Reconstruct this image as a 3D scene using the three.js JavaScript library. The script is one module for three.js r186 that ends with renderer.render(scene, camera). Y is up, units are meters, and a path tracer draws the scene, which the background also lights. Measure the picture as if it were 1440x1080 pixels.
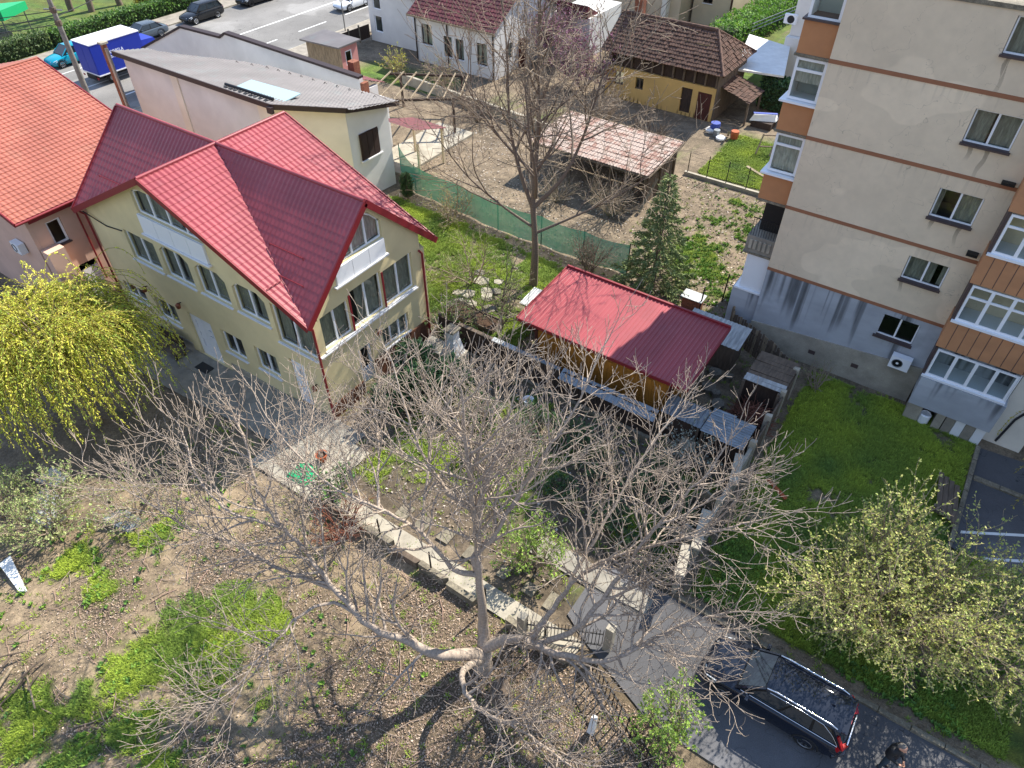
import * as THREE from 'three';

// ---------- camera, sky, sun, exposure ----------
const scene = new THREE.Scene();
const D2R = Math.PI / 180;
const camera = new THREE.PerspectiveCamera(56.74, 4 / 3, 0.1, 700);
camera.position.set(0, 23.5, 0);
camera.rotation.order = 'YXZ';
camera.rotation.set(-43.6 * D2R, 34.6 * D2R, 0);
scene.add(camera);

const renderer = new THREE.WebGLRenderer({ antialias: true });
renderer.toneMapping = THREE.LinearToneMapping;
renderer.toneMappingExposure = 2.02;
renderer.shadowMap.enabled = true;

const SUN_EL = 46 * D2R;
const sunDir = new THREE.Vector3(0.2 * Math.cos(SUN_EL), Math.sin(SUN_EL), -0.98 * Math.cos(SUN_EL)).normalize();
{
  const W = 128, Hh = 64, d = new Float32Array(W * Hh * 4);
  for (let j = 0; j < Hh; j++) for (let i = 0; i < W; i++) {
    const el = ((j + 0.5) / Hh - 0.5) * Math.PI, s = Math.sin(el);
    const t = Math.pow(Math.max(s, 0), 0.55);
    let r = 0.86 + (0.27 - 0.86) * t, g = 0.94 + (0.46 - 0.94) * t, b = 1.05 + (0.88 - 1.05) * t;
    if (s < 0) { r = 0.25; g = 0.24; b = 0.2; }
    const k = (j * W + i) * 4; d[k] = r * 0.6; d[k + 1] = g * 0.6; d[k + 2] = b * 0.6; d[k + 3] = 1;
  }
  const t = new THREE.DataTexture(d, W, Hh, THREE.RGBAFormat, THREE.FloatType);
  t.mapping = THREE.EquirectangularReflectionMapping; t.magFilter = THREE.LinearFilter; t.minFilter = THREE.LinearFilter; t.needsUpdate = true;
  scene.background = t; scene.environment = t;
}
const sun = new THREE.DirectionalLight(new THREE.Color(1.0, 0.94, 0.84), 5.0);
sun.position.copy(sunDir).multiplyScalar(120).add(new THREE.Vector3(-20, 0, -25));
sun.target.position.set(-20, 0, -25);
sun.castShadow = true; sun.shadow.mapSize.set(4096, 4096);
Object.assign(sun.shadow.camera, { left: -70, right: 70, top: 70, bottom: -70, near: 1, far: 300 });
scene.add(sun, sun.target);

// ---------- random, noise ----------
function rng(seed) { let a = seed >>> 0; return () => { a |= 0; a = a + 0x6D2B79F5 | 0; let t = Math.imul(a ^ a >>> 15, 1 | a); t = t + Math.imul(t ^ t >>> 7, 61 | t) ^ t; return ((t ^ t >>> 14) >>> 0) / 4294967296; }; }
function h2(x, y, s = 0) { let n = Math.imul(x | 0, 374761393) + Math.imul(y | 0, 668265263) + Math.imul(s | 0, 1442695041); n = Math.imul(n ^ n >>> 13, 1274126177); return ((n ^ n >>> 16) >>> 0) / 4294967296; }
const wrap = (a, p) => p ? ((a % p) + p) % p : a;
function vn(x, y, p = 0, s = 0) {
  const xi = Math.floor(x), yi = Math.floor(y); let fx = x - xi, fy = y - yi; fx = fx * fx * (3 - 2 * fx); fy = fy * fy * (3 - 2 * fy);
  const a = h2(wrap(xi, p), wrap(yi, p), s), b = h2(wrap(xi + 1, p), wrap(yi, p), s), c = h2(wrap(xi, p), wrap(yi + 1, p), s), d = h2(wrap(xi + 1, p), wrap(yi + 1, p), s);
  return a + (b - a) * fx + (c - a) * fy + (a - b - c + d) * fx * fy;
}
function fbm(x, y, o = 4, p = 0, s = 0) { let v = 0, a = 0.5, n = 0; for (let i = 0; i < o; i++) { v += a * vn(x, y, p, s + i); n += a; x *= 2; y *= 2; p *= 2; a *= 0.55; } return v / n; }
const sm = (a, b, x) => { const t = Math.min(1, Math.max(0, (x - a) / (b - a))); return t * t * (3 - 2 * t); };
const lerp = (a, b, t) => a + (b - a) * t;
const V = (x, y, z) => new THREE.Vector3(x, y, z);

// ---------- textures and materials ----------
function tex(n, fn, srgb = true) {
  const d = new Uint8Array(n * n * 4);
  for (let j = 0; j < n; j++) for (let i = 0; i < n; i++) { const c = fn(i / n, j / n), k = (j * n + i) * 4; for (let q = 0; q < 3; q++) d[k + q] = Math.max(0, Math.min(255, c[q] * 255)); d[k + 3] = 255; }
  const t = new THREE.DataTexture(d, n, n); t.wrapS = t.wrapT = THREE.RepeatWrapping; t.magFilter = THREE.LinearFilter; t.minFilter = THREE.LinearMipmapLinearFilter; t.generateMipmaps = true;
  if (srgb) t.colorSpace = THREE.SRGBColorSpace; t.needsUpdate = true; return t;
}
const gray = f => (u, v) => { const g = f(u, v); return [g, g, g]; };
const per = (t, m, my) => { const c = t.clone(); c.repeat.set(1 / m, 1 / (my || m)); c.needsUpdate = true; return c; };
const T = {
  mottle: tex(256, gray((u, v) => 0.88 + 0.12 * fbm(u * 5, v * 5, 6, 5, 3))),
  grain: tex(256, gray((u, v) => 0.45 + 0.55 * fbm(u * 40, v * 40, 3, 40, 8)), false),
  speck: tex(512, (u, v) => { const a = fbm(u * 8, v * 8, 5, 8, 21), b = h2(u * 512, v * 512, 5); const g = 0.70 + 0.26 * a + 0.2 * (b - 0.5); return [g, g * 0.99, g * 0.97]; }),
  dirt: tex(512, (u, v) => { const a = fbm(u * 6, v * 6, 6, 6, 31), b = fbm(u * 40, v * 40, 3, 40, 35), c = h2(u * 256, v * 256, 9); const g = 0.56 + 0.4 * a + 0.3 * (b - 0.5) + 0.24 * (c - 0.5); return [g * 1.02, g, g * 0.95]; }),
  wood: tex(256, (u, v) => { const g = 0.62 + 0.38 * fbm(u * 30, v * 3, 4, 30 | 0, 41); return [g, g * 0.97, g * 0.93]; }),
  weather: tex(256, (u, v) => { const g = 0.62 + 0.38 * fbm(u * 24, v * 4, 5, 24, 47); return [g, g, g * 1.0]; }),
  bark: tex(256, (u, v) => { const g = 0.7 + 0.3 * fbm(u * 10, v * 26, 4, 10, 51); return [g, g * 0.98, g * 0.95]; }),
  streak: tex(512, (u, v) => { const a = fbm(u * 34, v * 2, 4, 2, 61), b = fbm(u * 6, v * 6, 5, 6, 65); let g = 0.86 + 0.14 * b; const q = sm(0.56, 0.72, a) * sm(0.35, 0.6, fbm(u * 5, v * 3, 3, 0, 67)); g *= 1 - 0.42 * q; return [g, g, g * 1.01]; }),
  rust: tex(512, (u, v) => { const a = fbm(u * 9, v * 9, 5, 9, 71), b = fbm(u * 50, v * 14, 3, 0, 75); const q = sm(0.47, 0.6, a * 0.7 + b * 0.3); return [lerp(0.84, 0.70, q), lerp(0.81, 0.56, q), lerp(0.79, 0.51, q)]; }),
  tile: tex(512, (u, v) => { const i = Math.floor(u * 24), j = Math.floor(v * 24); const a = h2(i, j, 3), b = fbm(u * 10, v * 10, 4, 10, 81); const g = 0.72 + 0.24 * a + 0.24 * (b - 0.5); return [g, g * 0.96, g * 0.92]; }),
};
const M = {};
function mat(name, hex, o = {}) {
  const m = new THREE.MeshStandardMaterial({ color: new THREE.Color(hex), roughness: o.rough ?? 0.85, metalness: o.metal ?? 0, side: THREE.DoubleSide });
  if (o.map) m.map = per(T[o.map], o.per || 3, o.pery);
  if (o.bump) { m.bumpMap = per(T.grain, o.bper || 0.8); m.bumpScale = o.bump; }
  m.name = name; M[name] = m; return m;
}
T.asph = tex(1024, (u, v) => { const a = fbm(u * 4, v * 4, 5, 4, 181), b = h2(u * 1024, v * 1024, 5), c = Math.abs(fbm(u * 5 + 0.3 * fbm(u * 9, v * 9, 3, 9, 185), v * 5, 4, 5, 183) - 0.5); let g = 0.66 + 0.3 * a + 0.22 * (b - 0.5); const d = sm(0.52, 0.6, fbm(u * 3, v * 3, 3, 3, 187)); g *= 1 + 0.14 * d; if (c < 0.0025) g *= 0.72; return [g, g * 0.995, g * 0.985]; });
T.roofwear = tex(1024, (u, v) => { const a = fbm(u * 6, v * 6, 6, 6, 191), s = fbm(u * 70, v * 5, 3, 0, 193), p = h2(Math.floor(u * 8), Math.floor(v * 3), 195), q = sm(0.6, 0.75, fbm(u * 12, v * 9, 4, 0, 197)); let g = 0.80 + 0.16 * a + 0.06 * (s - 0.5) + 0.05 * (p - 0.5); return [g, g * (0.98 + 0.05 * q), g * (0.98 + 0.05 * q)]; });
mat('yellowWall', '#e4d3a2', { map: 'mottle', per: 5, bump: 0.004 });
T.facade = tex(1024, (u, v) => { // render of the block: patchy paint, drips below sills and bands (u wraps at x = 0, v at y = 13)
  const x = u > 0.571 ? u * 14 - 14 : u * 14, y = v < 0.27 ? v * 13 + 13 : v * 13; let g = 0.87 + 0.1 * fbm(x * 0.5 + 9, y * 0.5, 5, 0, 141) + 0.05 * (fbm(x * 4, y * 4, 3, 0, 143) - 0.5);
  const dr = fbm(x * 9, y * 0.5, 3, 0, 145);
  for (const [s, xa, l] of [[15.0, -0.35, 1.5], [15.0, 0.5, 0.7], [11.9, 0.25, 1.3], [11.9, -0.3, 0.6], [8.82, 0.6, 0.9], [8.82, -0.4, 0.5], [5.86, -0.5, 0.6]]) { const t = (s - y) / l, w = 0.05 + 0.04 * fbm(y * 3, xa, 2, 0, 147); if (t > 0 && t < 1 && Math.abs(x - xa - 0.05 * Math.sin(y * 5)) < w) g *= 1 - 0.3 * (1 - t) * sm(0.3, 0.6, fbm(x * 20, y * 2, 2, 0, 149) + 0.2); }
  for (const b of [7.52, 10.68, 13.7]) { const t = (b - y) / 0.8; if (t > 0 && t < 1 && dr > 0.6) g *= 1 - 0.06 * (1 - t) * sm(0.6, 0.75, dr); }
  const pt = sm(0.6, 0.63, fbm(x * 0.35 + 3, y * 0.45 + 2, 3, 0, 153)); g *= 1 + 0.05 * pt; if (Math.abs(fbm(x * 0.8, y * 0.8, 4, 0, 155) - 0.5) < 0.0015) g *= 0.86; return [g, g * 0.995, g * 0.985]; });
T.greyStain = tex(1024, (u, v) => { const y = v * 5; let g = 0.84 + 0.16 * fbm(u * 9, v * 9, 5, 9, 161); const c = fbm(u * 44, 3.3, 3, 44, 163), c2 = fbm(u * 9, 1.2, 2, 9, 165), end = 4.3 - 2.9 * fbm(u * 26, 7.7, 2, 26, 167); const s = sm(0.5, 0.74, c * 0.6 + c2 * 0.45) * sm(end - 0.9, end + 0.5, y) * (0.6 + 0.4 * fbm(u * 60, v * 5, 3, 60, 169)); g *= 1 - 0.55 * s; const p = sm(0.55, 0.7, fbm(u * 5, v * 4, 4, 5, 171)); g *= 1 + 0.08 * p; return [g, g, g * 1.005]; });
const blockWall = mat('blockWall', '#e6d5ba', { bump: 0.004 }); blockWall.map = T.facade.clone(); blockWall.map.repeat.set(1 / 14, 1 / 13); blockWall.map.needsUpdate = true;
mat('blockGrey', '#aeb3b8', { map: 'greyStain', per: 9, pery: 5, bump: 0.004 });
mat('plinth', '#b8b2a4', { map: 'speck', per: 4, bump: 0.01 });
mat('band', '#9d6a4c', { map: 'mottle', per: 3 });
mat('balcony', '#bd8458', { map: 'mottle', per: 3, rough: 0.7 });
mat('balconyWorn', '#c08a60', { map: 'streak', per: 5, pery: 3, rough: 0.7 });
mat('whiteWall', '#e3e1dc', { map: 'mottle', per: 6, bump: 0.003 });
mat('creamWall', '#ece5d4', { map: 'mottle', per: 5 });
mat('pinkWall', '#d9b5a0', { map: 'mottle', per: 5 });
mat('beigeWall', '#d6c2a2', { map: 'mottle', per: 6 });
mat('ochreWall', '#d6b06a', { map: 'streak', per: 6 });
mat('tanWall', '#b58f66', { map: 'mottle', per: 5 });
mat('brickPlinth', '#8a5a43', { map: 'dirt', per: 2 });
mat('redRoof', '#a84b50', { rough: 0.4, map: 'roofwear', per: 9 });
mat('redTrim', '#7d1f26', { rough: 0.5 });
mat('orangeRoof', '#b66d58', { rough: 0.5, map: 'roofwear', per: 9 });
mat('greyRoof', '#757271', { rough: 0.55, map: 'roofwear', per: 7 });
mat('darkFascia', '#2e2122', { rough: 0.6 });
mat('clayRoof', '#6c3038', { rough: 0.7, map: 'tile', per: 5 });
mat('oldClay', '#6b5348', { rough: 0.9, map: 'tile', per: 5 });
mat('rustSheet', '#b7a89e', { rough: 0.7, map: 'rust', per: 5 });
mat('zinc', '#98a0a5', { rough: 0.5, metal: 0.35, map: 'weather', per: 2 });
mat('zincWhite', '#c9ccca', { rough: 0.55, metal: 0.1, map: 'weather', per: 2 });
mat('whitePVC', '#e6e8ea', { rough: 0.35 });
mat('whiteMetal', '#dfe1e2', { rough: 0.5 });
mat('sill', '#dddcda', { rough: 0.6 });
mat('darkSill', '#4a3c3a', { rough: 0.6 });
mat('interior', '#9b958a', { rough: 0.95 });
mat('curtain', '#a9a493', { rough: 0.95, map: 'weather', per: 1 });
mat('curtainPale', '#cfcbbd', { rough: 0.95, map: 'weather', per: 1.2 });
mat('honeyWood', '#cb8c38', { rough: 0.55, map: 'wood', per: 2 });
mat('oldWood', '#7a6a5a', { rough: 0.95, map: 'weather', per: 1.5 });
mat('darkWood', '#4b3b31', { rough: 0.9, map: 'weather', per: 1.5 });
mat('brownDoor', '#5b2b20', { rough: 0.7, map: 'wood', per: 2 });
mat('brownShutter', '#3a2620', { rough: 0.7, map: 'wood', per: 1 });
mat('paleWood', '#a9977c', { rough: 0.9, map: 'weather', per: 1.5 });
mat('concrete', '#a29d92', { map: 'speck', per: 2.5, bump: 0.006 });
mat('concreteOld', '#9a9384', { map: 'dirt', per: 2.5, bump: 0.012 });
mat('paleConcrete', '#bdb6a6', { map: 'speck', per: 3, bump: 0.006 });
mat('asphalt', '#6a6a6d', { map: 'asph', per: 7, bump: 0.008, rough: 0.95 });
mat('road', '#94928f', { map: 'asph', per: 14, rough: 0.95 });
mat('paving', '#a8a196', { map: 'speck', per: 3 });
mat('whitePaint', '#e4e4e0', { rough: 0.8, map: 'mottle', per: 2 });
mat('steelPole', '#8d8b86', { map: 'speck', per: 2 });
mat('black', '#18191b', { rough: 0.6 });
mat('blackMetal', '#1f2022', { rough: 0.5, metal: 0.4 });
mat('rubber', '#1b1b1c', { rough: 0.9 });
mat('alloy', '#8d9094', { rough: 0.35, metal: 0.8 });
mat('chrome', '#d5d8dc', { rough: 0.15, metal: 1 });
mat('tailRed', '#9c0f16', { rough: 0.2 });
mat('lampClear', '#cfd6da', { rough: 0.15 });
mat('greenNet', '#4fa58c', { rough: 0.9 });
M.greenNet.transparent = true; M.greenNet.opacity = 0.8;
mat('greenPlastic', '#16a063', { rough: 0.5 });
mat('terracotta', '#a3532f', { rough: 0.8 });
mat('copper', '#8a5138', { rough: 0.5, metal: 0.3 });
mat('blueTarp', '#3a4f9e', { rough: 0.5 });
mat('blueBox', '#16309a', { rough: 0.45 });
mat('truckRoof', '#e8e8ea', { rough: 0.5 });
mat('stone', '#8c877e', { map: 'dirt', per: 1.2, bump: 0.02 });
mat('brick', '#a86a52', { map: 'dirt', per: 1.5 });
mat('pinkPaint', '#cf8f8a', { map: 'mottle', per: 3 });
mat('solar', '#a9c4c8', { rough: 0.15, metal: 0.2 });
mat('straw', '#8e7d6b', { map: 'dirt', per: 1.5, rough: 1 });
mat('soilDark', '#5b4433', { map: 'dirt', per: 2, rough: 1 });
mat('rope', '#26262a', { rough: 0.8 });
M.glass = new THREE.MeshPhysicalMaterial({ color: 0xe8f0ee, roughness: 0.03, transmission: 1, thickness: 0, ior: 1.5, side: THREE.DoubleSide }); M.glass.name = 'glass';
M.tint = new THREE.MeshPhysicalMaterial({ color: new THREE.Color(0.012, 0.02, 0.026), roughness: 0.03, ior: 1.7, side: THREE.DoubleSide }); M.tint.name = 'tint';
M.frost = new THREE.MeshPhysicalMaterial({ color: new THREE.Color('#8f9c98'), roughness: 0.25, side: THREE.DoubleSide }); M.frost.name = 'frost';
const carPaint = (hex, r = 0.25) => { const m = new THREE.MeshPhysicalMaterial({ color: new THREE.Color(hex), roughness: 0.6, metalness: 0, specularIntensity: 0.1, clearcoat: 1, clearcoatRoughness: 0.02, side: THREE.DoubleSide }); return m; };
function vmat(name, rough = 0.95, o = {}) { const m = new THREE.MeshStandardMaterial({ color: 0xffffff, vertexColors: true, roughness: rough, side: THREE.DoubleSide, ...o }); m.name = name; M[name] = m; return m; }

// ---------- geometry builder ----------
class G {
  constructor() { this.p = []; this.n = []; this.t = []; this.c = null; this.col = null; }
  color(c) { if (!this.c) { this.c = []; for (let i = 0; i < this.p.length / 3; i++) this.c.push(1, 1, 1); } this.col = c; return this; }
  vtx(p, n, u, v) { this.p.push(p.x, p.y, p.z); this.n.push(n.x, n.y, n.z); this.t.push(u, v); if (this.c) this.c.push(this.col[0], this.col[1], this.col[2]); }
  tri(a, b, c) {
    const n = V().crossVectors(V().subVectors(b, a), V().subVectors(c, a)).normalize();
    const ax = Math.abs(n.x), ay = Math.abs(n.y), az = Math.abs(n.z);
    const f = q => ay >= ax && ay >= az ? [q.x, q.z] : ax >= az ? [q.z, q.y] : [q.x, q.y];
    for (const q of [a, b, c]) { const w = f(q); this.vtx(q, n, w[0], w[1]); }
    return this;
  }
  quad(a, b, c, d) { this.tri(a, b, c); this.tri(a, c, d); return this; }
  hexa(v) { // 8 corners: bottom 0-3 (ccw from above), top 4-7
    this.quad(v[3], v[2], v[1], v[0]).quad(v[4], v[5], v[6], v[7]);
    for (let i = 0; i < 4; i++) { const j = (i + 1) % 4; this.quad(v[i], v[j], v[j + 4], v[i + 4]); }
    return this;
  }
  box(x0, y0, z0, x1, y1, z1) { return this.hexa([V(x0, y0, z1), V(x1, y0, z1), V(x1, y0, z0), V(x0, y0, z0), V(x0, y1, z1), V(x1, y1, z1), V(x1, y1, z0), V(x0, y1, z0)]); }
  fbox(F, u0, u1, y0, y1, d0, d1) { const P = (u, y, d) => F.at(u, y, d); return this.hexa([P(u0, y0, d1), P(u1, y0, d1), P(u1, y0, d0), P(u0, y0, d0), P(u0, y1, d1), P(u1, y1, d1), P(u1, y1, d0), P(u0, y1, d0)]); }
  bar(a, b, w, h, up = V(0, 1, 0)) {
    const d = V().subVectors(b, a).normalize(); let s = V().crossVectors(d, up); if (s.lengthSq() < 1e-4) s = V(1, 0, 0); s.normalize().multiplyScalar(w / 2); const t = V().crossVectors(s, d).normalize().multiplyScalar(h / 2);
    const k = (o, i, j) => o.clone().addScaledVector(s, i).addScaledVector(t, j);
    return this.hexa([k(a, -1, -1), k(a, 1, -1), k(b, 1, -1), k(b, -1, -1), k(a, -1, 1), k(a, 1, 1), k(b, 1, 1), k(b, -1, 1)]);
  }
  prism(pts, y0, y1) { // pts [x,z]; y1 number or fn(x,z)
    const f = typeof y1 === 'function' ? y1 : () => y1, g = typeof y0 === 'function' ? y0 : () => y0;
    const tr = THREE.ShapeUtils.triangulateShape(pts.map(q => new THREE.Vector2(q[0], q[1])), []);
    const A = pts.map(q => V(q[0], g(q[0], q[1]), q[1])), B = pts.map(q => V(q[0], f(q[0], q[1]), q[1]));
    for (const [a, b, c] of tr) { const up = (pts[b][0] - pts[a][0]) * (pts[c][1] - pts[a][1]) - (pts[b][1] - pts[a][1]) * (pts[c][0] - pts[a][0]) < 0; if (up) { this.tri(B[a], B[b], B[c]); this.tri(A[c], A[b], A[a]); } else { this.tri(B[c], B[b], B[a]); this.tri(A[a], A[b], A[c]); } }
    for (let i = 0; i < pts.length; i++) { const j = (i + 1) % pts.length; this.quad(A[i], A[j], B[j], B[i]); }
    return this;
  }
  tube(pts, rad, sides = 6, cap = true) {
    const n = pts.length; let ref = Math.abs(V().subVectors(pts[n - 1], pts[0]).normalize().y) > 0.9 ? V(1, 0, 0) : V(0, 1, 0); const rings = []; let L = 0;
    for (let i = 0; i < n; i++) {
      const d = V().subVectors(pts[Math.min(n - 1, i + 1)], pts[Math.max(0, i - 1)]).normalize();
      const s = V().crossVectors(d, ref).normalize(), t = V().crossVectors(s, d).normalize(); ref = t; if (i) L += pts[i].distanceTo(pts[i - 1]);
      const r = typeof rad === 'number' ? rad : rad[i], ring = [];
      for (let k = 0; k <= sides; k++) { const a = k / sides * 2 * Math.PI, N = s.clone().multiplyScalar(Math.cos(a)).addScaledVector(t, Math.sin(a)); ring.push([pts[i].clone().addScaledVector(N, r), N, k / sides * Math.max(0.2, r * 6), L]); }
      rings.push(ring);
    }
    for (let i = 0; i < n - 1; i++) for (let k = 0; k < sides; k++) {
      const a = rings[i][k], b = rings[i][k + 1], c = rings[i + 1][k + 1], d = rings[i + 1][k];
      for (const q of [a, c, b, a, d, c]) this.vtx(q[0], q[1], q[2], q[3]);
    }
    if (cap) for (const [ri, sg] of [[0, -1], [n - 1, 1]]) { const c = pts[ri], R = rings[ri]; for (let k = 0; k < sides; k++) sg > 0 ? this.tri(c, R[k + 1][0], R[k][0]) : this.tri(c, R[k][0], R[k + 1][0]); }
    return this;
  }
  cyl(a, b, r, s = 8) { return this.tube([a, b], r, s); }
  lathe(c, prof, s = 12) { // prof [r,y]
    for (let i = 0; i < prof.length - 1; i++) for (let k = 0; k < s; k++) { const f = (q, a) => V(c.x + q[0] * Math.cos(a), c.y + q[1], c.z + q[0] * Math.sin(a)); const a0 = k / s * 6.28319, a1 = (k + 1) / s * 6.28319; const A = f(prof[i], a0), B = f(prof[i], a1), C = f(prof[i + 1], a1), E = f(prof[i + 1], a0); if (prof[i][0] > 1e-5) this.tri(A, C, B); if (prof[i + 1][0] > 1e-5) this.tri(A, E, C); }
    return this;
  }
  add(geo, m) { const g = geo.index ? geo.toNonIndexed() : geo; if (m) g.applyMatrix4(m); const P = g.attributes.position, N = g.attributes.normal, U = g.attributes.uv; for (let i = 0; i < P.count; i++) this.vtx(V().fromBufferAttribute(P, i), V().fromBufferAttribute(N, i), U ? U.getX(i) : 0, U ? U.getY(i) : 0); return this; }
  geo() {
    const g = new THREE.BufferGeometry(); g.setAttribute('position', new THREE.Float32BufferAttribute(this.p, 3)); g.setAttribute('normal', new THREE.Float32BufferAttribute(this.n, 3)); g.setAttribute('uv', new THREE.Float32BufferAttribute(this.t, 2));
    if (this.c) g.setAttribute('color', new THREE.Float32BufferAttribute(this.c, 3)); return g;
  }
}
// wall frame: u along the wall, y up, d outward
function frame(axis, off) {
  if (axis === '+z') return { at: (u, y, d) => V(u, y, off + d), U: V(1, 0, 0), N: V(0, 0, 1) };
  if (axis === '+x') return { at: (u, y, d) => V(off + d, y, -u), U: V(0, 0, -1), N: V(1, 0, 0) };
  if (axis === '-x') return { at: (u, y, d) => V(off - d, y, u), U: V(0, 0, 1), N: V(-1, 0, 0) };
  return { at: (u, y, d) => V(-u, y, off - d), U: V(-1, 0, 0), N: V(0, 0, -1) };
}
function wallGeo(F, outline, holes, thick) {
  const s = new THREE.Shape(outline.map(q => new THREE.Vector2(q[0], q[1])));
  for (const h of holes) { const pts = h.length === 4 && typeof h[0] === 'number' ? [[h[0], h[1]], [h[2], h[1]], [h[2], h[3]], [h[0], h[3]]] : h; s.holes.push(new THREE.Path(pts.map(q => new THREE.Vector2(q[0], q[1])).reverse())); }
  const g = new THREE.ExtrudeGeometry(s, { depth: thick, bevelEnabled: false });
  const o = F.at(0, 0, -thick), m = new THREE.Matrix4().makeBasis(F.U, V(0, 1, 0), F.N); m.setPosition(o); g.applyMatrix4(m); return g;
}
// wavy / stepped sheet: plane O + u*U + v*W (W up the slope), N outward
function sheet(g, O, U, W, N, u0, u1, vr, o) {
  const wave = o.wave || 0.2, amp = o.amp ?? 0.02, row = o.row || 0, st = o.step ?? 0.025, sub = o.sub || 5, du = wave / sub;
  const prof = o.trap ? (x => { const t = ((x / wave) % 1 + 1) % 1; return t < 0.28 ? 1 : t < 0.38 ? 1 - (t - 0.28) * 10 : t < 0.9 ? 0 : (t - 0.9) * 10; }) : (x => 0.5 + 0.5 * Math.cos(x / wave * 2 * Math.PI));
  const nor = o.trap ? null : (x => -Math.sin(x / wave * 2 * Math.PI) * Math.PI / wave * amp);
  const jit = o.jit || 0;
  const n = Math.max(1, Math.ceil((u1 - u0) / du)); const cols = [];
  for (let i = 0; i <= n; i++) { const u = u0 + (u1 - u0) * i / n; const [a, b] = vr(u); cols.push([u, a, b]); }
  const flip = V().crossVectors(U, W).dot(N) < 0; const ord = a => flip ? [a[0], a[2], a[1], a[3], a[5], a[4]] : a;
  const P = (u, v, h) => O.clone().addScaledVector(U, u).addScaledVector(W, v).addScaledVector(N, h);
  const nv = (u) => { if (!nor) return null; return N.clone().addScaledVector(U, -nor(u)).normalize(); };
  for (let i = 0; i < n; i++) {
    const [ua, a0, a1] = cols[i], [ub, b0, b1] = cols[i + 1]; const lo = Math.min(a0, b0), hi = Math.max(a1, b1); if (hi - lo < 0.01) continue;
    const ha = prof(ua) * amp, hb = prof(ub) * amp, na = nv(ua), nb = nv(ub);
    const rows = row ? Math.ceil(hi / row) : 1; const j0 = row ? Math.floor(lo / row) : 0;
    for (let j = j0; j < (row ? rows : 1); j++) {
      const v0 = row ? j * row : -1e9, v1 = row ? (j + 1) * row : 1e9, s0 = row ? st : 0;
      const qa = Math.max(a0, v0), qb = Math.min(a1, v1), ra = Math.max(b0, v0), rb = Math.min(b1, v1);
      if (qb <= qa && rb <= ra) continue;
      const A = Math.min(qa, qb), R = Math.min(ra, rb), jj = jit ? jit * (h2(Math.floor(ua / wave), j, 7) - 0.5) : 0;
      const hh = (v, base) => base + jj + (row ? s0 * (1 - (v - v0) / row) : 0);
      const p1 = P(ua, A, hh(A, ha)), p2 = P(ub, R, hh(R, hb)), p3 = P(ub, Math.max(rb, R), hh(rb, hb)), p4 = P(ua, Math.max(qb, A), hh(qb, ha));
      const push = (q, m, u, v) => g.vtx(q, m || N, u, v);
      if (nor) { for (const [q, m, u, v] of ord([[p1, na, ua, A], [p2, nb, ub, R], [p3, nb, ub, rb], [p1, na, ua, A], [p3, nb, ub, rb], [p4, na, ua, qb]])) push(q, m, u, v); }
      else { const m = V().crossVectors(V().subVectors(p2, p1), V().subVectors(p4, p1)).normalize(); if (m.dot(N) < 0) m.negate(); for (const [q, u, v] of ord([[p1, ua, A], [p2, ub, R], [p3, ub, rb], [p1, ua, A], [p3, ub, rb], [p4, ua, qb]])) push(q, m, u, v); }
      if (row && qa === v0 && ra === v0) { const e1 = P(ua, A, ha + jj - 0.004), e2 = P(ub, R, hb + jj - 0.004), m = W.clone().negate(); for (const [q, u] of ord([[e1, ua], [e2, ub], [p2, ub], [e1, ua], [p2, ub], [p1, ua]])) push(q, m, u, A); }
    }
  }
  return g;
}

// ---------- things ----------
const taken = {}, org = new WeakMap();
const numbered = n => { taken[n] = (taken[n] || 0) + 1; return taken[n] === 1 ? n : n + '_' + String(taken[n] - 1).padStart(3, '0'); };
function meta(o, label, category, group) { o.userData.label = label; o.userData.category = category; if (group) o.userData.group = group; return o; }
function thing(name, label, category, pos, group) { const o = new THREE.Group(); o.name = numbered(name); o.position.set(pos[0], pos[1], pos[2]); org.set(o, V(...pos)); scene.add(o); return meta(o, label, category, group); }
function part(parent, name, g, material, label) {
  const geo = g instanceof G ? g.geo() : g; const o = org.get(parent); geo.translate(-o.x, -o.y, -o.z);
  const m = new THREE.Mesh(geo, material); m.name = name; m.castShadow = m.receiveShadow = true; org.set(m, o); parent.add(m); if (label) m.userData.label = label; return m;
}
function stuffPart(parent, name, g, material) { const m = part(parent, name, g, material); m.userData.kind = 'stuff'; return m; }
function solo(name, label, category, g, material, pos, group) {
  const geo = g instanceof G ? g.geo() : g; geo.translate(-pos[0], -pos[1], -pos[2]); const m = new THREE.Mesh(geo, material); m.name = numbered(name); m.position.set(...pos); m.castShadow = m.receiveShadow = true; scene.add(m); org.set(m, V(...pos)); return meta(m, label, category, group);
}
function struct(name, g, material) { const m = new THREE.Mesh(g instanceof G ? g.geo() : g, material); m.name = numbered(name); m.castShadow = m.receiveShadow = true; m.userData.kind = 'structure'; org.set(m, V(0, 0, 0)); scene.add(m); return m; }
const poly = (g, pts, y) => { const tr = THREE.ShapeUtils.triangulateShape(pts.map(q => new THREE.Vector2(q[0], q[1])), []); const P = pts.map(q => V(q[0], typeof y === 'function' ? y(q[0], q[1]) : y, q[1])); for (const [a, b, c] of tr) { const n = V().crossVectors(V().subVectors(P[b], P[a]), V().subVectors(P[c], P[a])); n.y > 0 ? g.tri(P[a], P[b], P[c]) : g.tri(P[a], P[c], P[b]); } return g; };

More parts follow.
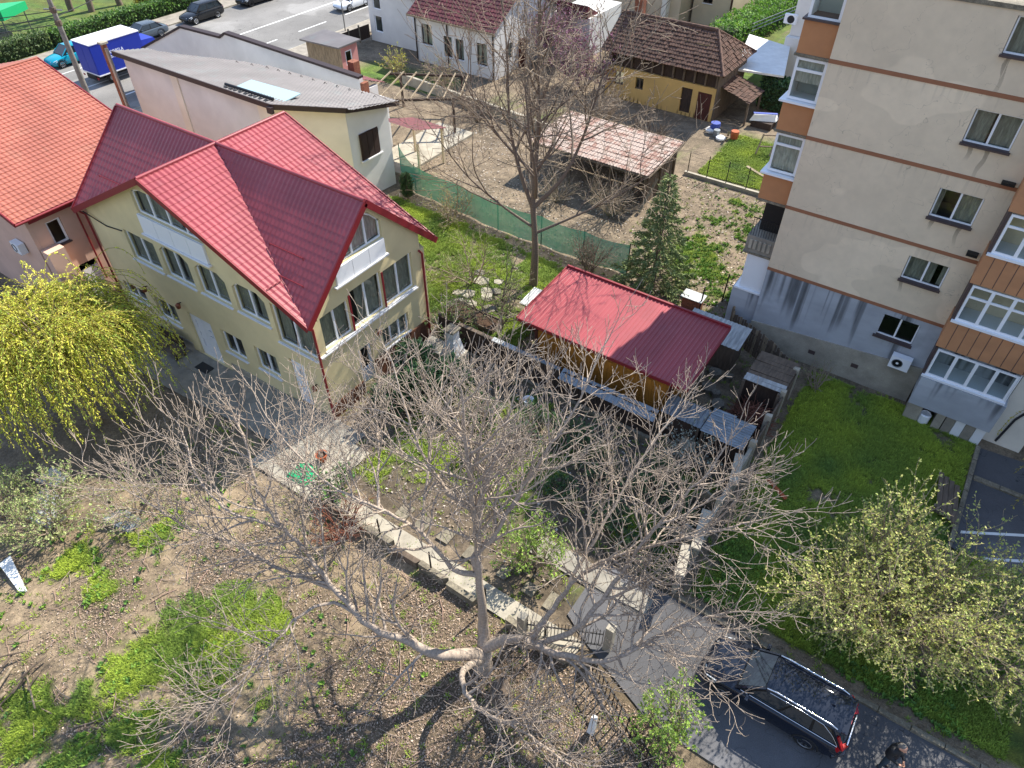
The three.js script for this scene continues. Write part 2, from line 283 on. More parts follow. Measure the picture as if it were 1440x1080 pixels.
// window: the frame is the part, panes, curtain and sill are its sub-parts
function win(parent, F, u0, y0, u1, y1, o = {}) {
  const d = o.d ?? -0.12, fw = o.fw || 0.07, dep = 0.06, fr = new G(), n = o.n || 2, mt = o.frame || M.whitePVC;
  const top = o.top || (u => y1);
  fr.fbox(F, u0, u0 + fw, y0, top(u0 + fw / 2), d - dep, d).fbox(F, u1 - fw, u1, y0, top(u1 - fw / 2), d - dep, d).fbox(F, u0 + fw, u1 - fw, y0, y0 + fw, d - dep, d);
  if (o.top) { const k = 6; for (let i = 0; i < k; i++) { const a = lerp(u0, u1, i / k), b = lerp(u0, u1, (i + 1) / k); fr.bar(F.at(a, top(a) - fw / 2, d - dep / 2), F.at(b, top(b) - fw / 2, d - dep / 2), dep, fw); } } else fr.fbox(F, u0 + fw, u1 - fw, y1 - fw, y1, d - dep, d);
  const iw = (u1 - u0) / n;
  for (let i = 1; i < n; i++) { const c = u0 + iw * i; fr.fbox(F, c - fw * 0.7, c + fw * 0.7, y0 + fw, Math.min(top(c), y1) - fw, d - dep, d + 0.003); }
  if (o.transom) fr.fbox(F, u0 + fw, u1 - fw, o.transom - fw / 2, o.transom + fw / 2, d - dep, d + 0.005);
  const f = part(parent, 'window', fr, mt);
  for (let i = 0; i < n; i++) { const a = u0 + iw * i + fw * 0.5, b = u0 + iw * (i + 1) - fw * 0.5; const p = new G(); const pd = d - 0.035; if (o.top) p.quad(F.at(a, y0 + fw * 0.5, pd), F.at(b, y0 + fw * 0.5, pd), F.at(b, top(b) - fw * 0.5, pd), F.at(a, top(a) - fw * 0.5, pd)); else p.quad(F.at(a, y0 + fw * 0.5, pd), F.at(b, y0 + fw * 0.5, pd), F.at(b, y1 - fw * 0.5, pd), F.at(a, y1 - fw * 0.5, pd)); part(f, 'pane', p, o.glass || M.glass); }
  if (o.curtain) {
    let c = new G(); const K = Math.ceil((u1 - u0) * 9), cd = u => d - 0.2 - 0.035 * Math.sin(u * 38 + Math.sin(u * 9) * 2); const ct = o.ct ?? 1;
    for (let i = 0; i < K; i++) { const a = lerp(u0, u1, i / K), b = lerp(u0, u1, (i + 1) / K); if (o.gap && (i / K > o.gap[0] && i / K < o.gap[1])) { if (c.p.length) { part(f, 'curtain', c, o.curtain); c = new G(); } continue; } const yb = lerp(y1, y0, ct); c.quad(F.at(a, yb, cd(a)), F.at(b, yb, cd(b)), F.at(b, Math.min(top(b), y1) + 0.02, cd(b)), F.at(a, Math.min(top(a), y1) + 0.02, cd(a))); }
    if (c.p.length) part(f, 'curtain', c, o.curtain);
  }
  if (o.sill) part(f, 'sill', new G().fbox(F, u0 - 0.06, u1 + 0.06, y0 - 0.07, y0 - 0.003, d - 0.02, o.sillOut ?? 0.09), o.sill);
  return f;
}

// ================= THE SETTING =================
const terr = (x, z) => -1.25 * sm(-18.5, -31, x) * sm(-15.4, -14, z) * (1 - 0.35 * sm(-11, -6, z));
// grass zones: x0,x1,z0,z1,amount,feather
const ZONES = [[-25, -14.9, -30.8, -21.6, 0.72, 0.8], [-17, -3.2, -20.6, -11.6, 0.45, 0.6], [-2.6, 5.1, -29.6, -14.9, 0.84, 0.3], [5, 16, -23, -14.8, 0.95, 0.6], [-13.5, -6.5, -44, -30.5, 0.5, 1],
  [-16, -8, -53, -44.8, 1.1, 0.8], [-31, -24, -31, -22, 1.1, 0.6], [-50, -38, -50, -45, 0.9, 0.6], [-300, -75.6, -200, 60, 1.0, 0.5], [-30, -20, -9, 6, 0.40, 3], [-36, -14, -50, -44.5, 0.5, 1], [-30, -10, -110, -60, 0.9, 1]];
const BLOBS = [[-18.6, 2.4, 1.6], [-17.8, 1.2, 1.5], [-17.0, 0.0, 1.4], [-16.6, -1.2, 1.5], [-16.3, -2.4, 1.5], [-16.2, -3.6, 1.5], [-15.4, -5.2, 1.3], [-14.2, -5.2, 1.1], [-14.6, -3.2, 1.5], [-13.8, -2.0, 1.1], [-13.2, -0.6, 0.8], [-21, -5.6, 1.4], [-22.6, -2.6, 1.3], [-20.2, -2.8, 0.9], [-14.8, -0.6, 1.4], [-12.6, -3.6, 1.0], [-15.6, 1.0, 1.0], [-10.6, -14.6, 1.9], [-9.8, -13.4, 1.2]];
function grassAmt(x, z) {
  let a = (x > -20 && z > -10.6) ? 0.10 : 0.12;
  for (const q of ZONES) { const f = sm(q[0], q[0] + q[5], x) * (1 - sm(q[1] - q[5], q[1], x)) * sm(q[2], q[2] + q[5], z) * (1 - sm(q[3] - q[5], q[3], z)); a = Math.max(a, q[4] * f); }
  for (const b of BLOBS) { const d = Math.hypot(x - b[0], z - b[1]) / b[2]; if (d < 1.9) a = Math.max(a, 0.74 * (1 - sm(0.1, 1.9, d))); }
  const n = fbm(x * 0.55 + 7, z * 0.55 + 3, 5, 0, 91) * 0.66 + vn(x * 2.3, z * 2.3, 0, 95) * 0.18 + vn(x * 6.1, z * 6.1, 0, 97) * 0.16;
  return sm(0.34, 0.62, a * 0.78 + (n - 0.5) * 1.25);
}
const litter = (x, z) => sm(0.3, 0.62, fbm(x * 0.35, z * 0.35, 3, 0, 121) + 0.4 * sm(-15, -9, x) - 0.15);
const PAVED = [[-73, -54, -300, 100], [-36, -17.4, -13.9, -11.2], [-35.2, -19.3, -20.9, -13.8], [-6, 40, -14.5, -9.4], [5.05, 12, -30, -23], [-6, 30, -45, -29.8], [-14.2, -6.9, -26, -22.2], [-50, -31, -34, -25.8], [-36, -32.5, -43, -33.5]];
const paved = (x, z) => PAVED.some(q => x > q[0] && x < q[1] && z > q[2] && z < q[3]);
{
  const ax = (segs) => { const o = [segs[0][0]]; for (const [a, b, s] of segs) { const n = Math.round((b - a) / s); for (let i = 1; i <= n; i++) o.push(a + (b - a) * i / n); } return o; };
  const X = ax([[-320, -90, 10], [-90, -38, 2], [-38, 9, 0.28], [9, 60, 3]]), Z = ax([[-320, -90, 10], [-90, -46, 2], [-46, 4.6, 0.28], [4.6, 60, 4]]);
  const pos = [], col = [], uv = [], idx = [];
  for (const z of Z) for (const x of X) {
    const near = x > -40 && x < 12 && z > -50; const y = terr(x, z) - (near ? 0.06 * fbm(x * 0.7, z * 0.7, 3, 0, 77) + 0.02 * vn(x * 3, z * 3, 0, 78) : 0.02) - 0.01;
    pos.push(x, y, z); uv.push(x, z);
    const g = grassAmt(x, z), n = fbm(x * 0.5, z * 0.5, 4, 0, 101), m = vn(x * 1.7, z * 1.7, 0, 103), k = vn(x * 6, z * 6, 0, 105);
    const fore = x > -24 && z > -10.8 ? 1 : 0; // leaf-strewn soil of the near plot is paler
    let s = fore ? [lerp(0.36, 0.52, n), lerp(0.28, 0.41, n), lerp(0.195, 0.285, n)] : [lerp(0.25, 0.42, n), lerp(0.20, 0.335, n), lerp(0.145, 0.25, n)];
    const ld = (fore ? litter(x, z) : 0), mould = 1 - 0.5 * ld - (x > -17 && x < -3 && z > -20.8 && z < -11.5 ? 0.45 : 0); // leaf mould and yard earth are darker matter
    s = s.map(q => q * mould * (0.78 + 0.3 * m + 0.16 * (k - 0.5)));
    const gr = [lerp(0.10, 0.19, m), lerp(0.16, 0.28, n), lerp(0.025, 0.045, k)];
    col.push(lerp(s[0], gr[0], g), lerp(s[1], gr[1], g), lerp(s[2], gr[2], g));
  }
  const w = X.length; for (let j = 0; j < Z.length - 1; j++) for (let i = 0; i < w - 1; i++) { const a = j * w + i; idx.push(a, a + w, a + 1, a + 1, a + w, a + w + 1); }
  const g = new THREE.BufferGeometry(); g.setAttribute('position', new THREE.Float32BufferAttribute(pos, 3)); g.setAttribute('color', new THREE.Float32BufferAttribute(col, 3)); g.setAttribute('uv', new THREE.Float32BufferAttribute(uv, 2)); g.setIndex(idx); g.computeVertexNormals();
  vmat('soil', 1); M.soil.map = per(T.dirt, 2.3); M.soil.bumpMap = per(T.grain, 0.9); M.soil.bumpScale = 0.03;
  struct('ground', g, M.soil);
}
function sheetOn(x0, x1, z0, z1, e, st = 0.5) { const g = new G(), nx = Math.max(1, Math.ceil((x1 - x0) / st)), nz = Math.max(1, Math.ceil((z1 - z0) / st)); const P = (i, j) => { const x = lerp(x0, x1, i / nx), z = lerp(z0, z1, j / nz); return V(x, terr(x, z) + e, z); }; for (let i = 0; i < nx; i++) for (let j = 0; j < nz; j++) g.quad(P(i, j), P(i, j + 1), P(i + 1, j + 1), P(i + 1, j)); return g; }
const flat = (x0, x1, z0, z1, y) => new G().quad(V(x0, y, z0), V(x0, y, z1), V(x1, y, z1), V(x1, y, z0));
// main street with its markings and pavements
struct('street', flat(-72.6, -57.2, -200, 60, 0.012), M.road);
{ const m = struct('street_marking', flat(-64.75, -64.55, -200, 60, 0.017), M.whitePaint); const d = new G(); for (let z = -120; z < 0; z += 6.6) d.quad(V(-60.6, 0.017, z), V(-60.6, 0.017, z + 3.8), V(-60.42, 0.017, z + 3.8), V(-60.42, 0.017, z)); struct('street_marking', d, M.whitePaint); const p = new G(); p.quad(V(-69.3, 0.017, -44), V(-69.3, 0.017, -20), V(-69.18, 0.017, -20), V(-69.18, 0.017, -44)); struct('street_marking', p, M.whitePaint); }
struct('pavement', new G().box(-75.4, -0.1, -200, -72.75, 0.12, 60), M.paving);
struct('pavement', new G().box(-57.05, -0.1, -200, -54.4, 0.12, 60), M.paving);
for (const [x0, x1] of [[-72.75, -72.6], [-57.2, -57.05]]) { const k = struct('kerb', new G().box(x0, -0.1, -200, x1, 0.13, -62), M.paleConcrete); for (let z = -62; z < -18; z += 1.2) part(k, 'kerb_stone', new G().box(x0 + 0.002, -0.1, z + 0.012, x1 - 0.002, 0.132, z + 1.188), M.paleConcrete); }
// side lane with the parked car
struct('lane', (() => { const g = new G(); poly(g, [[-5.6, -14.3], [-2.6, -14.35], [30, -14.35], [30, -9.9], [-1.5, -9.9], [-4.4, -11.0], [-5.6, -11.6]], 0.012); return g; })(), M.asphalt);
{ const k = struct('kerb', new G().box(-2.6, -0.1, -14.5, 24, 0.05, -14.36), M.concreteOld); for (let x = -2.6; x < 10; x += 1.0) part(k, 'kerb_stone', new G().box(x + 0.015, -0.08, -14.52, x + 0.985, 0.11 + 0.02 * h2(x * 10, 1), -14.34 + 0.01 * h2(x * 10, 2)), M.concreteOld); }
// parking court beside the block
struct('parking_court', (() => { const g = new G(); poly(g, [[5.15, -28.6], [20, -30], [20, -21.5], [5.15, -22.4]], 0.012); return g; })(), M.asphalt);
{ const g = new G(); g.quad(V(5.3, 0.017, -23.45), V(5.3, 0.017, -23.3), V(9, 0.017, -25.5), V(9, 0.017, -25.65)); struct('parking_line', g, M.whitePaint); const h = new G(); h.quad(V(6.2, 0.017, -22.6), V(6.2, 0.017, -22.45), V(10.4, 0.017, -24.9), V(10.4, 0.017, -25.05)); struct('parking_line', h, M.whitePaint); }
{ const k = struct('kerb', new G().box(5.0, -0.1, -28.6, 5.14, 0.05, -22.4), M.concreteOld); for (let z = -28.6; z < -22.6; z += 1) part(k, 'kerb_stone', new G().box(4.98, -0.08, z + 0.02, 5.16, 0.12, z + 0.98), M.concreteOld); const k2 = struct('kerb', new G().box(5.2, -0.05, -26.7, 9.9, 0.03, -26.5), M.concreteOld); for (let x = 5.2; x < 9; x += 1) part(k2, 'kerb_stone', new G().box(x + 0.02, -0.05, -26.72, x + 0.98, 0.1, -26.48), M.concreteOld); }
// yard paving in front of the yellow house, yard paths
struct('yard_paving', sheetOn(-34, -17.5, -13.86, -11.3, 0.02), M.concrete);
{ const p = struct('patio', sheetOn(-20.6, -16.6, -13.2, -9.9, 0.03, 0.4), M.paleConcrete); }
{ const r = rng(5); const pth = struct('garden_path', sheetOn(-17, -4.6, -11.0 - 0.0, -10.15, 0.02, 0.6), M.paleConcrete); for (let x = -13.6; x < -5.8; x += 0.9 + 0.9 * r()) part(pth, 'paving_slab', new G().box(x, -0.03, -11.9 - 0.2 * r(), x + 0.4 + 0.2 * r(), 0.03 + 0.02 * r(), -11.45 + 0.1 * r()), M.concreteOld); }
{ const r = rng(6); const pth = struct('yard_path', flat(-8.6, -3.4, -13.9, -13.0, 0.012), M.concrete); for (let i = 0; i < 7; i++) { const x = -8.4 + i * 0.74; part(pth, 'paving_slab', new G().box(x, 0, -13.9 + 0.1 * r(), x + 0.66, 0.05 + 0.02 * r(), -13.05 - 0.1 * r()), M.concrete); } }
{ const r = rng(8); const pth = struct('stepping_path', new G().box(-19.5, -0.06, -24.9, -19.2, -0.02, -24.6), M.stone); for (let i = 0; i < 15; i++) { const x = -21.2 + 2.6 * r() + i * 0.06, z = -27 + i * 0.27 + 0.3 * r(), s = 0.28 + 0.25 * r(); const pts = []; const k = 6; for (let j = 0; j < k; j++) { const a = -j / k * 6.283; pts.push([x + Math.cos(a) * s * (0.8 + 0.4 * r()), z + Math.sin(a) * s * (0.7 + 0.4 * r())]); } part(pth, 'stone', new G().prism(pts, -0.04, 0.045 + 0.03 * r()), i % 3 ? M.paleConcrete : M.stone); } }
struct('terrace', (() => { const g = new G(); g.box(-35.4, -0.05, -41.3, -32.0, 0.12, -33.2); return g; })(), M.paleConcrete);

// ================= YELLOW HOUSE =================
const YH = { xl: -35.75, xr: -19.25, xc: -28.3, zf: -13.55, zb: -21.65, zc: -17.6, rid: 9.3, ev: 5.5 };
YH.main = z => YH.rid - (YH.rid - YH.ev) * Math.abs(z - YH.zc) / 4.05;
YH.cross = x => YH.rid - (YH.rid - YH.ev) * (x < YH.xc ? (YH.xc - x) / (YH.xc - YH.xl) : (x - YH.xc) / (YH.xr - YH.xc));
{
  const H = thing('yellow_house', 'two storey yellow house with cross-gabled red metal tile roof beside the willow', 'house', [-27.4, 0, -17.4]);
  const FA = frame('+z', -13.9), FB = frame('+x', -19.4), FL = frame('-x', -35.2), FK = frame('-z', -20.9);
  const arch = (a, b, y) => u => { const t = (u - a) / (b - a); return t < 0.2 ? lerp(y - 0.32, y, t / 0.2) : t > 0.8 ? lerp(y, y - 0.32, (t - 0.8) / 0.2) : y; };
  const A = [[-32.2, 3.8, -29.85, 5.45], [-29.5, 3.85, -27.4, 5.6, 1], [-26.95, 3.9, -24.85, 5.6, 1], [-24.4, 3.95, -22.3, 5.6, 1], [-21.95, 3.35, -19.55, 5.45]];
  const B = [[-34.7, 0.62, -32.8, 1.5], [-32.0, 0.28, -30.25, 1.6], [-26.65, 0.5, -25.1, 1.88], [-24.2, 0.62, -22.7, 2.0]];
  const D = [[-29.2, -0.95, -27.4, 1.8], [-21.7, -0.3, -20.75, 2.5]];
  const hole = w => w[4] ? (() => { const f = arch(w[0], w[2], w[3]), o = [[w[0], w[1]], [w[2], w[1]]]; for (let i = 0; i <= 10; i++) { const u = lerp(w[2], w[0], i / 10); o.push([u, f(u)]); } return o; })() : w.slice(0, 4);
  const gA = [-30.05, -25.45, 7.02], gtA = u => Math.min(8.35, YH.cross(u) - 0.32);
  const ghA = [[gA[0], gA[2]], [gA[1], gA[2]]]; for (let i = 0; i <= 12; i++) { const u = lerp(gA[1], gA[0], i / 12); ghA.push([u, gtA(u)]); }
  const top = 0.16; const outA = [[-35.2, -1.9], [-19.4, -1.9]]; for (let i = 0; i <= 2; i++) { const u = [-19.4, YH.xc, -35.2][i]; outA.push([u, YH.cross(u) - top]); }
  part(H, 'wall', wallGeo(FA, outA, [...A.map(hole), ...B.map(hole), ...D.map(hole), ghA], 0.28), M.yellowWall);
  const Bw = [[14.3, 3.72, 15.93, 5.45], [16.05, 3.72, 17.97, 5.72], [18.12, 3.72, 20.02, 5.6]], Bl = [[17.55, 1.5, 19.35, 2.62], [15.95, 0.45, 16.8, 2.55]];
  const gB = [15.9, 18.42, 7.2], gtB = u => Math.min(8.72, YH.main(-u) - 0.3, 8.72 - Math.max(0, u - 17.75) * 1.05);
  const ghB = [[gB[0], gB[2]], [gB[1], gB[2]]]; for (let i = 0; i <= 12; i++) { const u = lerp(gB[1], gB[0], i / 12); ghB.push([u, Math.max(gB[2] + 0.01, gtB(u))]); }
  const outB = [[14.18, -1.9], [20.62, -1.9], [20.62, YH.main(-20.62) - top], [17.6, YH.rid - top], [14.18, YH.main(-14.18) - top]];
  part(H, 'wall', wallGeo(FB, outB, [...Bw, ...Bl, ghB].map((w, i) => w), 0.28), M.yellowWall);
  part(H, 'wall', wallGeo(FL, [[-20.62, -1.9], [-14.18, -1.9], [-14.18, YH.main(-14.18) - top], [-17.6, YH.rid - top], [-20.62, YH.main(-20.62) - top]], [], 0.28), M.tanWall);
  part(H, 'wall', wallGeo(FK, [[19.4, -0.5], [35.2, -0.5], [35.2, YH.cross(-35.2) - top], [28.3, YH.rid - top], [19.4, YH.cross(-19.4) - top]], [], 0.28), M.yellowWall);
  for (const y of [-1.8, 2.75, 5.72]) part(H, 'floor_slab', new G().box(-34.85, y, -20.55, -19.75, y + 0.2, -14.25), M.interior); part(H, 'partition', new G().box(-34.85, -1.6, -17.5, -19.75, 2.74, -17.35), M.interior); part(H, 'partition', new G().box(-34.85, 2.96, -17.5, -19.75, 5.71, -17.35), M.interior);
  A.forEach((w, i) => win(H, FA, w[0], w[1], w[2], w[3], { n: 2, top: w[4] ? arch(w[0], w[2], w[3]) : null, curtain: M.curtain, gap: i % 2 ? [0.46, 0.56] : [0.3, 0.36], sill: M.sill }));
  B.forEach((w, i) => win(H, FA, w[0], w[1], w[2], w[3], { n: 2, curtain: i % 2 ? M.curtain : null, gap: [0, 0.45], sill: M.sill }));
  Bw.forEach((w, i) => win(H, FB, w[0], w[1], w[2], w[3], { n: 2, curtain: M.curtain, gap: i === 1 ? [0.1, 0.25] : null, sill: M.sill }));
  win(H, FB, ...Bl[0], { n: 3, curtain: M.curtain, sill: M.sill });
  win(H, FA, gA[0], gA[2], gA[1], 8.35, { n: 4, top: gtA, curtain: M.curtain, gap: [0.6, 0.7] });
  win(H, FB, gB[0], gB[2], gB[1], 8.72, { n: 3, top: gtB, curtain: M.curtainPale });
  for (let i = 0; i < 4; i++) { const a = lerp(gA[0], gA[1], i / 4), b = lerp(gA[0], gA[1], (i + 1) / 4); part(H, 'balcony_panel', new G().fbox(FA, a + 0.012, b - 0.012, 6.02, 7.0, 0.0, 0.1), M.whiteMetal); }
  for (let i = 0; i < 3; i++) { const a = lerp(15.5, gB[1], i / 3), b = lerp(15.5, gB[1], (i + 1) / 3); part(H, 'balcony_panel', new G().fbox(FB, a + 0.012, b - 0.012, 6.42, 7.18, 0.0, 0.1), M.whiteMetal); }
  part(H, 'ledge', new G().fbox(FA, gA[0] - 0.1, gA[1] + 0.1, 5.93, 6.0, 0, 0.18), M.sill); part(H, 'ledge', new G().fbox(FB, 15.35, gB[1] + 0.1, 6.33, 6.4, 0, 0.18), M.sill);
  part(H, 'ledge', new G().fbox(FB, 13.9, 20.15, 3.57, 3.64, 0, 0.12), M.sill);
  for (const u of [15.99, 18.04]) part(H, 'mullion', new G().fbox(FB, u - 0.04, u + 0.04, 3.66, 5.6, 0.004, 0.05), M.redTrim);
  // front doors
  const FD = frame('+z', -14.0), DL = [[-28.86, -28.78, 0.9, 1.4], [-28.84, -28.76, 0.4, 0.62], [-28.8, -28.72, -0.3, 0.2], [-28.0, -27.68, 1.05, 1.13], [-28.0, -27.68, 0.66, 0.74], [-27.72, -27.64, -0.15, 0.35]];
  for (const [u0, u1] of [[-29.19, -28.31], [-28.29, -27.41]]) { const ls = DL.filter(q => q[0] > u0 && q[1] < u1); const d1 = part(H, 'door', wallGeo(FD, [[u0, -0.95], [u1, -0.95], [u1, 1.79], [u0, 1.79]], ls.map(q => [q[0], q[2], q[1], q[3]]), 0.08), M.whitePVC); for (const [a, b, c, d] of ls) part(d1, 'glass_inset', new G().quad(FD.at(a, c, -0.04), FD.at(b, c, -0.04), FD.at(b, d, -0.04), FD.at(a, d, -0.04)), M.glass); }
  const D2L = [[-21.28, -21.2, 1.5, 1.95], [-21.1, -21.02, 0.1, 0.5]], d2 = part(H, 'door', wallGeo(FD, [[-21.69, -0.3], [-20.76, -0.3], [-20.76, 2.49], [-21.69, 2.49]], D2L.map(q => [q[0], q[2], q[1], q[3]]), 0.08), M.whitePVC);
  for (const [a, b, c, d] of D2L) part(d2, 'glass_inset', new G().quad(FD.at(a, c, -0.04), FD.at(b, c, -0.04), FD.at(b, d, -0.04), FD.at(a, d, -0.04)), M.glass);
  const FE3 = frame('+x', -19.52), d3 = part(H, 'door', wallGeo(FE3, [[15.96, 0.45], [16.79, 0.45], [16.79, 2.54], [15.96, 2.54]], [[16.1, 1.2, 16.65, 2.4]], 0.08), M.whitePVC); part(d3, 'glass_inset', new G().quad(FE3.at(16.1, 1.2, -0.04), FE3.at(16.65, 1.2, -0.04), FE3.at(16.65, 2.4, -0.04), FE3.at(16.1, 2.4, -0.04)), M.glass);
  part(H, 'door_step', new G().box(-29.8, -1.5, -13.88, -26.7, -0.97, -12.75), M.concrete); part(H, 'door_step', new G().box(-22.0, -1.2, -13.88, -20.4, -0.31, -13.1), M.concrete);
  for (const [a, b, y] of [[-35.22, -29.82, -0.55], [-26.68, -22.02, -0.35], [-20.38, -19.42, -0.2]]) part(H, 'plinth', new G().fbox(FA, a, b, -1.9, y, 0.002, 0.05), M.paleConcrete);
  part(H, 'plinth', new G().fbox(FB, 13.9, 15.93, -0.5, 0.75, 0.002, 0.06), M.brickPlinth); part(H, 'plinth', new G().fbox(FB, 16.82, 20.62, -0.5, 1.35, 0.002, 0.06), M.brickPlinth);
  // roof slopes
  const { xl, xr, xc, zf, zb, zc, rid, ev } = YH; const o = { wave: 0.25, amp: 0.026, row: 0.36, step: 0.016, sub: 6 };
  const slope = (eu0, eu1, axis) => 0;
  const mkZ = (sgn, left) => { // slope facing +z (sgn 1) or -z; columns at x
    const ze = sgn > 0 ? zf : zb, run = Math.abs(ze - zc), rise = rid - YH.main(ze), L = Math.hypot(run, rise); const W = V(0, rise / L, -sgn * run / L), N = V(0, run / L, sgn * rise / L);
    const O = V(xc, YH.main(ze), ze); const g = new G(); const half = left ? xc - xl : xr - xc;
    sheet(g, O, V(1, 0, 0), W, N, left ? xl - xc : 0, left ? 0 : xr - xc, u => { const t = Math.abs(u) / half; return [L * (1 - t * (rid - ev) / rise < 0 ? 0 : Math.max(0, 1 - t * (rid - ev) / rise)), L]; }, o); return g; };
  const mkX = (right, front) => { const xe = right ? xr : xl, run = Math.abs(xe - xc), rise = rid - ev, L = Math.hypot(run, rise), s = right ? 1 : -1; const W = V(-s * run / L, rise / L, 0), N = V(s * rise / L, run / L, 0); const O = V(xe, ev, zc); const g = new G(); const ze = front ? zf : zb; const half = Math.abs(ze - zc), k = (rid - YH.main(ze)) / rise;
    sheet(g, O, V(0, 0, 1), W, N, front ? 0 : ze - zc, front ? ze - zc : 0, u => { const t = Math.abs(u) / half * k; return [L * Math.max(0, 1 - t), L]; }, o); return g; };
  for (const s of [1, -1]) for (const l of [true, false]) part(H, 'roof_slope', mkZ(s, l), M.redRoof);
  for (const r of [true, false]) for (const f of [true, false]) part(H, 'roof_slope', mkX(r, f), M.redRoof);
  // soffit under the slopes
  const sf = new G(), dn = 0.09; const S = (a, b, c) => sf.tri(...[a, b, c].map(q => V(q[0], q[1] - dn, q[2])));
  const C = [xc, rid, zc], ap = { f: [xc, rid, zf], b: [xc, rid, zb], l: [xl, rid, zc], r: [xr, rid, zc] }, cr = { fl: [xl, ev, zf], fr: [xr, ev, zf], bl: [xl, ev, zb], br: [xr, ev, zb] };
  for (const [a, b] of [['f', 'fl'], ['f', 'fr'], ['b', 'bl'], ['b', 'br'], ['l', 'fl'], ['l', 'bl'], ['r', 'fr'], ['r', 'br']]) S(C, ap[a], cr[b]);
  part(H, 'soffit', sf, M.darkWood);
  const vv = q => V(q[0], q[1], q[2]);
  for (const [a, b, sx, sz] of [['f', 'fl', 0, 1], ['f', 'fr', 0, 1], ['r', 'fr', 1, 0], ['r', 'br', 1, 0], ['l', 'fl', -1, 0], ['l', 'bl', -1, 0], ['b', 'bl', 0, -1], ['b', 'br', 0, -1]]) { const d = V(sx * 0.03, -0.07, sz * 0.03); part(H, 'barge_board', new G().bar(vv(ap[a]).add(d), vv(cr[b]).add(d), 0.06, 0.28), M.redTrim); }
  for (const a of ['f', 'b', 'l', 'r']) part(H, 'ridge_cap', new G().tube([vv(C).add(V(0, 0.03, 0)), vv(ap[a]).add(V(0, 0.03, 0))], 0.085, 8), M.redRoof);
  for (const b of ['fl', 'fr', 'bl', 'br']) part(H, 'valley', new G().bar(vv(C).add(V(0, 0.0, 0)), vv(cr[b]).add(V(0, 0.0, 0)), 0.16, 0.015), M.redTrim);
  for (const [x0, x1, z] of [[-22.9, -20.9, -15.3], [-21.7, -20.3, -14.55], [-34.8, -32.6, -15.0]]) part(H, 'snow_guard', new G().cyl(V(x0, YH.main(z) + 0.12, z), V(x1, YH.main(z) + 0.12, z), 0.022, 6).cyl(V(x0, YH.main(z), z), V(x0, YH.main(z) + 0.13, z), 0.015, 5).cyl(V(x1, YH.main(z), z), V(x1, YH.main(z) + 0.13, z), 0.015, 5), M.redTrim);
  part(H, 'snow_guard', new G().cyl(V(-21.4, YH.cross(-21.4) + 0.1, -13.6), V(-21.4, YH.cross(-21.4) + 0.1, -14.4), 0.022, 6), M.redTrim);
  for (const [x, z] of [[-19.36, -13.86], [-19.3, -20.66], [-35.3, -13.86]]) { part(H, 'downpipe', new G().tube([V(x + 0.05, 5.5, z + 0.25), V(x + 0.04, 5.25, z + 0.06), V(x + 0.04, -0.6 + terr(x, z), z + 0.06)], 0.055, 8), M.redTrim); }
  part(H, 'pipe', new G().tube([V(-35.25, 5.45, -13.75), V(-33.7, 5.1, -13.86), V(-32.3, 5.3, -13.87)], 0.03, 6), M.blackMetal);
  for (const [F, u, y] of [[FA, -29.4, 2.15], [FA, -20.1, 1.6], [FB, 17.2, 2.85], [FA, -32.2, 2.0]]) { const l = part(H, 'wall_lamp', new G().lathe(F.at(u, y, 0.2), [[0, -0.14], [0.1, -0.12], [0.13, 0.08], [0.05, 0.16], [0, 0.18]], 8), M.copper); part(l, 'bracket', new G().bar(F.at(u, y + 0.1, 0), F.at(u, y + 0.16, 0.2), 0.04, 0.04), M.blackMetal); }
}

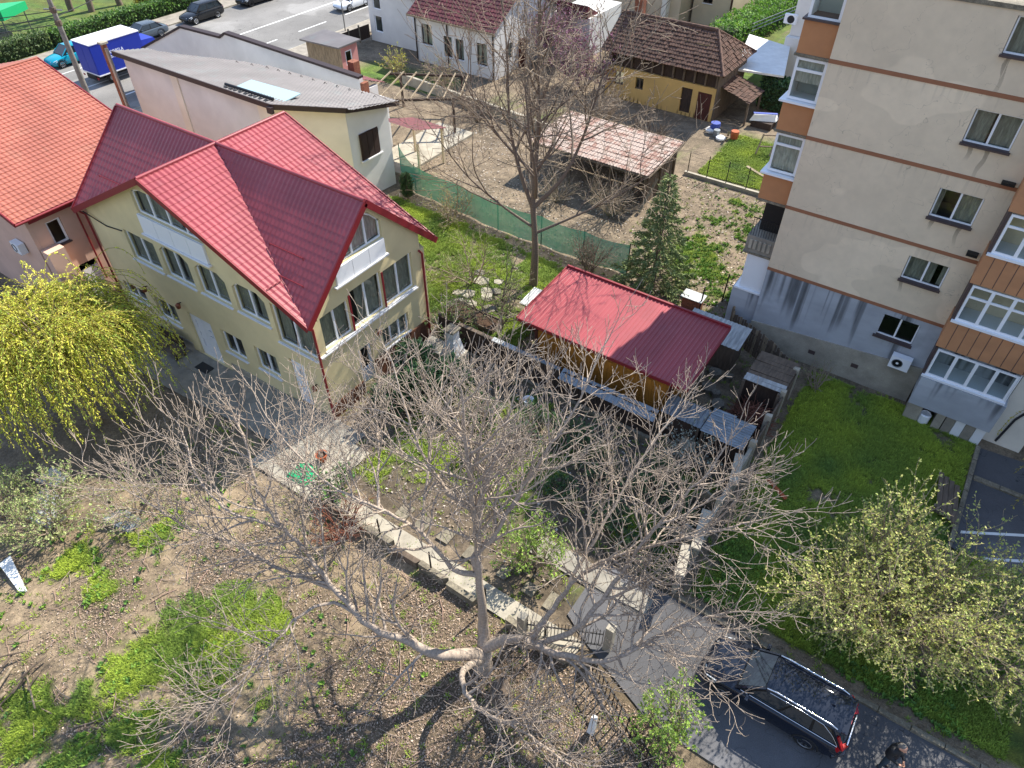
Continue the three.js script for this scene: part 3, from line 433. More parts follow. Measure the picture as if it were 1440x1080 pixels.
// ================= APARTMENT BLOCK =================
{
  const Bk = thing('apartment_block', 'beige apartment block with orange balconies, brown storey bands and stained grey ground floor', 'apartment block', [7, 0, -36]);
  const F = frame('+z', -29.9); const W = [[2.9, 4.04], [5.94, 7.06], [8.9, 10.13], [11.97, 13.2], [15.05, 16.25]];
  const X0 = -6, X1 = 22, TOP = 16.4;
  part(Bk, 'wall', wallGeo(F, [[X0, 4.45], [X1, 4.45], [X1, TOP], [X0, TOP]], W.slice(1).map(w => [-0.64, w[0], 0.93, w[1]]), 0.3), M.blockWall);
  part(Bk, 'ground_floor_wall', wallGeo(F, [[X0, 1.1], [X1, 1.1], [X1, 4.3], [X0, 4.3]], [[-0.58, W[0][0], 0.93, W[0][1]]], 0.3), M.blockGrey);
  part(Bk, 'plinth', new G().prism([[X0 - 0.02, -29.9], [X0 - 0.02, -29.83], [1.8, -29.83], [1.8, -29.9]], -0.3, x => lerp(1.25, 2.0, (x + 6) / 7.8)), M.plinth);
  for (const [a, b] of [[-3.0, 0.62], [-1.0, 0.75]]) part(Bk, 'vent', new G().box(a, b, -29.82, a + 0.32, b + 0.22, -29.815), M.darkSill);
  for (const y of [4.3, 7.52, 10.68, 13.7]) part(Bk, 'band', new G().fbox(F, X0 - 0.01, X1, y, y + 0.15, -0.02, 0.022), M.band);
  part(Bk, 'wall', wallGeo(frame('-x', X0), [[-44, 0], [-30.2, 0], [-30.2, TOP], [-44, TOP]], [], 0.3), M.blockWall);
  part(Bk, 'roof', new G().box(X0 - 0.1, TOP, -44.2, X1, TOP + 0.15, -29.85), M.concreteOld);
  for (const y of [0.85, 4.2, 7.45, 10.6, 13.65]) part(Bk, 'floor_slab', new G().box(X0 + 0.3, y, -43.7, X1 - 0.3, y + 0.2, -30.22), M.interior); part(Bk, 'partition', new G().box(X0 + 0.3, 0.9, -34.4, X1 - 0.3, TOP - 0.02, -34.2), M.interior); for (const x of [-2.4, 1.4]) part(Bk, 'partition', new G().box(x, 0.9, -34.18, x + 0.12, TOP - 0.02, -30.24), M.interior); part(Bk, 'wall', new G().box(X1 - 0.3, 0, -44, X1 - 0.01, TOP, -30.22), M.blockWall); part(Bk, 'wall', new G().box(X0 + 0.3, 0, -44, X1 - 0.32, TOP, -43.72), M.blockWall);
  W.forEach((w, i) => win(Bk, F, -0.62, w[0] + 0.01, 0.92, w[1] - 0.01, { n: 2, fw: 0.055, curtain: i > 0 ? M.curtain : null, gap: i === 2 ? [0.1, 0.5] : i === 1 ? [0.7, 0.8] : [0.4, 0.5], sill: M.darkSill, sillOut: 0.16 }));
  // end balconies stacked on the left corner
  const FE = frame('+z', -30.15), FS = frame('-x', -7.35);
  const par = (y0, y1, m) => { const p = part(Bk, 'balcony', new G().box(-7.35, y0, -34, -6.02, y1, -30.15), m); part(p, 'slab', new G().box(-7.4, y0 - 0.1, -34, -6.02, y0 - 0.003, -30.1), M.concreteOld); return p; };
  par(13.75, 14.95, M.balcony); par(10.68, 11.85, M.balcony); par(7.5, 8.7, M.balcony); par(4.75, 5.6, M.concrete);
  const glz = (y0, y1, o) => { win(Bk, FE, -7.28, y0, -6.06, y1, { n: 1, d: -0.05, fw: 0.1, transom: y0 + (y1 - y0) * 0.72, ...o }); part(Bk, 'balcony_side', new G().box(-7.3, y0, -33.9, -7.22, y1, -30.4), M.whiteMetal); part(Bk, 'balcony_room', new G().box(-7.2, y0 - 0.02, -33.9, -6.02, y1, -31.2), M.frost); };
  glz(15.0, 16.6, {}); glz(11.98, 13.6, { curtain: M.curtainPale, ct: 0.6 }); glz(8.85, 10.55, { curtain: M.curtainPale, ct: 0.95 });
  for (const y of [11.88, 8.73]) part(Bk, 'balcony_sill', new G().box(-7.5, y, -34, -6.0, y + 0.08, -29.98), M.whitePVC);
  part(Bk, 'balcony_sill', new G().box(-7.42, 14.96, -34, -6.0, 15.03, -30.05), M.darkSill);
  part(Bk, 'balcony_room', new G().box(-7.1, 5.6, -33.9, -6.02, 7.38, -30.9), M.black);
  part(Bk, 'balcony_rail', (() => { const g = new G(); for (let x = -7.25; x < -6.1; x += 0.12) g.cyl(V(x, 5.6, -30.2), V(x, 6.5, -30.2), 0.012, 5); g.bar(V(-7.3, 6.5, -30.2), V(-6.05, 6.5, -30.2), 0.04, 0.04); return g; })(), M.blackMetal);
  for (let i = 0; i < 5; i++) part(Bk, 'baluster', new G().box(-7.2 + i * 0.22, 4.95, -30.16, -7.06 + i * 0.22, 5.42, -30.1), M.paleConcrete);
  part(Bk, 'balcony_panel', new G().box(-7.15, 2.72, -34, -6.02, 4.62, -30.2), M.whiteMetal); part(Bk, 'balcony_sill', new G().box(-7.35, 2.62, -34, -6.02, 2.71, -30.05), M.whitePVC);
  part(Bk, 'balcony_base', new G().box(-7.42, -0.2, -34, -6.02, 2.61, -30.12), M.blockGrey);
  // glazed balconies towards the camera
  const FR = frame('+z', -28.7); const bx0 = 1.72, bx1 = 5.0;
  for (const [y0, y1] of [[4.16, 5.48], [7.36, 8.64], [10.46, 11.78], [13.56, 14.9]]) {
    const p = part(Bk, 'balcony', new G().box(bx0, y0, -28.8, bx1, y1, -28.7), M.balconyWorn); part(p, 'side', new G().box(bx0, y0, -29.88, bx0 + 0.1, y1, -28.81), M.balconyWorn); part(p, 'side', new G().box(bx1 - 0.1, y0, -29.88, bx1, y1, -28.81), M.balconyWorn); part(p, 'slab', new G().box(bx0 + 0.11, y0, -29.88, bx1 - 0.11, y0 + 0.16, -28.81), M.concrete);
    if (y0 < 9) for (let x = bx0 + 0.36; x < bx1; x += 0.41) part(p, 'seam', new G().box(x, y0 + 0.02, -28.7, x + 0.025, y1 - 0.02, -28.694), M.darkSill);
  }
  for (const [y0, y1, n] of [[5.6, 7.28, 4], [8.76, 10.38, 4], [11.9, 13.5, 4], [2.62, 4.02, 4]]) {
    win(Bk, FR, bx0 + 0.16, y0, bx1 - 0.05, y1, { n, d: -0.03, fw: 0.09, transom: y0 > 5 ? y0 + 1.15 : 0 }); part(Bk, 'balcony_side', new G().box(bx0 + 0.03, y0 - 0.1, -29.88, bx0 + 0.14, y1 + 0.06, -28.72), M.darkSill); part(Bk, 'balcony_sill', new G().box(bx0 + 0.05, y0 - 0.1, -29.88, bx1 + 0.02, y0 - 0.003, -28.62), M.whitePVC); part(Bk, 'balcony_side', new G().box(bx1 - 0.04, y0, -29.88, bx1, y1 + 0.06, -28.74), M.whiteMetal);
  }
  part(Bk, 'balcony_base', new G().box(bx0 + 0.1, 0.95, -29.88, bx1 + 0.12, 2.5, -28.6), M.blockGrey);
  part(Bk, 'base_wall', new G().box(bx0 + 0.15, -0.2, -29.85, bx0 + 0.75, 0.93, -28.7), M.plinth); part(Bk, 'base_wall', new G().box(bx0 + 1.35, -0.2, -29.85, bx0 + 1.7, 0.93, -28.72), M.plinth);
  for (let i = 0; i < 4; i++) part(Bk, 'cellar_hatch', new G().box(3.46 + i * 0.4, -0.1, -29.8, 3.84 + i * 0.4, 0.92, -28.72 - 0.01 * (i % 2)), i % 2 ? M.whiteMetal : M.concrete);
  part(Bk, 'entrance_wall', new G().box(5.13, -0.1, -29.88, 6.6, 4.28, -29.3), M.creamWall);
  part(Bk, 'pipe', new G().tube([V(5.6, 0.2, -29.2), V(5.75, 1.6, -29.22), V(6.2, 2.9, -29.2)], 0.05, 6), M.rope);
  part(Bk, 'bracket', new G().box(1.2, 7.9, -29.9, 1.6, 8.02, -29.6), M.blackMetal); part(Bk, 'bracket', new G().box(1.15, 10.9, -29.9, 1.6, 11.0, -29.65), M.blackMetal);
}
{ // outdoor unit hung on the block
  const t = thing('air_conditioner', 'white air conditioner outdoor unit on the grey ground floor wall of the block', 'air conditioner', [0.84, 1.78, -29.6]);
  part(t, 'casing', new G().box(0.42, 1.78, -29.8, 1.26, 2.42, -29.46), M.whitePVC); const g = new THREE.TorusGeometry(0.21, 0.02, 6, 24); g.translate(0.74, 2.1, -29.45); const h = part(t, 'fan_grille', g, M.alloy); part(h, 'fan', new G().add(new THREE.CircleGeometry(0.2, 20).translate(0.74, 2.1, -29.455)), M.blackMetal); part(h, 'hub', new G().add(new THREE.CircleGeometry(0.06, 12).translate(0.74, 2.1, -29.45)), M.whitePVC);
  part(t, 'bracket', new G().bar(V(0.52, 1.76, -29.88), V(0.52, 1.76, -29.46), 0.04, 0.04).bar(V(1.16, 1.76, -29.88), V(1.16, 1.76, -29.46), 0.04, 0.04), M.alloy);
}

// ================= LEFT HOUSE (ORANGE ROOF) =================
{
  const H = thing('pink_house', 'pink walled house with orange metal tile roof beyond the yellow house', 'house', [-43, 0, -16]);
  const hl = x => 5.2 + 0.265 * (-37.3 - x), xe = -37.3, xr = -48.7, z0 = -20.4, z1 = -11.3, L = Math.hypot(11.4, 11.4 * 0.265), c = 11.4 / L, s = c * 0.265;
  const g = new G(); sheet(g, V(xe, hl(xe), 0), V(0, 0, 1), V(-c, s, 0), V(s, c, 0), z0, z1, () => [0, L], { wave: 0.25, amp: 0.03, row: 0.36, step: 0.03 }); part(H, 'roof_slope', g, M.orangeRoof);
  const g2 = new G(); sheet(g2, V(-60.1, hl(xe), 0), V(0, 0, 1), V(c, s, 0), V(-s, c, 0), z0, z1, () => [0, L], { wave: 0.5, amp: 0.03, row: 0.72, step: 0.03 }); part(H, 'roof_slope', g2, M.orangeRoof);
  part(H, 'ridge_cap', new G().tube([V(xr, hl(xr) + 0.03, z0), V(xr, hl(xr) + 0.03, z1)], 0.09, 8), M.orangeRoof);
  for (const z of [z0, z1]) part(H, 'barge_board', new G().bar(V(xe, hl(xe) - 0.06, z), V(xr, hl(xr) - 0.06, z), 0.06, 0.24), M.redTrim);
  part(H, 'soffit', new G().quad(V(xe, hl(xe) - 0.1, z0), V(xe, hl(xe) - 0.1, z1), V(xr, hl(xr) - 0.1, z1), V(xr, hl(xr) - 0.1, z0)), M.darkWood);
  part(H, 'gutter', new G().tube([V(xe + 0.06, hl(xe) - 0.05, z0), V(xe + 0.06, hl(xe) - 0.05, z1)], 0.075, 8), M.redTrim);
  part(H, 'fascia', new G().box(xe - 0.05, hl(xe) - 0.3, -14.6, xe, hl(xe) - 0.12, -11.9), M.redTrim);
  const FX = frame('+x', -37.8); part(H, 'wall', wallGeo(FX, [[12.1, -2], [20.2, -2], [20.2, 5.1], [12.1, 5.1]], [[12.75, 3.0, 13.55, 4.4], [13.3, -1.4, 14.3, 1.5]], 0.25), M.pinkWall);
  part(H, 'wall', new G().prism([[-38.08, -12.1], [-37.82, -12.1], [-37.82, -11.9], [-59.5, -11.9], [-59.5, -12.1]], -2, 5.0), M.pinkWall);
  part(H, 'wall', new G().box(-59.5, -1, -20.2, -38.1, 5.0, -19.95), M.pinkWall);
  part(H, 'partition', new G().box(-42.2, -1.5, -19.9, -42, 4.8, -12.15), M.interior); for (const y of [-1.6, 2.2, 4.85]) part(H, 'floor_slab', new G().box(-59.3, y, -19.9, -38.1, y + 0.14, -12.15), M.interior); part(H, 'wall', new G().box(-59.75, -1, -20.2, -59.52, 5, -11.9), M.pinkWall);
  part(H, 'gable', new G().prism([[-38.1, -20.2], [-38.1, -20.0], [-59, -20.0], [-59, -20.2]], 5.0, x => Math.max(5.02, hl(x < xr ? 2 * xr - x : x) - 0.12)), M.pinkWall);
  win(H, FX, 12.77, 3.02, 13.53, 4.38, { n: 1, fw: 0.1, sill: M.darkSill });
  part(H, 'door', new G().fbox(FX, 13.3, 14.3, -1.4, 1.1, -0.15, -0.08), M.whitePVC); part(H, 'bay', new G().box(-37.78, -2, -12.85, -37.1, 3.2, -11.95), M.pinkWall);
  part(H, 'downpipe', new G().tube([V(-37.3, 5.0, -14.35), V(-37.65, 4.7, -14.35), V(-37.65, 0.2, -14.35)], 0.05, 8), M.redTrim);
  const b = part(H, 'railing', new G().bar(V(-37.0, 0.55, -10.6), V(-38.9, 0.55, -10.6), 0.04, 0.04).bar(V(-37.0, 0.55, -10.6), V(-37.0, 0.55, -11.9), 0.04, 0.04), M.blackMetal); const bg = new G(); for (let x = -38.9; x <= -37.0; x += 0.14) bg.cyl(V(x, -0.4, -10.6), V(x, 0.55, -10.6), 0.012, 5); for (let z = -11.9; z < -10.6; z += 0.14) bg.cyl(V(-37.0, -0.4, z), V(-37.0, 0.55, z), 0.012, 5); part(b, 'rail_bars', bg, M.blackMetal);
  part(H, 'landing', new G().box(-39, -2, -11.88, -36.95, -0.4, -10.5), M.concrete);
}
{ const t = thing('air_conditioner', 'weathered air conditioner outdoor unit on the pink house wall', 'air conditioner', [-39.6, 2.6, -11.6]); part(t, 'casing', new G().box(-40.0, 2.6, -11.85, -39.2, 3.2, -11.5), M.whiteMetal); const g = new THREE.TorusGeometry(0.2, 0.02, 6, 20); g.translate(-39.7, 2.9, -11.49); part(t, 'fan_grille', g, M.blackMetal); part(t, 'bracket', new G().bar(V(-39.8, 2.57, -11.89), V(-39.8, 2.57, -11.5), 0.04, 0.04).bar(V(-39.35, 2.57, -11.89), V(-39.35, 2.57, -11.5), 0.04, 0.04), M.alloy); }

// ================= WHITE HOUSE BEHIND =================
{
  const H = thing('white_house', 'white house with pale grey metal tile roof and dark brown fascia behind the yellow house', 'house', [-40.5, 0, -29.5]);
  const hz = z => 6.95 - 0.2 * (-25.5 - z); const foot = [[-49.4, -25.9], [-34.7, -25.9], [-32.1, -28.9], [-31.8, -32.2], [-41.5, -32.2], [-49.4, -28.0]];
  const k = 1 / Math.hypot(1, 0.2); const zfr = x => x < -34.4 ? -25.5 : lerp(-25.5, -28.6, Math.min(1, (x + 34.4) / 2.8)); const zbk = x => x < -42.3 ? lerp(-28.0, -31.6, sm(-49.8, -42.3, x) ) : lerp(-31.9, -32.7, (x + 42.3) / 11);
  const g = new G(); sheet(g, V(0, hz(-33), -33), V(1, 0, 0), V(0, 0.2 * k, k), V(0, k, -0.2 * k), -49.8, -31.2, x => [(zbk(x) + 33) / k, (zfr(x) + 33) / k], { wave: 0.25, amp: 0.05, row: 0.36, step: 0.05 }); part(H, 'roof_slope', g, M.greyRoof);
  const e = (x, z) => V(x, hz(z) - 0.08, z); const bd = [[-49.8, -25.5], [-34.4, -25.5], [-31.6, -28.6], [-31.2, -32.7]];
  for (let i = 0; i < 3; i++) part(H, 'fascia', new G().bar(e(...bd[i]), e(...bd[i + 1]), 0.08, 0.3), M.darkFascia);
  part(H, 'gutter_corner', new G().box(-34.6, hz(-25.5) - 0.42, -25.5, -34.2, hz(-25.5) - 0.05, -25.3), M.darkFascia);
  part(H, 'soffit', poly(new G(), [[-49.8, -25.5], [-34.4, -25.5], [-31.6, -28.6], [-31.2, -32.7], [-42.3, -31.8], [-49.8, -28.0]], (x, z) => hz(z) - 0.12), M.darkWood);
  part(H, 'wall', new G().prism(foot, -0.3, (x, z) => hz(z) - 0.14), M.whiteWall);
  part(H, 'pilaster', new G().box(-44.4, 0, -25.9, -43.7, hz(-25.9) - 0.15, -25.82), M.creamWall);
  part(H, 'corner_wall', new G().prism([[-36.2, -25.88], [-34.69, -25.88], [-32.07, -28.9], [-32.12, -28.95], [-34.75, -25.93], [-36.2, -25.93]], 0, (x, z) => hz(z) - 0.15), M.creamWall);
  part(H, 'vent', new G().box(-33.95, 4.3, -26.95, -33.6, 4.75, -26.85), M.concrete);
  const FX = frame('+x', -31.95); const sh = part(H, 'window', new G().fbox(FX, 29.6, 31.3, 2.6, 4.3, -0.02, 0.06), M.brownShutter); for (let i = 0; i < 3; i++) part(sh, 'shutter_leaf', new G().fbox(FX, 29.68 + i * 0.53, 30.16 + i * 0.53, 2.68, 4.22, 0.06, 0.085), M.brownShutter); part(sh, 'sill', new G().fbox(FX, 29.5, 31.4, 2.5, 2.59, 0, 0.14), M.sill);
  for (let i = 0; i < 12; i++) { const x = -44 + i * 1.02, z = zbk(x) + 0.5; part(H, 'snow_guard', new G().bar(V(x, hz(z) + 0.02, z), V(x + 0.16, hz(z) + 0.16, z), 0.03, 0.03).bar(V(x + 0.32, hz(z) + 0.02, z), V(x + 0.16, hz(z) + 0.16, z), 0.03, 0.03), M.darkFascia); }
  const sp = part(H, 'solar_collector', new G().bar(V(-38.6, hz(-26.9) + 0.14, -26.9), V(-34.6, hz(-27.2) + 0.14, -27.2), 1.6, 0.06), M.solar); part(sp, 'manifold', new G().cyl(V(-39.0, hz(-26) + 0.16, -26.05), V(-34.9, hz(-26.1) + 0.16, -26.15), 0.09, 8), M.black); for (let i = 0; i < 9; i++) part(sp, 'clamp', new G().box(-38.8 + i * 0.44, hz(-25.8), -25.9, -38.6 + i * 0.44, hz(-25.8) + 0.1, -25.72), M.black);
  // porch roof and posts on the terrace side
  const pg = new G(); sheet(pg, V(0, 2.5, -36.6), V(1, 0, 0), V(0, 0.3, 0.954), V(0, 0.954, -0.3), -33.8, -30.6, () => [0, 3.4], { wave: 0.3, amp: 0.04, row: 0.4, step: 0.03 }); part(H, 'porch_roof', pg, M.clayRoof);
  for (const [x, z] of [[-31.0, -36.4], [-33.6, -36.4], [-30.8, -33.6]]) part(H, 'porch_post', new G().box(x - 0.07, 0, z - 0.07, x + 0.07, 2.5, z + 0.07), M.beigeWall);
}
{ // brick flue and steel chimney at its corner
  const t = thing('chimney', 'tall thin brick chimney with steel flue at the end of the white house', 'chimney', [-50.3, 0, -25.4]);
  part(t, 'stack', new G().box(-50.5, 0, -25.55, -50.2, 7.4, -25.25), M.brick); part(t, 'cap', new G().box(-50.6, 7.4, -25.65, -50.1, 7.52, -25.15), M.paleConcrete); part(t, 'flue', new G().cyl(V(-49.95, 2.6, -25.3), V(-49.95, 7.2, -25.3), 0.12, 10), M.alloy);
}
{ // party wall house behind
  const H = thing('neighbour_house', 'long white house with dark stepped coping and red roof behind the grey roof', 'house', [-44, 0, -36]);
  const prof = [[-60.5, 0], [-35.4, 0], [-35.4, 5.75], [-48.7, 6.15], [-49.4, 5.75], [-54.1, 5.65], [-60.5, 2.9]];
  part(H, 'wall', wallGeo(frame('+z', -33.6), prof, [], 0.3), M.whiteWall);
  part(H, 'wall', new G().box(-35.7, 0, -35.2, -35.4, 4.9, -33.92).box(-60, 0, -36.3, -35.7, 3.6, -36), M.whiteWall); part(H, 'pilaster', new G().box(-35.38, 0, -34.1, -35.1, 5.5, -33.6), M.brick);
  for (let i = 2; i < 6; i++) part(H, 'coping', new G().bar(V(prof[i][0], prof[i][1] + 0.08, -33.75), V(prof[i + 1][0], prof[i + 1][1] + 0.08, -33.75), 0.45, 0.16), M.darkFascia);
  for (const [x0, x1, y] of [[-53.8, -49.6, 5.5], [-48.5, -35.4, 5.6]]) { const g = new G(); sheet(g, V(0, y - 0.9, -36.1), V(1, 0, 0), V(0, 0.37, 0.93), V(0, 0.93, -0.37), x0, x1, () => [0, 2.4], { wave: 0.3, amp: 0.04, row: 0.4, step: 0.03 }); part(H, 'roof_slope', g, M.clayRoof); }
  const g2 = new G(); sheet(g2, V(0, 4.0, -33.55), V(1, 0, 0), V(0, 0.6, -0.8), V(0, 0.8, 0.6), -39.5, -36.2, u => [0, 0.5 + 0.5 * Math.max(0, 1 - Math.abs(u + 37.6))], { wave: 0.3, amp: 0.04, row: 0.4 }); part(H, 'porch_roof', g2, M.clayRoof);
  part(H, 'chimney', new G().box(-38.9, 3.8, -36.6, -38.3, 5.5, -36.0), M.brick);
}
{ // kiosk by the street
  const H = thing('kiosk', 'small boarded kiosk with flat grey roof beside the street', 'kiosk', [-50, 0, -44.8]);
  part(H, 'roof', new G().prism([[-52.2, -43.2], [-47.8, -43.5], [-47.8, -46.2], [-52.3, -46.3]], 2.55, 2.68), M.greyRoof); part(H, 'back_wall', new G().box(-51.84, 0, -45.98, -48.2, 2.5, -45.9), M.paleWood);
  for (let x = -51.95; x < -48.1; x += 0.38) part(H, 'board', new G().box(x, 0, -43.7, x + 0.36, 2.54, -43.66 + 0.015 * h2(x * 10, 3)), M.paleWood);
  part(H, 'end_wall', wallGeo(frame('+x', -48.05), [[43.7, 0], [45.9, 0], [45.9, 2.54], [43.7, 2.54]], [[44.4, 0.9, 45.2, 2.1]], 0.13), M.pinkPaint); win(H, frame('+x', -48.05), 44.4, 0.9, 45.2, 2.1, { n: 1, d: -0.04, fw: 0.1 });
  part(H, 'wall', new G().box(-52.0, 0, -45.9, -51.85, 2.54, -43.7), M.paleWood);
}
{ const t = thing('street_fence', 'dark panelled street fence between kiosk and far white house', 'fence', [-52.8, 0, -49.5]); for (let i = 0; i < 4; i++) { const a = [-53.4 + i * 0.05, -47.4 - i * 1.35], b = [-53.35 + i * 0.05, -48.7 - i * 1.35]; part(t, 'panel', new G().bar(V(a[0], 0.75, a[1]), V(b[0], 0.75, b[1]), 0.05, 1.2), M.darkWood); part(t, 'post', new G().box(a[0] - 0.07, 0, a[1] - 0.02, a[0] + 0.07, 1.55, a[1] + 0.09), M.concreteOld); } }

// ================= FAR HOUSES =================
{
  const H = thing('far_house', 'white single storey house with dark red tiled roof and brown windows', 'house', [-43, 0, -55]);
  const F = frame('+z', -50.9), ez = -50.4, rz = -55.3, eh = 4.0, rh = 6.8, L = Math.hypot(rz - ez, rh - eh), c = (ez - rz) / L, s = (rh - eh) / L;
  const wins = [[-44.9, 1.6, -43.7, 3.3], [-42.4, 1.0, -41.5, 2.7], [-41.1, 1.0, -40.2, 2.7], [-38.8, 1.0, -37.7, 2.8]];
  part(H, 'wall', wallGeo(F, [[-45.6, 0], [-36.9, 0], [-36.9, 4.0], [-45.6, 4.0]], wins, 0.3), M.whiteWall);
  for (const w of wins) win(H, F, w[0], w[1], w[2], w[3], { n: 2, frame: M.brownShutter, curtain: M.curtainPale, sill: M.sill });
  part(H, 'gable_wall', wallGeo(frame('+x', -36.9), [[51.2, 0], [59.8, 0], [59.8, 4.0], [55.3, 6.6], [51.2, 4.2]], [[52.6, 1.2, 53.6, 2.5], [57.6, 1.2, 58.6, 2.5]], 0.3), M.whiteWall);
  for (const a of [52.6, 57.6]) win(H, frame('+x', -36.9), a, 1.2, a + 1, 2.5, { n: 2, frame: M.brownShutter, curtain: M.curtainPale }); part(H, 'door', new G().fbox(frame('+x', -36.9), 54.5, 55.5, 0, 2.4, 0.002, 0.05), M.brownDoor);
  part(H, 'partition', new G().box(-45.2, 0, -55.6, -39.3, 3.8, -54.6), M.interior);
  for (const sg of [1, -1]) { const g = new G(); const e = sg > 0 ? ez : 2 * rz - ez; sheet(g, V(0, eh, e), V(1, 0, 0), V(0, s, -sg * c), V(0, c, sg * s), -46, -36.5, () => [0, L], { wave: 0.3, amp: 0.05, row: 0.4, step: 0.045 }); part(H, 'roof_slope', g, M.clayRoof); }
  part(H, 'ridge_cap', new G().tube([V(-46, rh + 0.04, rz), V(-36.5, rh + 0.04, rz)], 0.12, 8), M.clayRoof);
  part(H, 'gutter', new G().bar(V(-46, eh - 0.05, ez + 0.05), V(-36.5, eh - 0.05, ez + 0.05), 0.12, 0.14), M.paleWood); for (const x of [-45.5, -41.9, -37]) part(H, 'downpipe', new G().cyl(V(x, 0, -50.8), V(x, 4, -50.8), 0.06, 6), M.darkWood);
  part(H, 'wing', wallGeo(frame('+z', -52.6), [[-52.8, 0], [-45.62, 0], [-45.62, 4.6], [-52.8, 4.6]], [[-52.2, 0.9, -51.2, 2.4], [-52.2, 2.9, -51.2, 4.1]], 0.3), M.whiteWall); part(H, 'wing', new G().box(-52.8, 0, -62, -52.5, 4.59, -52.92), M.whiteWall); part(H, 'wing', new G().box(-45.92, 0, -62, -45.62, 4.59, -52.92), M.whiteWall); part(H, 'wing', new G().box(-52.48, 0, -62, -45.94, 4.59, -61.7), M.whiteWall); part(H, 'wing_roof', new G().box(-53.1, 4.6, -62.3, -45.3, 4.78, -52.3), M.clayRoof);
  for (const [y, h] of [[0.9, 1.5], [2.9, 1.2]]) { win(H, frame('+z', -52.6), -52.2, y, -51.2, y + h, { n: 1, fw: 0.1, d: -0.06 }); }
  part(H, 'porch_roof', new G().prism([[-36.4, -59.9], [-36.4, -61.8], [-33.2, -61.8], [-33.2, -59.9]], 3.4, (x, z) => 3.5 + (z + 61.8) * 0.5), M.clayRoof); part(H, 'annexe', new G().box(-36.8, 0, -66, -33.0, 3.4, -60.1), M.whiteWall);
}
{
  const H = thing('beige_house', 'tall beige rendered house with brown downpipes behind the old barn', 'house', [-34, 0, -78]);
  part(H, 'wall', wallGeo(frame('+z', -72.7), [[-46, 0], [-29.9, 0], [-29.9, 9], [-46, 9]], [[-38.5, 2.2, -37.5, 3.7], [-41.5, 2.2, -40.5, 3.7]], 0.3), M.beigeWall); part(H, 'wall', wallGeo(frame('+z', -75.2), [[-29.58, 0], [-25.5, 0], [-25.5, 9], [-29.58, 9]], [[-28.6, 2.0, -27.6, 3.5]], 0.3), M.beigeWall); part(H, 'wall', new G().box(-30.2, 0, -86, -29.9, 8.99, -73.02), M.beigeWall); part(H, 'wall', new G().box(-46, 0, -86, -45.7, 8.99, -73.02), M.beigeWall); part(H, 'wall', new G().box(-25.8, 0, -86, -25.5, 8.99, -75.52), M.beigeWall); part(H, 'wall', new G().box(-45.68, 0, -86.3, -25.5, 8.99, -86.02), M.beigeWall); part(H, 'annexe', new G().box(-31.5, 0, -72.68, -31.0, 9, -71.8), M.creamWall);
  for (const [x, z] of [[-33.6, -72.6], [-25.6, -75.1]]) part(H, 'downpipe', new G().cyl(V(x, 0, z), V(x, 9, z), 0.08, 6), M.brownDoor);
  for (const [x, z, y] of [[-38.5, -72.7, 2.2], [-28.6, -75.2, 2.0], [-41.5, -72.7, 2.2]]) { win(H, frame('+z', z), x, y, x + 1, y + 1.5, { n: 2, frame: M.brownShutter, sill: M.sill }); }
  part(H, 'roof', new G().box(-46.4, 9, -86.4, -25.2, 9.3, -72.3), M.clayRoof);
}
{
  const H = thing('white_building', 'white rendered building beside the end balconies of the block', 'building', [-11, 0, -70]);
  part(H, 'wall', new G().box(-17, 0, -78, -4, 3.5, -65), M.whiteWall); part(H, 'upper_wall', new G().box(-16.9, 3.52, -78, -4, 11, -65.6), M.whiteWall);
  part(H, 'canopy_roof', new G().prism([[-18.3, -57.5], [-14.6, -58.2], [-16.4, -64.9], [-20.4, -66]], z => 2.7, 2.85), M.whitePaint);
  for (const [x, z] of [[-18.1, -57.8], [-15, -58.4], [-16.6, -64.5]]) part(H, 'canopy_post', new G().cyl(V(x, 0, z), V(x, 2.7, z), 0.06, 6), M.alloy);
  const rl = new G(); for (let i = 0; i < 3; i++) rl.bar(V(-20.3, 3.1 + i * 0.3, -66), V(-18.4, 3.1 + i * 0.3, -75), 0.05, 0.05); part(H, 'railing', rl, M.alloy);
}
{ const t = thing('air_conditioner', 'round fan air conditioner unit on the white building wall', 'air conditioner', [-16.9, 4.6, -64.8]); part(t, 'casing', new G().box(-17.4, 4.6, -64.98, -16.4, 5.3, -64.65), M.whitePVC); const g = new THREE.CircleGeometry(0.3, 20); g.translate(-16.85, 4.95, -64.64); part(t, 'fan', g, M.black); part(t, 'bracket', new G().bar(V(-17.2, 4.57, -64.99), V(-17.2, 4.57, -64.65), 0.05, 0.05).bar(V(-16.6, 4.57, -64.99), V(-16.6, 4.57, -64.65), 0.05, 0.05), M.alloy); }

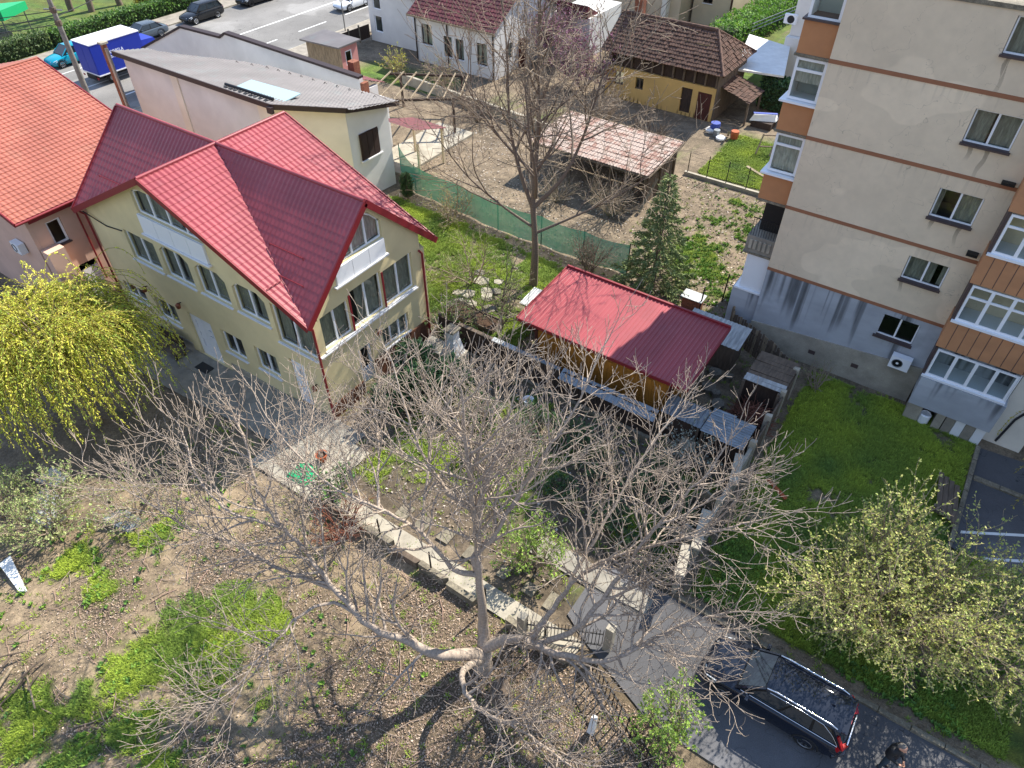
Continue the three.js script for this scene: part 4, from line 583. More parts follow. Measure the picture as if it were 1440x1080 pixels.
// ================= OLD BARN, RUSTY SHED =================
{
  const H = thing('old_barn', 'old ochre walled barn with weathered clay tile roof and brown door', 'barn', [-22.8, 0, -56.2]);
  const ez = -53.0, rz = -56.3, eh = 3.65, rh = 5.7, L = Math.hypot(rz - ez, rh - eh), c = (ez - rz) / L, s = (rh - eh) / L, F = frame('+z', -53.6);
  const op = [[-26.8, 1.1, -26.0, 2.1], [-24.9, 1.1, -24.2, 2.0], [-20.9, 0.2, -20.0, 2.1]];
  part(H, 'wall', wallGeo(F, [[-27.6, -0.1], [-18.1, -0.1], [-18.1, 2.5], [-27.6, 2.5]], op, 0.3), M.ochreWall);
  part(H, 'partition', new G().box(-27.2, 0, -59.5, -18.6, 3.4, -56.4), M.oldWood);
  part(H, 'loft_boards', new G().box(-27.4, 2.52, -53.85, -18.2, 3.6, -53.78), M.darkWood); for (let x = -27.3; x < -18.3; x += 0.9) part(H, 'beam', new G().box(x, 2.52, -53.76, x + 0.14, 3.62, -53.62), M.oldWood);
  part(H, 'door', new G().fbox(F, -19.5, -18.75 + 0.35, 0, 2.05, -0.01, 0.03), M.brownDoor); part(H, 'door', new G().fbox(F, -20.88, -20.02, 0.2, 2.08, -0.2, -0.12), M.darkWood);
  for (const w of op.slice(0, 2)) { const q = part(H, 'window', new G().fbox(F, w[0], w[2], w[1], w[1] + 0.08, -0.2, -0.1).fbox(F, (w[0] + w[2]) / 2 - 0.04, (w[0] + w[2]) / 2 + 0.04, w[1] + 0.08, w[3], -0.2, -0.1), M.oldWood); part(q, 'pane', new G().fbox(F, w[0], w[2], w[1] + 0.08, w[3], -0.17, -0.165), M.glass); }
  const ox = { wave: 0.24, amp: 0.05, row: 0.34, step: 0.06, jit: 0.05, sub: 4 }; const hp = 2.2;
  { const g = new G(); sheet(g, V(0, eh, ez), V(1, 0, 0), V(0, s, -c), V(0, c, s), -28.0, -17.6, x => [0, x > -17.6 - hp ? L * (-17.6 - x) / hp : L], ox); part(H, 'roof_slope', g, M.oldClay); }
  { const g = new G(); sheet(g, V(0, eh, 2 * rz - ez), V(1, 0, 0), V(0, s, c), V(0, c, -s), -28.0, -17.6, x => [0, x > -17.6 - hp ? L * (-17.6 - x) / hp : L], ox); part(H, 'roof_slope', g, M.oldClay); }
  { const g = new G(), L2 = Math.hypot(hp, rh - eh), c2 = hp / L2, s2 = (rh - eh) / L2; sheet(g, V(-17.6, eh, 0), V(0, 0, 1), V(-c2, s2, 0), V(s2, c2, 0), 2 * rz - ez, ez, z => [0, L2 * (1 - Math.abs(z - rz) / (ez - rz))], ox); part(H, 'roof_slope', g, M.oldClay); }
  part(H, 'ridge_cap', new G().tube([V(-28, rh + 0.05, rz), V(-17.6 - hp, rh + 0.05, rz)], 0.13, 7).tube([V(-17.6 - hp, rh + 0.05, rz), V(-17.6, eh + 0.05, ez)], 0.11, 6).tube([V(-17.6 - hp, rh + 0.05, rz), V(-17.6, eh + 0.05, 2 * rz - ez)], 0.11, 6), M.oldClay);
  for (let z = -59.3; z < -53.7; z += 0.32) part(H, 'board', new G().box(-18.12, 0, z, -18.06 + 0.03 * h2(z * 9, 4), 3.6, z + 0.28), M.oldWood);
  { const g = new G(); sheet(g, V(-15.6, 1.7, 0), V(0, 0, 1), V(-0.95, 0.3, 0), V(0.3, 0.95, 0), -57.4, -54.2, () => [0, 2.6], ox); part(H, 'leanto_roof', g, M.oldClay); }
  for (const z of [-57.2, -54.5]) part(H, 'leanto_post', new G().box(-15.8, 0, z, -15.66, 1.7, z + 0.14), M.oldWood);
  part(H, 'chimney', new G().box(-27.2, 5.2, -57.4, -26.5, 6.9, -56.7), M.brick);
}
{
  const H = thing('rusty_shed', 'open shed with pale rust-streaked tile roof beside the bare tree', 'shed', [-20.4, 0, -41]);
  const g = new G(), L = Math.hypot(5.1, 0.3); sheet(g, V(0, 2.35, -38.45), V(1, 0, 0), V(0, 0.3 / L, -5.1 / L), V(0, 5.1 / L, 0.3 / L), -25.2, -16.2, x => [0, L], { wave: 0.22, amp: 0.035, row: 0.5, step: 0.03, jit: 0.02 }); part(H, 'roof', g, M.rustSheet);
  part(H, 'roof_edge', new G().bar(V(-25.2, 2.28, -38.42), V(-16.2, 2.28, -38.42), 0.05, 0.1).bar(V(-16.18, 2.28, -38.4), V(-16.18, 2.58, -43.5), 0.05, 0.1), M.oldWood);
  for (const [x, z] of [[-25, -38.7], [-22, -38.7], [-19, -38.7], [-16.5, -38.7], [-16.5, -43.2], [-25, -43.2], [-16.5, -41]]) part(H, 'post', new G().box(x - 0.06, 0, z - 0.06, x + 0.06, 2.3, z + 0.06), M.oldWood);
  for (let z = -43; z < -39; z += 0.34) part(H, 'board', new G().box(-16.6, 0, z, -16.56, 2.2 - 0.6 * h2(z * 7, 2), z + 0.29), M.oldWood);
  part(H, 'back_wall', new G().box(-25, 0, -43.4, -16.6, 2.3, -43.3), M.oldWood); part(H, 'board', new G().bar(V(-16.4, 0, -38.1), V(-16.0, 1.9, -39.4), 0.2, 0.03), M.paleWood, 'pale board leaning at the open end');
}

// ================= RED-ROOFED SHED =================
{
  const H = thing('garden_shed', 'honey wood garden shed with glossy red ribbed metal roof', 'shed', [-10.3, 0, -24]);
  const g = new G(), L = Math.hypot(4.5, 0.3); const RS = { a: 4.5 / L, b: 0.3 / L };
  sheet(g, V(0, 2.8, -21.75), V(1, 0, 0), V(0, RS.b, -RS.a), V(0, RS.a, RS.b), -14.7, -6.1, () => [0, L], { trap: true, wave: 0.2, amp: 0.03, sub: 20 }); part(H, 'roof', g, M.redRoof);
  part(H, 'fascia', new G().bar(V(-14.72, 2.74, -21.72), V(-6.08, 2.74, -21.72), 0.04, 0.16), M.redTrim); part(H, 'fascia', new G().bar(V(-14.72, 3.12, -26.27), V(-6.08, 3.12, -26.27), 0.1, 0.2), M.redTrim);
  for (const x of [-14.72, -6.08]) part(H, 'verge_trim', new G().bar(V(x, 2.79, -21.72), V(x, 3.09, -26.25), 0.06, 0.14), M.redTrim);
  for (let i = 0; i < 8; i++) part(H, 'plank', new G().box(-13.9, 0.1 + i * 0.33, -22.32, -7.0, 0.42 + i * 0.33, -22.28 + 0.012 * (i % 2)), M.honeyWood);
  for (const x of [-14.0, -7.02]) part(H, 'post', new G().box(x, 0, -22.36, x + 0.14, 2.78, -22.22), M.brownDoor);
  for (let z = -26; z < -22.5; z += 0.36) part(H, 'board', new G().box(-6.94, 0, z, -6.9 + 0.02 * h2(z * 8, 6), 2.6 - 0.4 * h2(z * 5, 2), z + 0.32), z > -24 ? M.honeyWood : M.oldWood);
  part(H, 'wall', new G().box(-13.95, 0, -26, -13.88, 2.8, -22.4), M.honeyWood); part(H, 'wall', new G().box(-13.9, 0, -26.05, -6.9, 2.9, -25.98), M.oldWood);
  part(H, 'brace', new G().bar(V(-6.85, 0.3, -22.6), V(-6.85, 2.5, -24.4), 0.08, 0.06).bar(V(-6.83, 2.4, -22.6), V(-6.83, 0.4, -24.6), 0.08, 0.06), M.paleWood);
}
{ const t = thing('lean_shelter', 'small brick shelter with pale corrugated lid beside the red shed roof', 'shelter', [-15.4, 0, -24.8]); part(t, 'wall', new G().box(-15.9, 0, -25.2, -14.9, 1.6, -24.2), M.brick); const g = new G(); sheet(g, V(0, 1.65, -24), V(1, 0, 0), V(0, 0.1, -0.995), V(0, 0.995, 0.1), -16.1, -14.8, () => [0, 1.4], { wave: 0.13, amp: 0.025 }); part(t, 'lid', g, M.zincWhite); }

// ================= FENCES AND WALLS =================
{
  const t = thing('board_fence', 'dark weathered board fence running from yellow house to the scrap sheds', 'fence', [-13.2, 0, -20.95]);
  const r = rng(11), g = new G(); for (let x = -18.9; x < -7; x += 0.16) { const h = 1.52 + 0.08 * r(); g.box(x, -0.05, -20.98 - 0.02 * r(), x + 0.145, h, -20.94); } stuffPart(t, 'boards', g, M.darkWood);
  for (let x = -18.9; x < -6.9; x += 2.0) part(t, 'post', new G().box(x - 0.07, 0, -21.12, x + 0.07, 1.62, -20.99), M.oldWood);
  for (const y of [0.4, 1.25]) part(t, 'rail', new G().box(-18.9, y, -21.03, -7, y + 0.08, -20.99), M.oldWood);
  part(t, 'cap', new G().box(-17.6, 1.6, -21.06, -15.6, 1.64, -20.86), M.oldWood); part(t, 'cap', new G().box(-15.58, 1.61, -21.1, -14.2, 1.65, -20.82), M.zincWhite, 'pale sheet metal cap'); part(t, 'cap', new G().box(-14.18, 1.6, -21.06, -11.8, 1.64, -20.86), M.zinc);
  part(t, 'footing', new G().box(-18.9, -0.1, -20.9, -7, 0.16, -20.72), M.concreteOld);
}
{ const r = rng(12); for (let i = 0; i < 5; i++) { const x = -11.7 + i * 0.96; const g = new G(); sheet(g, V(0, 1.35, -20.62 + 0.03 * (i % 2)), V(1, 0, 0), V(0, 0.42, -0.907), V(0, 0.907, 0.42), x, x + 0.96, () => [0, 0.6], { wave: 0.16, amp: 0.035 }); solo('corrugated_sheet', ['grey corrugated sheet leaning on the board fence below the red shed', 'grey corrugated sheet leaning on the board fence below the red shed', 'grey corrugated sheet leaning on the board fence below the red shed', 'grey corrugated sheet leaning on the board fence below the red shed', 'grey corrugated sheet leaning on the board fence below the red shed'][i], 'metal sheet', g, M.zinc, [x + 0.46, 1.35, -20.8], 'corrugated sheets along the board fence'); } }
{
  const t = thing('scrap_shelter', 'low scrap shelter under grey corrugated sheet next to the red shed corner', 'shelter', [-5.9, 0, -21.9]);
  const g = new G(); sheet(g, V(0, 1.45, -21.3), V(1, 0, 0), V(0, 0.1, -0.995), V(0, 0.995, 0.1), -6.9, -5.05, () => [0, 1.15], { wave: 0.15, amp: 0.03 }); part(t, 'roof', g, M.zinc); part(t, 'wall', new G().box(-6.85, 0, -22.3, -5.1, 1.42, -21.4), M.darkWood);
  for (const x of [-6.8, -5.15]) part(t, 'post', new G().box(x - 0.05, 0, -21.4, x + 0.05, 1.4, -21.3), M.oldWood);
}
{
  const t = thing('scrap_shelter', 'low scrap shelter under shiny zinc sheets against the concrete fence', 'shelter', [-4.1, 0, -21.9]);
  for (let i = 0; i < 2; i++) { const g = new G(); sheet(g, V(i * 0.9 - 5.0, 1.58 + i * 0.05, 0), V(0, 0, 1), V(0.995, 0.05, 0), V(-0.05, 0.995, 0), -22.7 + i * 0.12, -21.1 + i * 0.15, () => [0, 1.0], { wave: 0.15, amp: 0.03 }); part(t, 'roof_sheet', g, M.zinc); }
  part(t, 'wall', new G().box(-4.9, 0, -22.5, -3.3, 1.5, -21.4), M.darkWood); for (const [x, z] of [[-4.9, -21.2], [-3.2, -21.2], [-3.2, -22.6]]) part(t, 'post', new G().box(x - 0.05, 0, z - 0.05, x + 0.05, 1.55, z + 0.05), M.oldWood);
  part(t, 'box', new G().box(-5.6, 0, -21.0, -5.05, 0.9, -20.4), M.concreteOld);
}
{
  const t = thing('wood_shelter', 'wood shelter of silvery planks below the picket fence', 'shelter', [-3.7, 0, -26.1]);
  for (let i = 0; i < 9; i++) part(t, 'plank', new G().bar(V(-4.65, 1.78 + 0.02 * (i % 3), -27.1 + i * 0.26), V(-2.85, 1.74 + 0.02 * (i % 2), -27.25 + i * 0.26), 0.24, 0.03), i > 6 ? M.zincWhite : M.oldWood);
  part(t, 'wall', new G().box(-4.6, 0, -27.1, -3.0, 1.7, -25.2), M.darkWood); for (const [x, z] of [[-4.6, -24.9], [-3.0, -24.9]]) part(t, 'post', new G().box(x - 0.06, 0, z - 0.06, x + 0.06, 1.74, z + 0.06), M.oldWood);
}
{
  const t = thing('concrete_fence', 'old concrete fence of leaning slabs and posts beside the shaded lawn', 'fence', [-2.9, 0, -20.5]); const r = rng(13);
  for (let i = 0; i < 7; i++) { const z = -26.9 + i * 1.78; if (i < 3) { for (let k = 0; k < 9; k++) part(t, 'board', new G().box(-2.86 + 0.015 * r(), 0, z + k * 0.195, -2.81, 1.55 + 0.06 * r(), z + k * 0.195 + 0.18), M.oldWood); part(t, 'rail', new G().box(-2.93, 1.2, z, -2.87, 1.28, z + 1.76), M.oldWood); }
    else for (let k = 0; k < 3; k++) { const l = 0.05 * (r() - 0.5); part(t, 'slab', new G().hexa([V(-2.95 + l, k * 0.5, z + 1.7), V(-2.8 + l, k * 0.5, z + 1.7), V(-2.8 + l, k * 0.5, z + 0.06), V(-2.95 + l, k * 0.5, z + 0.06), V(-2.95 - l, k * 0.5 + 0.49, z + 1.7), V(-2.8 - l, k * 0.5 + 0.49, z + 1.7), V(-2.8 - l, k * 0.5 + 0.49, z + 0.06), V(-2.95 - l, k * 0.5 + 0.49, z + 0.06)]), k % 2 ? M.concreteOld : M.paleConcrete); }
    part(t, 'post', new G().hexa([V(-3.02, -0.1, z + 0.1), V(-2.76, -0.1, z + 0.1), V(-2.76, -0.1, z - 0.12), V(-3.02, -0.1, z - 0.12), V(-3.0 + 0.1 * (r() - 0.5), 1.85, z + 0.08), V(-2.76, 1.8, z + 0.08), V(-2.76, 1.85, z - 0.1), V(-3.0, 1.82, z - 0.1)]), M.paleConcrete); }
  for (const [z, l, y] of [[-20.6, 1.6, 1.75], [-17.4, 1.9, 1.62], [-15.6, 1.4, 1.58]]) part(t, 'coping', new G().bar(V(-3.1, y, z), V(-2.75, y + 0.12, z + l), 0.34, 0.09), M.paleConcrete);
}
for (const [x, z, rx, n] of [[-3.5, -18.6, 0.5, 0], [-3.45, -16.7, 0.42, 1]]) { const g = new G().bar(V(x - 0.25, 0.02, z), V(x + 0.35, 1.15, z + rx * 0.2), 0.9, 0.1, V(0, 0, 1)); solo('concrete_slab', n ? 'broken pale concrete slab propped on the fence near the lane' : 'grey concrete slab propped on the fence near the zinc shelter', 'slab', g, n ? M.paleConcrete : M.concreteOld, [x, 0, z]); }
{
  const t = thing('picket_fence', 'grey weathered picket fence between the red shed and the block', 'fence', [-5, 0, -28.6]); const r = rng(14); const pts = [[-7.6, -31.6], [-6.9, -29.6], [-4.8, -28.6], [-3.0, -27.3]];
  for (let i = 0; i < 3; i++) { const a = V(pts[i][0], 0, pts[i][1]), b = V(pts[i + 1][0], 0, pts[i + 1][1]), n = Math.round(a.distanceTo(b) / 0.14); for (let k = 0; k < n; k++) { const p = a.clone().lerp(b, k / n); part(t, 'picket', new G().bar(p, V(p.x + 0.04 * (r() - 0.5), 1.45 + 0.2 * r(), p.z + 0.04 * (r() - 0.5)), 0.1, 0.025, V(0, 0, 1)), k % 4 ? M.oldWood : M.paleWood); } for (const y of [0.4, 1.15]) part(t, 'rail', new G().bar(V(a.x, y, a.z - 0.04), V(b.x, y, b.z - 0.04), 0.05, 0.08), M.darkWood); }
}
{
  const t = thing('boundary_wall', 'low old concrete boundary wall beside the foreground plot', 'wall', [-10.4, 0, -10.6]); const r = rng(15);
  for (let i = 0; i < 9; i++) { const x = -16.4 + i * 1.32; if (i !== 6) part(t, 'wall_block', new G().prism([[x, -10.2 + 0.06 * r()], [x, -9.98 + 0.06 * r()], [x + 1.25 - 0.2 * r(), -9.98 + 0.06 * r()], [x + 1.28, -10.2 + 0.05 * r()]], -0.1, (h => q => h + 0.12 * h2(q * 10, i))(0.28 + 0.22 * r())), i % 3 ? M.concreteOld : M.oldWood); }
  for (let i = 0; i < 5; i++) { const x = -15.6 + i * 2.5; part(t, 'rail_post', new G().cyl(V(x, 0.5, -10.1), V(x, 1.5, -10.1), 0.035, 6), M.blackMetal); }
}
{
  const t = thing('green_net_fence', 'green shade net fence across the neighbouring garden', 'fence', [-23, 0, -31.3]);
  const pts = [[-32.6, -33.6], [-29.8, -31.9], [-26, -31.6], [-22.6, -31.2], [-19.5, -31.3], [-16.6, -31.3], [-13.8, -31.5]];
  for (let i = 0; i < pts.length - 1; i++) { const g = new G(); const a = pts[i], b = pts[i + 1], N = 8; for (let k = 0; k < N; k++) { const q = (s) => V(lerp(a[0], b[0], s), 0, lerp(a[1], b[1], s)); const p = q(k / N), w = q((k + 1) / N); const sag = s => 1.95 - 0.14 * Math.sin(s * 3.14), bul = s => 0.06 * Math.sin(s * 9 + i); g.quad(V(p.x, 0.02, p.z + bul(k / N)), V(w.x, 0.02, w.z + bul((k + 1) / N)), V(w.x, sag((k + 1) / N), w.z), V(p.x, sag(k / N), p.z)); } part(t, 'net_panel', g, M.greenNet); }
  for (const p of pts) part(t, 'post', new G().cyl(V(p[0], 0, p[1] - 0.05), V(p[0], 2.05, p[1] - 0.05), 0.035, 6), M.blackMetal);
}
{
  const t = thing('wire_fence', 'thin wire mesh fence on pale kerb below the barn lawn', 'fence', [-12, 0, -44.6]); part(t, 'kerb', new G().box(-16.2, -0.05, -44.7, -7, 0.2, -44.5), M.paleConcrete);
  for (let x = -16; x < -7; x += 1.4) part(t, 'post', new G().cyl(V(x, 0.2, -44.6), V(x, 1.7, -44.6), 0.03, 6), M.blackMetal); const g = new G(); for (let k = 0; k < 6; k++) g.bar(V(-16, 0.35 + k * 0.25, -44.6), V(-7.2, 0.35 + k * 0.25, -44.6), 0.008, 0.008); part(t, 'wires', g, M.blackMetal);
}
for (const [x, z] of [[-8.3, -32.2], [-8.9, -30.4]]) solo('fence_stake', 'slim black metal stake standing in the vegetable garden', 'stake', new G().tube([V(x, 0, z), V(x + 0.05, 1.8, z)], 0.04, 6), M.blackMetal, [x, 0, z], 'black stakes in the vegetable garden');
solo('garden_wall', 'long low pale garden wall between terrace and far white house', 'wall', new G().prism([[-43.5, -46.2], [-43.5, -45.95], [-26, -44.35], [-26, -44.6]], -0.1, 0.75), M.paleConcrete, [-35, 0, -45.2]);
{ // pergola
  const t = thing('pergola', 'wooden pergola frame of bare slats beside the grey roof', 'pergola', [-35, 0, -40]);
  for (const [x, z] of [[-37.5, -37.2], [-33.2, -40.5], [-39.8, -42.2], [-35.4, -44.4]]) part(t, 'post', new G().box(x - 0.07, 0, z - 0.07, x + 0.07, 2.6, z + 0.07), M.darkWood);
  part(t, 'beam', new G().bar(V(-38.6, 2.65, -36.4), V(-32.6, 2.65, -41), 0.12, 0.16), M.darkWood); part(t, 'beam', new G().bar(V(-40.4, 2.65, -41.6), V(-35, 2.65, -44.7), 0.12, 0.16), M.darkWood);
  for (let i = 0; i < 7; i++) { const a = V(-38.4, 2.78, -36.3).lerp(V(-32.8, 2.78, -40.8), i / 6), b = V(-40.4, 2.78, -41.8).lerp(V(-35.1, 2.78, -44.9), i / 6); part(t, 'slat', new G().bar(a, b, 0.08, 0.09), M.paleWood); }
}
{ // gate at the lane end of the yard
  const t = thing('yard_gate', 'thin barred metal gate with pale posts at the lane end', 'gate', [-4.8, 0, -10.6]);
  part(t, 'frame', new G().bar(V(-6.3, 0.95, -10.05), V(-4.0, 0.95, -11.2), 0.04, 0.04).bar(V(-6.3, 0.2, -10.05), V(-4.0, 0.2, -11.2), 0.05, 0.05), M.blackMetal); const g = new G(); for (let i = 0; i <= 22; i++) { const p = V(-6.3, 0, -10.05).lerp(V(-4.0, 0, -11.2), i / 22); g.cyl(V(p.x, 0.2, p.z), V(p.x, 1.25, p.z), 0.014, 5); } stuffPart(t, 'bars', g, M.blackMetal);
  for (const [x, z] of [[-3.8, -11.3], [-6.45, -9.98]]) part(t, 'post', new G().box(x - 0.14, -0.1, z - 0.14, x + 0.14, 1.5, z + 0.14), M.paleConcrete);
}
{ const t = thing('bar_fence', 'dark railing fence behind the green bush at the lane edge', 'fence', [-2.6, 0, -9.4]); part(t, 'rail', new G().bar(V(-3.8, 1.0, -10.2), V(-0.9, 1.0, -8.6), 0.05, 0.05).bar(V(-3.8, 0.25, -10.2), V(-0.9, 0.25, -8.6), 0.05, 0.05), M.blackMetal); for (let i = 0; i <= 16; i++) { const p = V(-3.8, 0, -10.2).lerp(V(-0.9, 0, -8.6), i / 16); part(t, 'bar', new G().cyl(V(p.x, 0, p.z), V(p.x, 1.15, p.z), 0.025, 5), M.darkWood); } }
solo('white_post', 'white painted post standing in the leaf litter by the gate', 'post', new G().hexa([V(-3.0, 0, -8.5), V(-2.78, 0, -8.5), V(-2.78, 0, -8.7), V(-3.0, 0, -8.7), V(-2.96, 1.1, -8.56), V(-2.8, 1.1, -8.56), V(-2.8, 1.06, -8.7), V(-2.96, 1.08, -8.7)]), M.whitePaint, [-2.9, 0, -8.6]);

// ================= SMALL THINGS =================
{ const t = thing('garden_grill', 'white masonry barbecue chimney beside the house corner', 'barbecue', [-17.1, 0, -19.7]); part(t, 'hearth', new G().box(-17.8, 0, -20.2, -16.5, 0.95, -19.2), M.paleConcrete); part(t, 'hood', new G().hexa([V(-17.5, 0.95, -19.3), V(-16.6, 0.95, -19.3), V(-16.6, 0.95, -20.1), V(-17.5, 0.95, -20.1), V(-17.3, 1.75, -19.5), V(-16.8, 1.75, -19.5), V(-16.8, 1.75, -20.0), V(-17.3, 1.75, -20.0)]), M.whiteWall); part(t, 'flue', new G().box(-17.28, 1.75, -19.98, -16.82, 2.25, -19.52), M.whiteWall); part(t, 'cap', new G().box(-17.36, 2.32, -20.06, -16.74, 2.4, -19.44).box(-17.3, 2.25, -20.0, -17.22, 2.32, -19.5).box(-16.88, 2.25, -20.0, -16.8, 2.32, -19.5), M.concreteOld); part(t, 'worktop', new G().box(-18.7, 0.88, -20.1, -17.82, 0.96, -19.3), M.concrete); }
{ const t = thing('raised_bed', 'small raised bed of brown compost edged with boards in the back garden', 'planter', [-18.4, 0, -23.2]); part(t, 'soil', new G().box(-19.9, 0, -23.7, -17.0, 0.24, -22.8), M.soilDark); for (const [a, b] of [[[-19.95, -23.75], [-16.95, -23.75]], [[-19.95, -22.75], [-16.95, -22.75]], [[-19.95, -23.75], [-19.95, -22.75]], [[-16.95, -23.75], [-16.95, -22.75]]]) part(t, 'board', new G().bar(V(a[0], 0.15, a[1]), V(b[0], 0.15, b[1]), 0.05, 0.3), M.oldWood); }
{ const x = -18.1, z = -10.75, y = terr(x, z); const t = thing('green_hatch', 'bright green plastic hatch cover on the yard patio', 'hatch', [x, y, z]); part(t, 'lid', new G().hexa([V(x - 0.5, y + 0.06, z + 0.45), V(x + 0.5, y + 0.06, z + 0.45), V(x + 0.5, y + 0.1, z - 0.45), V(x - 0.5, y + 0.1, z - 0.45), V(x - 0.46, y + 0.14, z + 0.41), V(x + 0.46, y + 0.14, z + 0.41), V(x + 0.46, y + 0.2, z - 0.41), V(x - 0.46, y + 0.2, z - 0.41)]), M.greenPlastic); part(t, 'rim', new G().box(x - 0.55, y, z - 0.5, x + 0.55, y + 0.06, z + 0.5), M.greenPlastic); part(t, 'handle', new G().tube([V(x - 0.15, y + 0.15, z), V(x - 0.1, y + 0.24, z), V(x + 0.1, y + 0.24, z), V(x + 0.15, y + 0.15, z)], 0.018, 6), M.black); }
{ const x = -18.0, z = -11.75, y = terr(x, z) + 0.03; const t = thing('flower_pot', 'terracotta flower pot lying on the pale patio', 'pot', [x, y, z]); part(t, 'pot', new G().lathe(V(x, y, z), [[0, 0], [0.16, 0], [0.24, 0.34], [0.27, 0.34], [0.27, 0.4], [0.22, 0.4], [0.16, 0.1]], 14), M.terracotta); part(t, 'soil', new G().add(new THREE.CircleGeometry(0.2, 14).rotateX(-Math.PI / 2).translate(x, y + 0.3, z)), M.soilDark); }
{ const t = thing('garden_bench', 'dark wooden bench with framed back against the yellow house wall', 'bench', [-30.6, -1.1, -13.2]); const y = -1.15; part(t, 'seat', new G().box(-31.9, y + 0.42, -13.4, -29.9, y + 0.48, -12.8), M.oldWood); part(t, 'backrest', new G().box(-31.9, y + 0.5, -13.5, -29.9, y + 1.15, -13.43), M.brownShutter); for (const x of [-31.8, -30.05]) { part(t, 'leg', new G().box(x, y - 0.1, -13.4, x + 0.08, y + 0.42, -13.32), M.brownShutter); part(t, 'leg', new G().box(x, y - 0.1, -12.9, x + 0.08, y + 0.42, -12.82), M.brownShutter); } part(t, 'cushion', new G().box(-31.4, y + 0.48, -13.35, -30.8, y + 0.56, -12.9), M.straw); }
for (const [x, z, y, l] of [[-28.2, -13.2, -0.96, 'black doormat on the step before the double front door'], [-21.2, -13.45, -0.3, 'black doormat on the step before the single side door']]) solo('doormat', l, 'doormat', new G().box(x - 0.45, y, z - 0.26, x + 0.45, y + 0.025, z + 0.26), M.black, [x, y, z]);
{ const t = thing('slatted_bench', 'row of weathered bench planks beside the kerb of the parking court', 'bench', [4.5, 0, -24.6]); for (let i = 0; i < 4; i++) part(t, 'plank', new G().bar(V(4.0 + i * 0.22, 0.42, -25.7 + i * 0.12), V(4.3 + i * 0.2, 0.42, -23.5 + i * 0.08), 0.18, 0.05), M.oldWood); for (const z of [-25.2, -23.9]) part(t, 'leg', new G().box(4.1, 0, z, 4.85, 0.39, z + 0.12), M.concreteOld); }
solo('white_drum', 'white metal drum standing under the grey balcony base', 'drum', new G().lathe(V(2.7, 0, -28.9), [[0, 0], [0.24, 0], [0.25, 0.45], [0.2, 0.5], [0.2, 0.44], [0, 0.4]], 16), M.whiteMetal, [2.7, 0, -28.9]);
solo('red_plank', 'reddish brown plank lying on the shaded lawn', 'plank', new G().bar(V(-1.9, 0.06, -21.6), V(-0.9, 0.06, -21.0), 0.16, 0.07), M.terracotta, [-1.4, 0, -21.3]);
solo('white_bucket', 'white plastic tub on the ground below the board fence', 'bucket', new G().lathe(V(-12.6, 0, -19.6), [[0, 0], [0.18, 0], [0.24, 0.36], [0.26, 0.36], [0.22, 0.34], [0.16, 0.04]], 14), M.whitePVC, [-12.6, 0, -19.6]);
{ const r = rng(17); for (let i = 0; i < 6; i++) { const x = -17.6 + i * 0.38 + r() * 0.3, z = -52.2 + r() * 1.4, s = 0.25 + 0.3 * r(); const ls = ['crumpled white sack on the barn yard', 'blue barrel lying near the barn door', 'grey bucket near the barn door', 'broken white basin near the barn lawn', 'pale timber offcut by the lean-to', 'rusty can by the lean-to post']; const ms = [M.whitePaint, M.blueTarp, M.zinc, M.whitePVC, M.paleWood, M.terracotta]; solo(['sack', 'barrel', 'bucket', 'basin', 'timber_offcut', 'can'][i], ls[i], ['sack', 'barrel', 'bucket', 'basin', 'timber', 'can'][i], i === 1 || i === 2 || i === 5 ? new G().lathe(V(x, 0, z), [[0, 0], [s * 0.7, 0], [s * 0.8, s], [s * 0.75, s * 1.5], [0, s * 1.5]], 12) : i === 4 ? new G().bar(V(x, 0.05, z), V(x + 0.3, 0.8, z + 0.9), 0.14, 0.08) : new G().lathe(V(x, 0, z), [[0, 0], [s, 0.02], [s * 1.1, s * 0.5], [s * 0.6, s * 0.8], [0, s * 0.7]], 9), ms[i], [x, 0, z]); } }
{ const t = thing('tarpaulin_bundle', 'blue and white tarpaulin bundle on the scrap heap beside the barn', 'tarpaulin', [-14.4, 0, -55]); part(t, 'bundle', new G().hexa([V(-15.4, 0.5, -54.4), V(-13.6, 0.5, -55.2), V(-13.6, 0.5, -55.9), V(-15.4, 0.5, -55.2), V(-15.2, 0.95, -54.6), V(-13.8, 0.95, -55.35), V(-13.8, 0.95, -55.75), V(-15.2, 0.95, -55.1)]), M.whitePaint); part(t, 'stripe', new G().bar(V(-15.3, 0.98, -54.8), V(-13.7, 0.98, -55.6), 0.25, 0.03), M.blueTarp); part(t, 'pallet', new G().box(-15.3, 0, -55.8, -13.7, 0.48, -54.6), M.darkWood); }
{ const r = rng(19); for (let i = 0; i < 4; i++) { const x = -13.2 + i * 0.95, z = -50.2 - 0.5 * i * r(); const t = thing('broken_gate', 'old broken timber gate leaning in the scrap beside the barn lawn', 'gate', [x, 0, z], 'old timber gates by the barn lawn'); const a = V(x, 0, z), b = V(x + 0.9, 0, z - 0.5), up = V(0.1, 1.2 + 0.4 * r(), -0.6); part(t, 'stile', new G().bar(a, a.clone().add(up), 0.1, 0.06), M.paleWood); part(t, 'stile', new G().bar(b, b.clone().add(up), 0.1, 0.06), M.paleWood); part(t, 'rail', new G().bar(a.clone().addScaledVector(up, 0.95), b.clone().addScaledVector(up, 0.95), 0.1, 0.06), M.oldWood); part(t, 'rail', new G().bar(a.clone().addScaledVector(up, 0.4), b.clone().addScaledVector(up, 0.4), 0.1, 0.06), M.oldWood); } }
solo('fallen_board', 'long pale board lying on the shaded barn lawn', 'board', new G().bar(V(-13.0, 0.05, -48.0), V(-10.9, 0.05, -46.9), 0.22, 0.05), M.paleWood, [-12, 0, -47.4]);
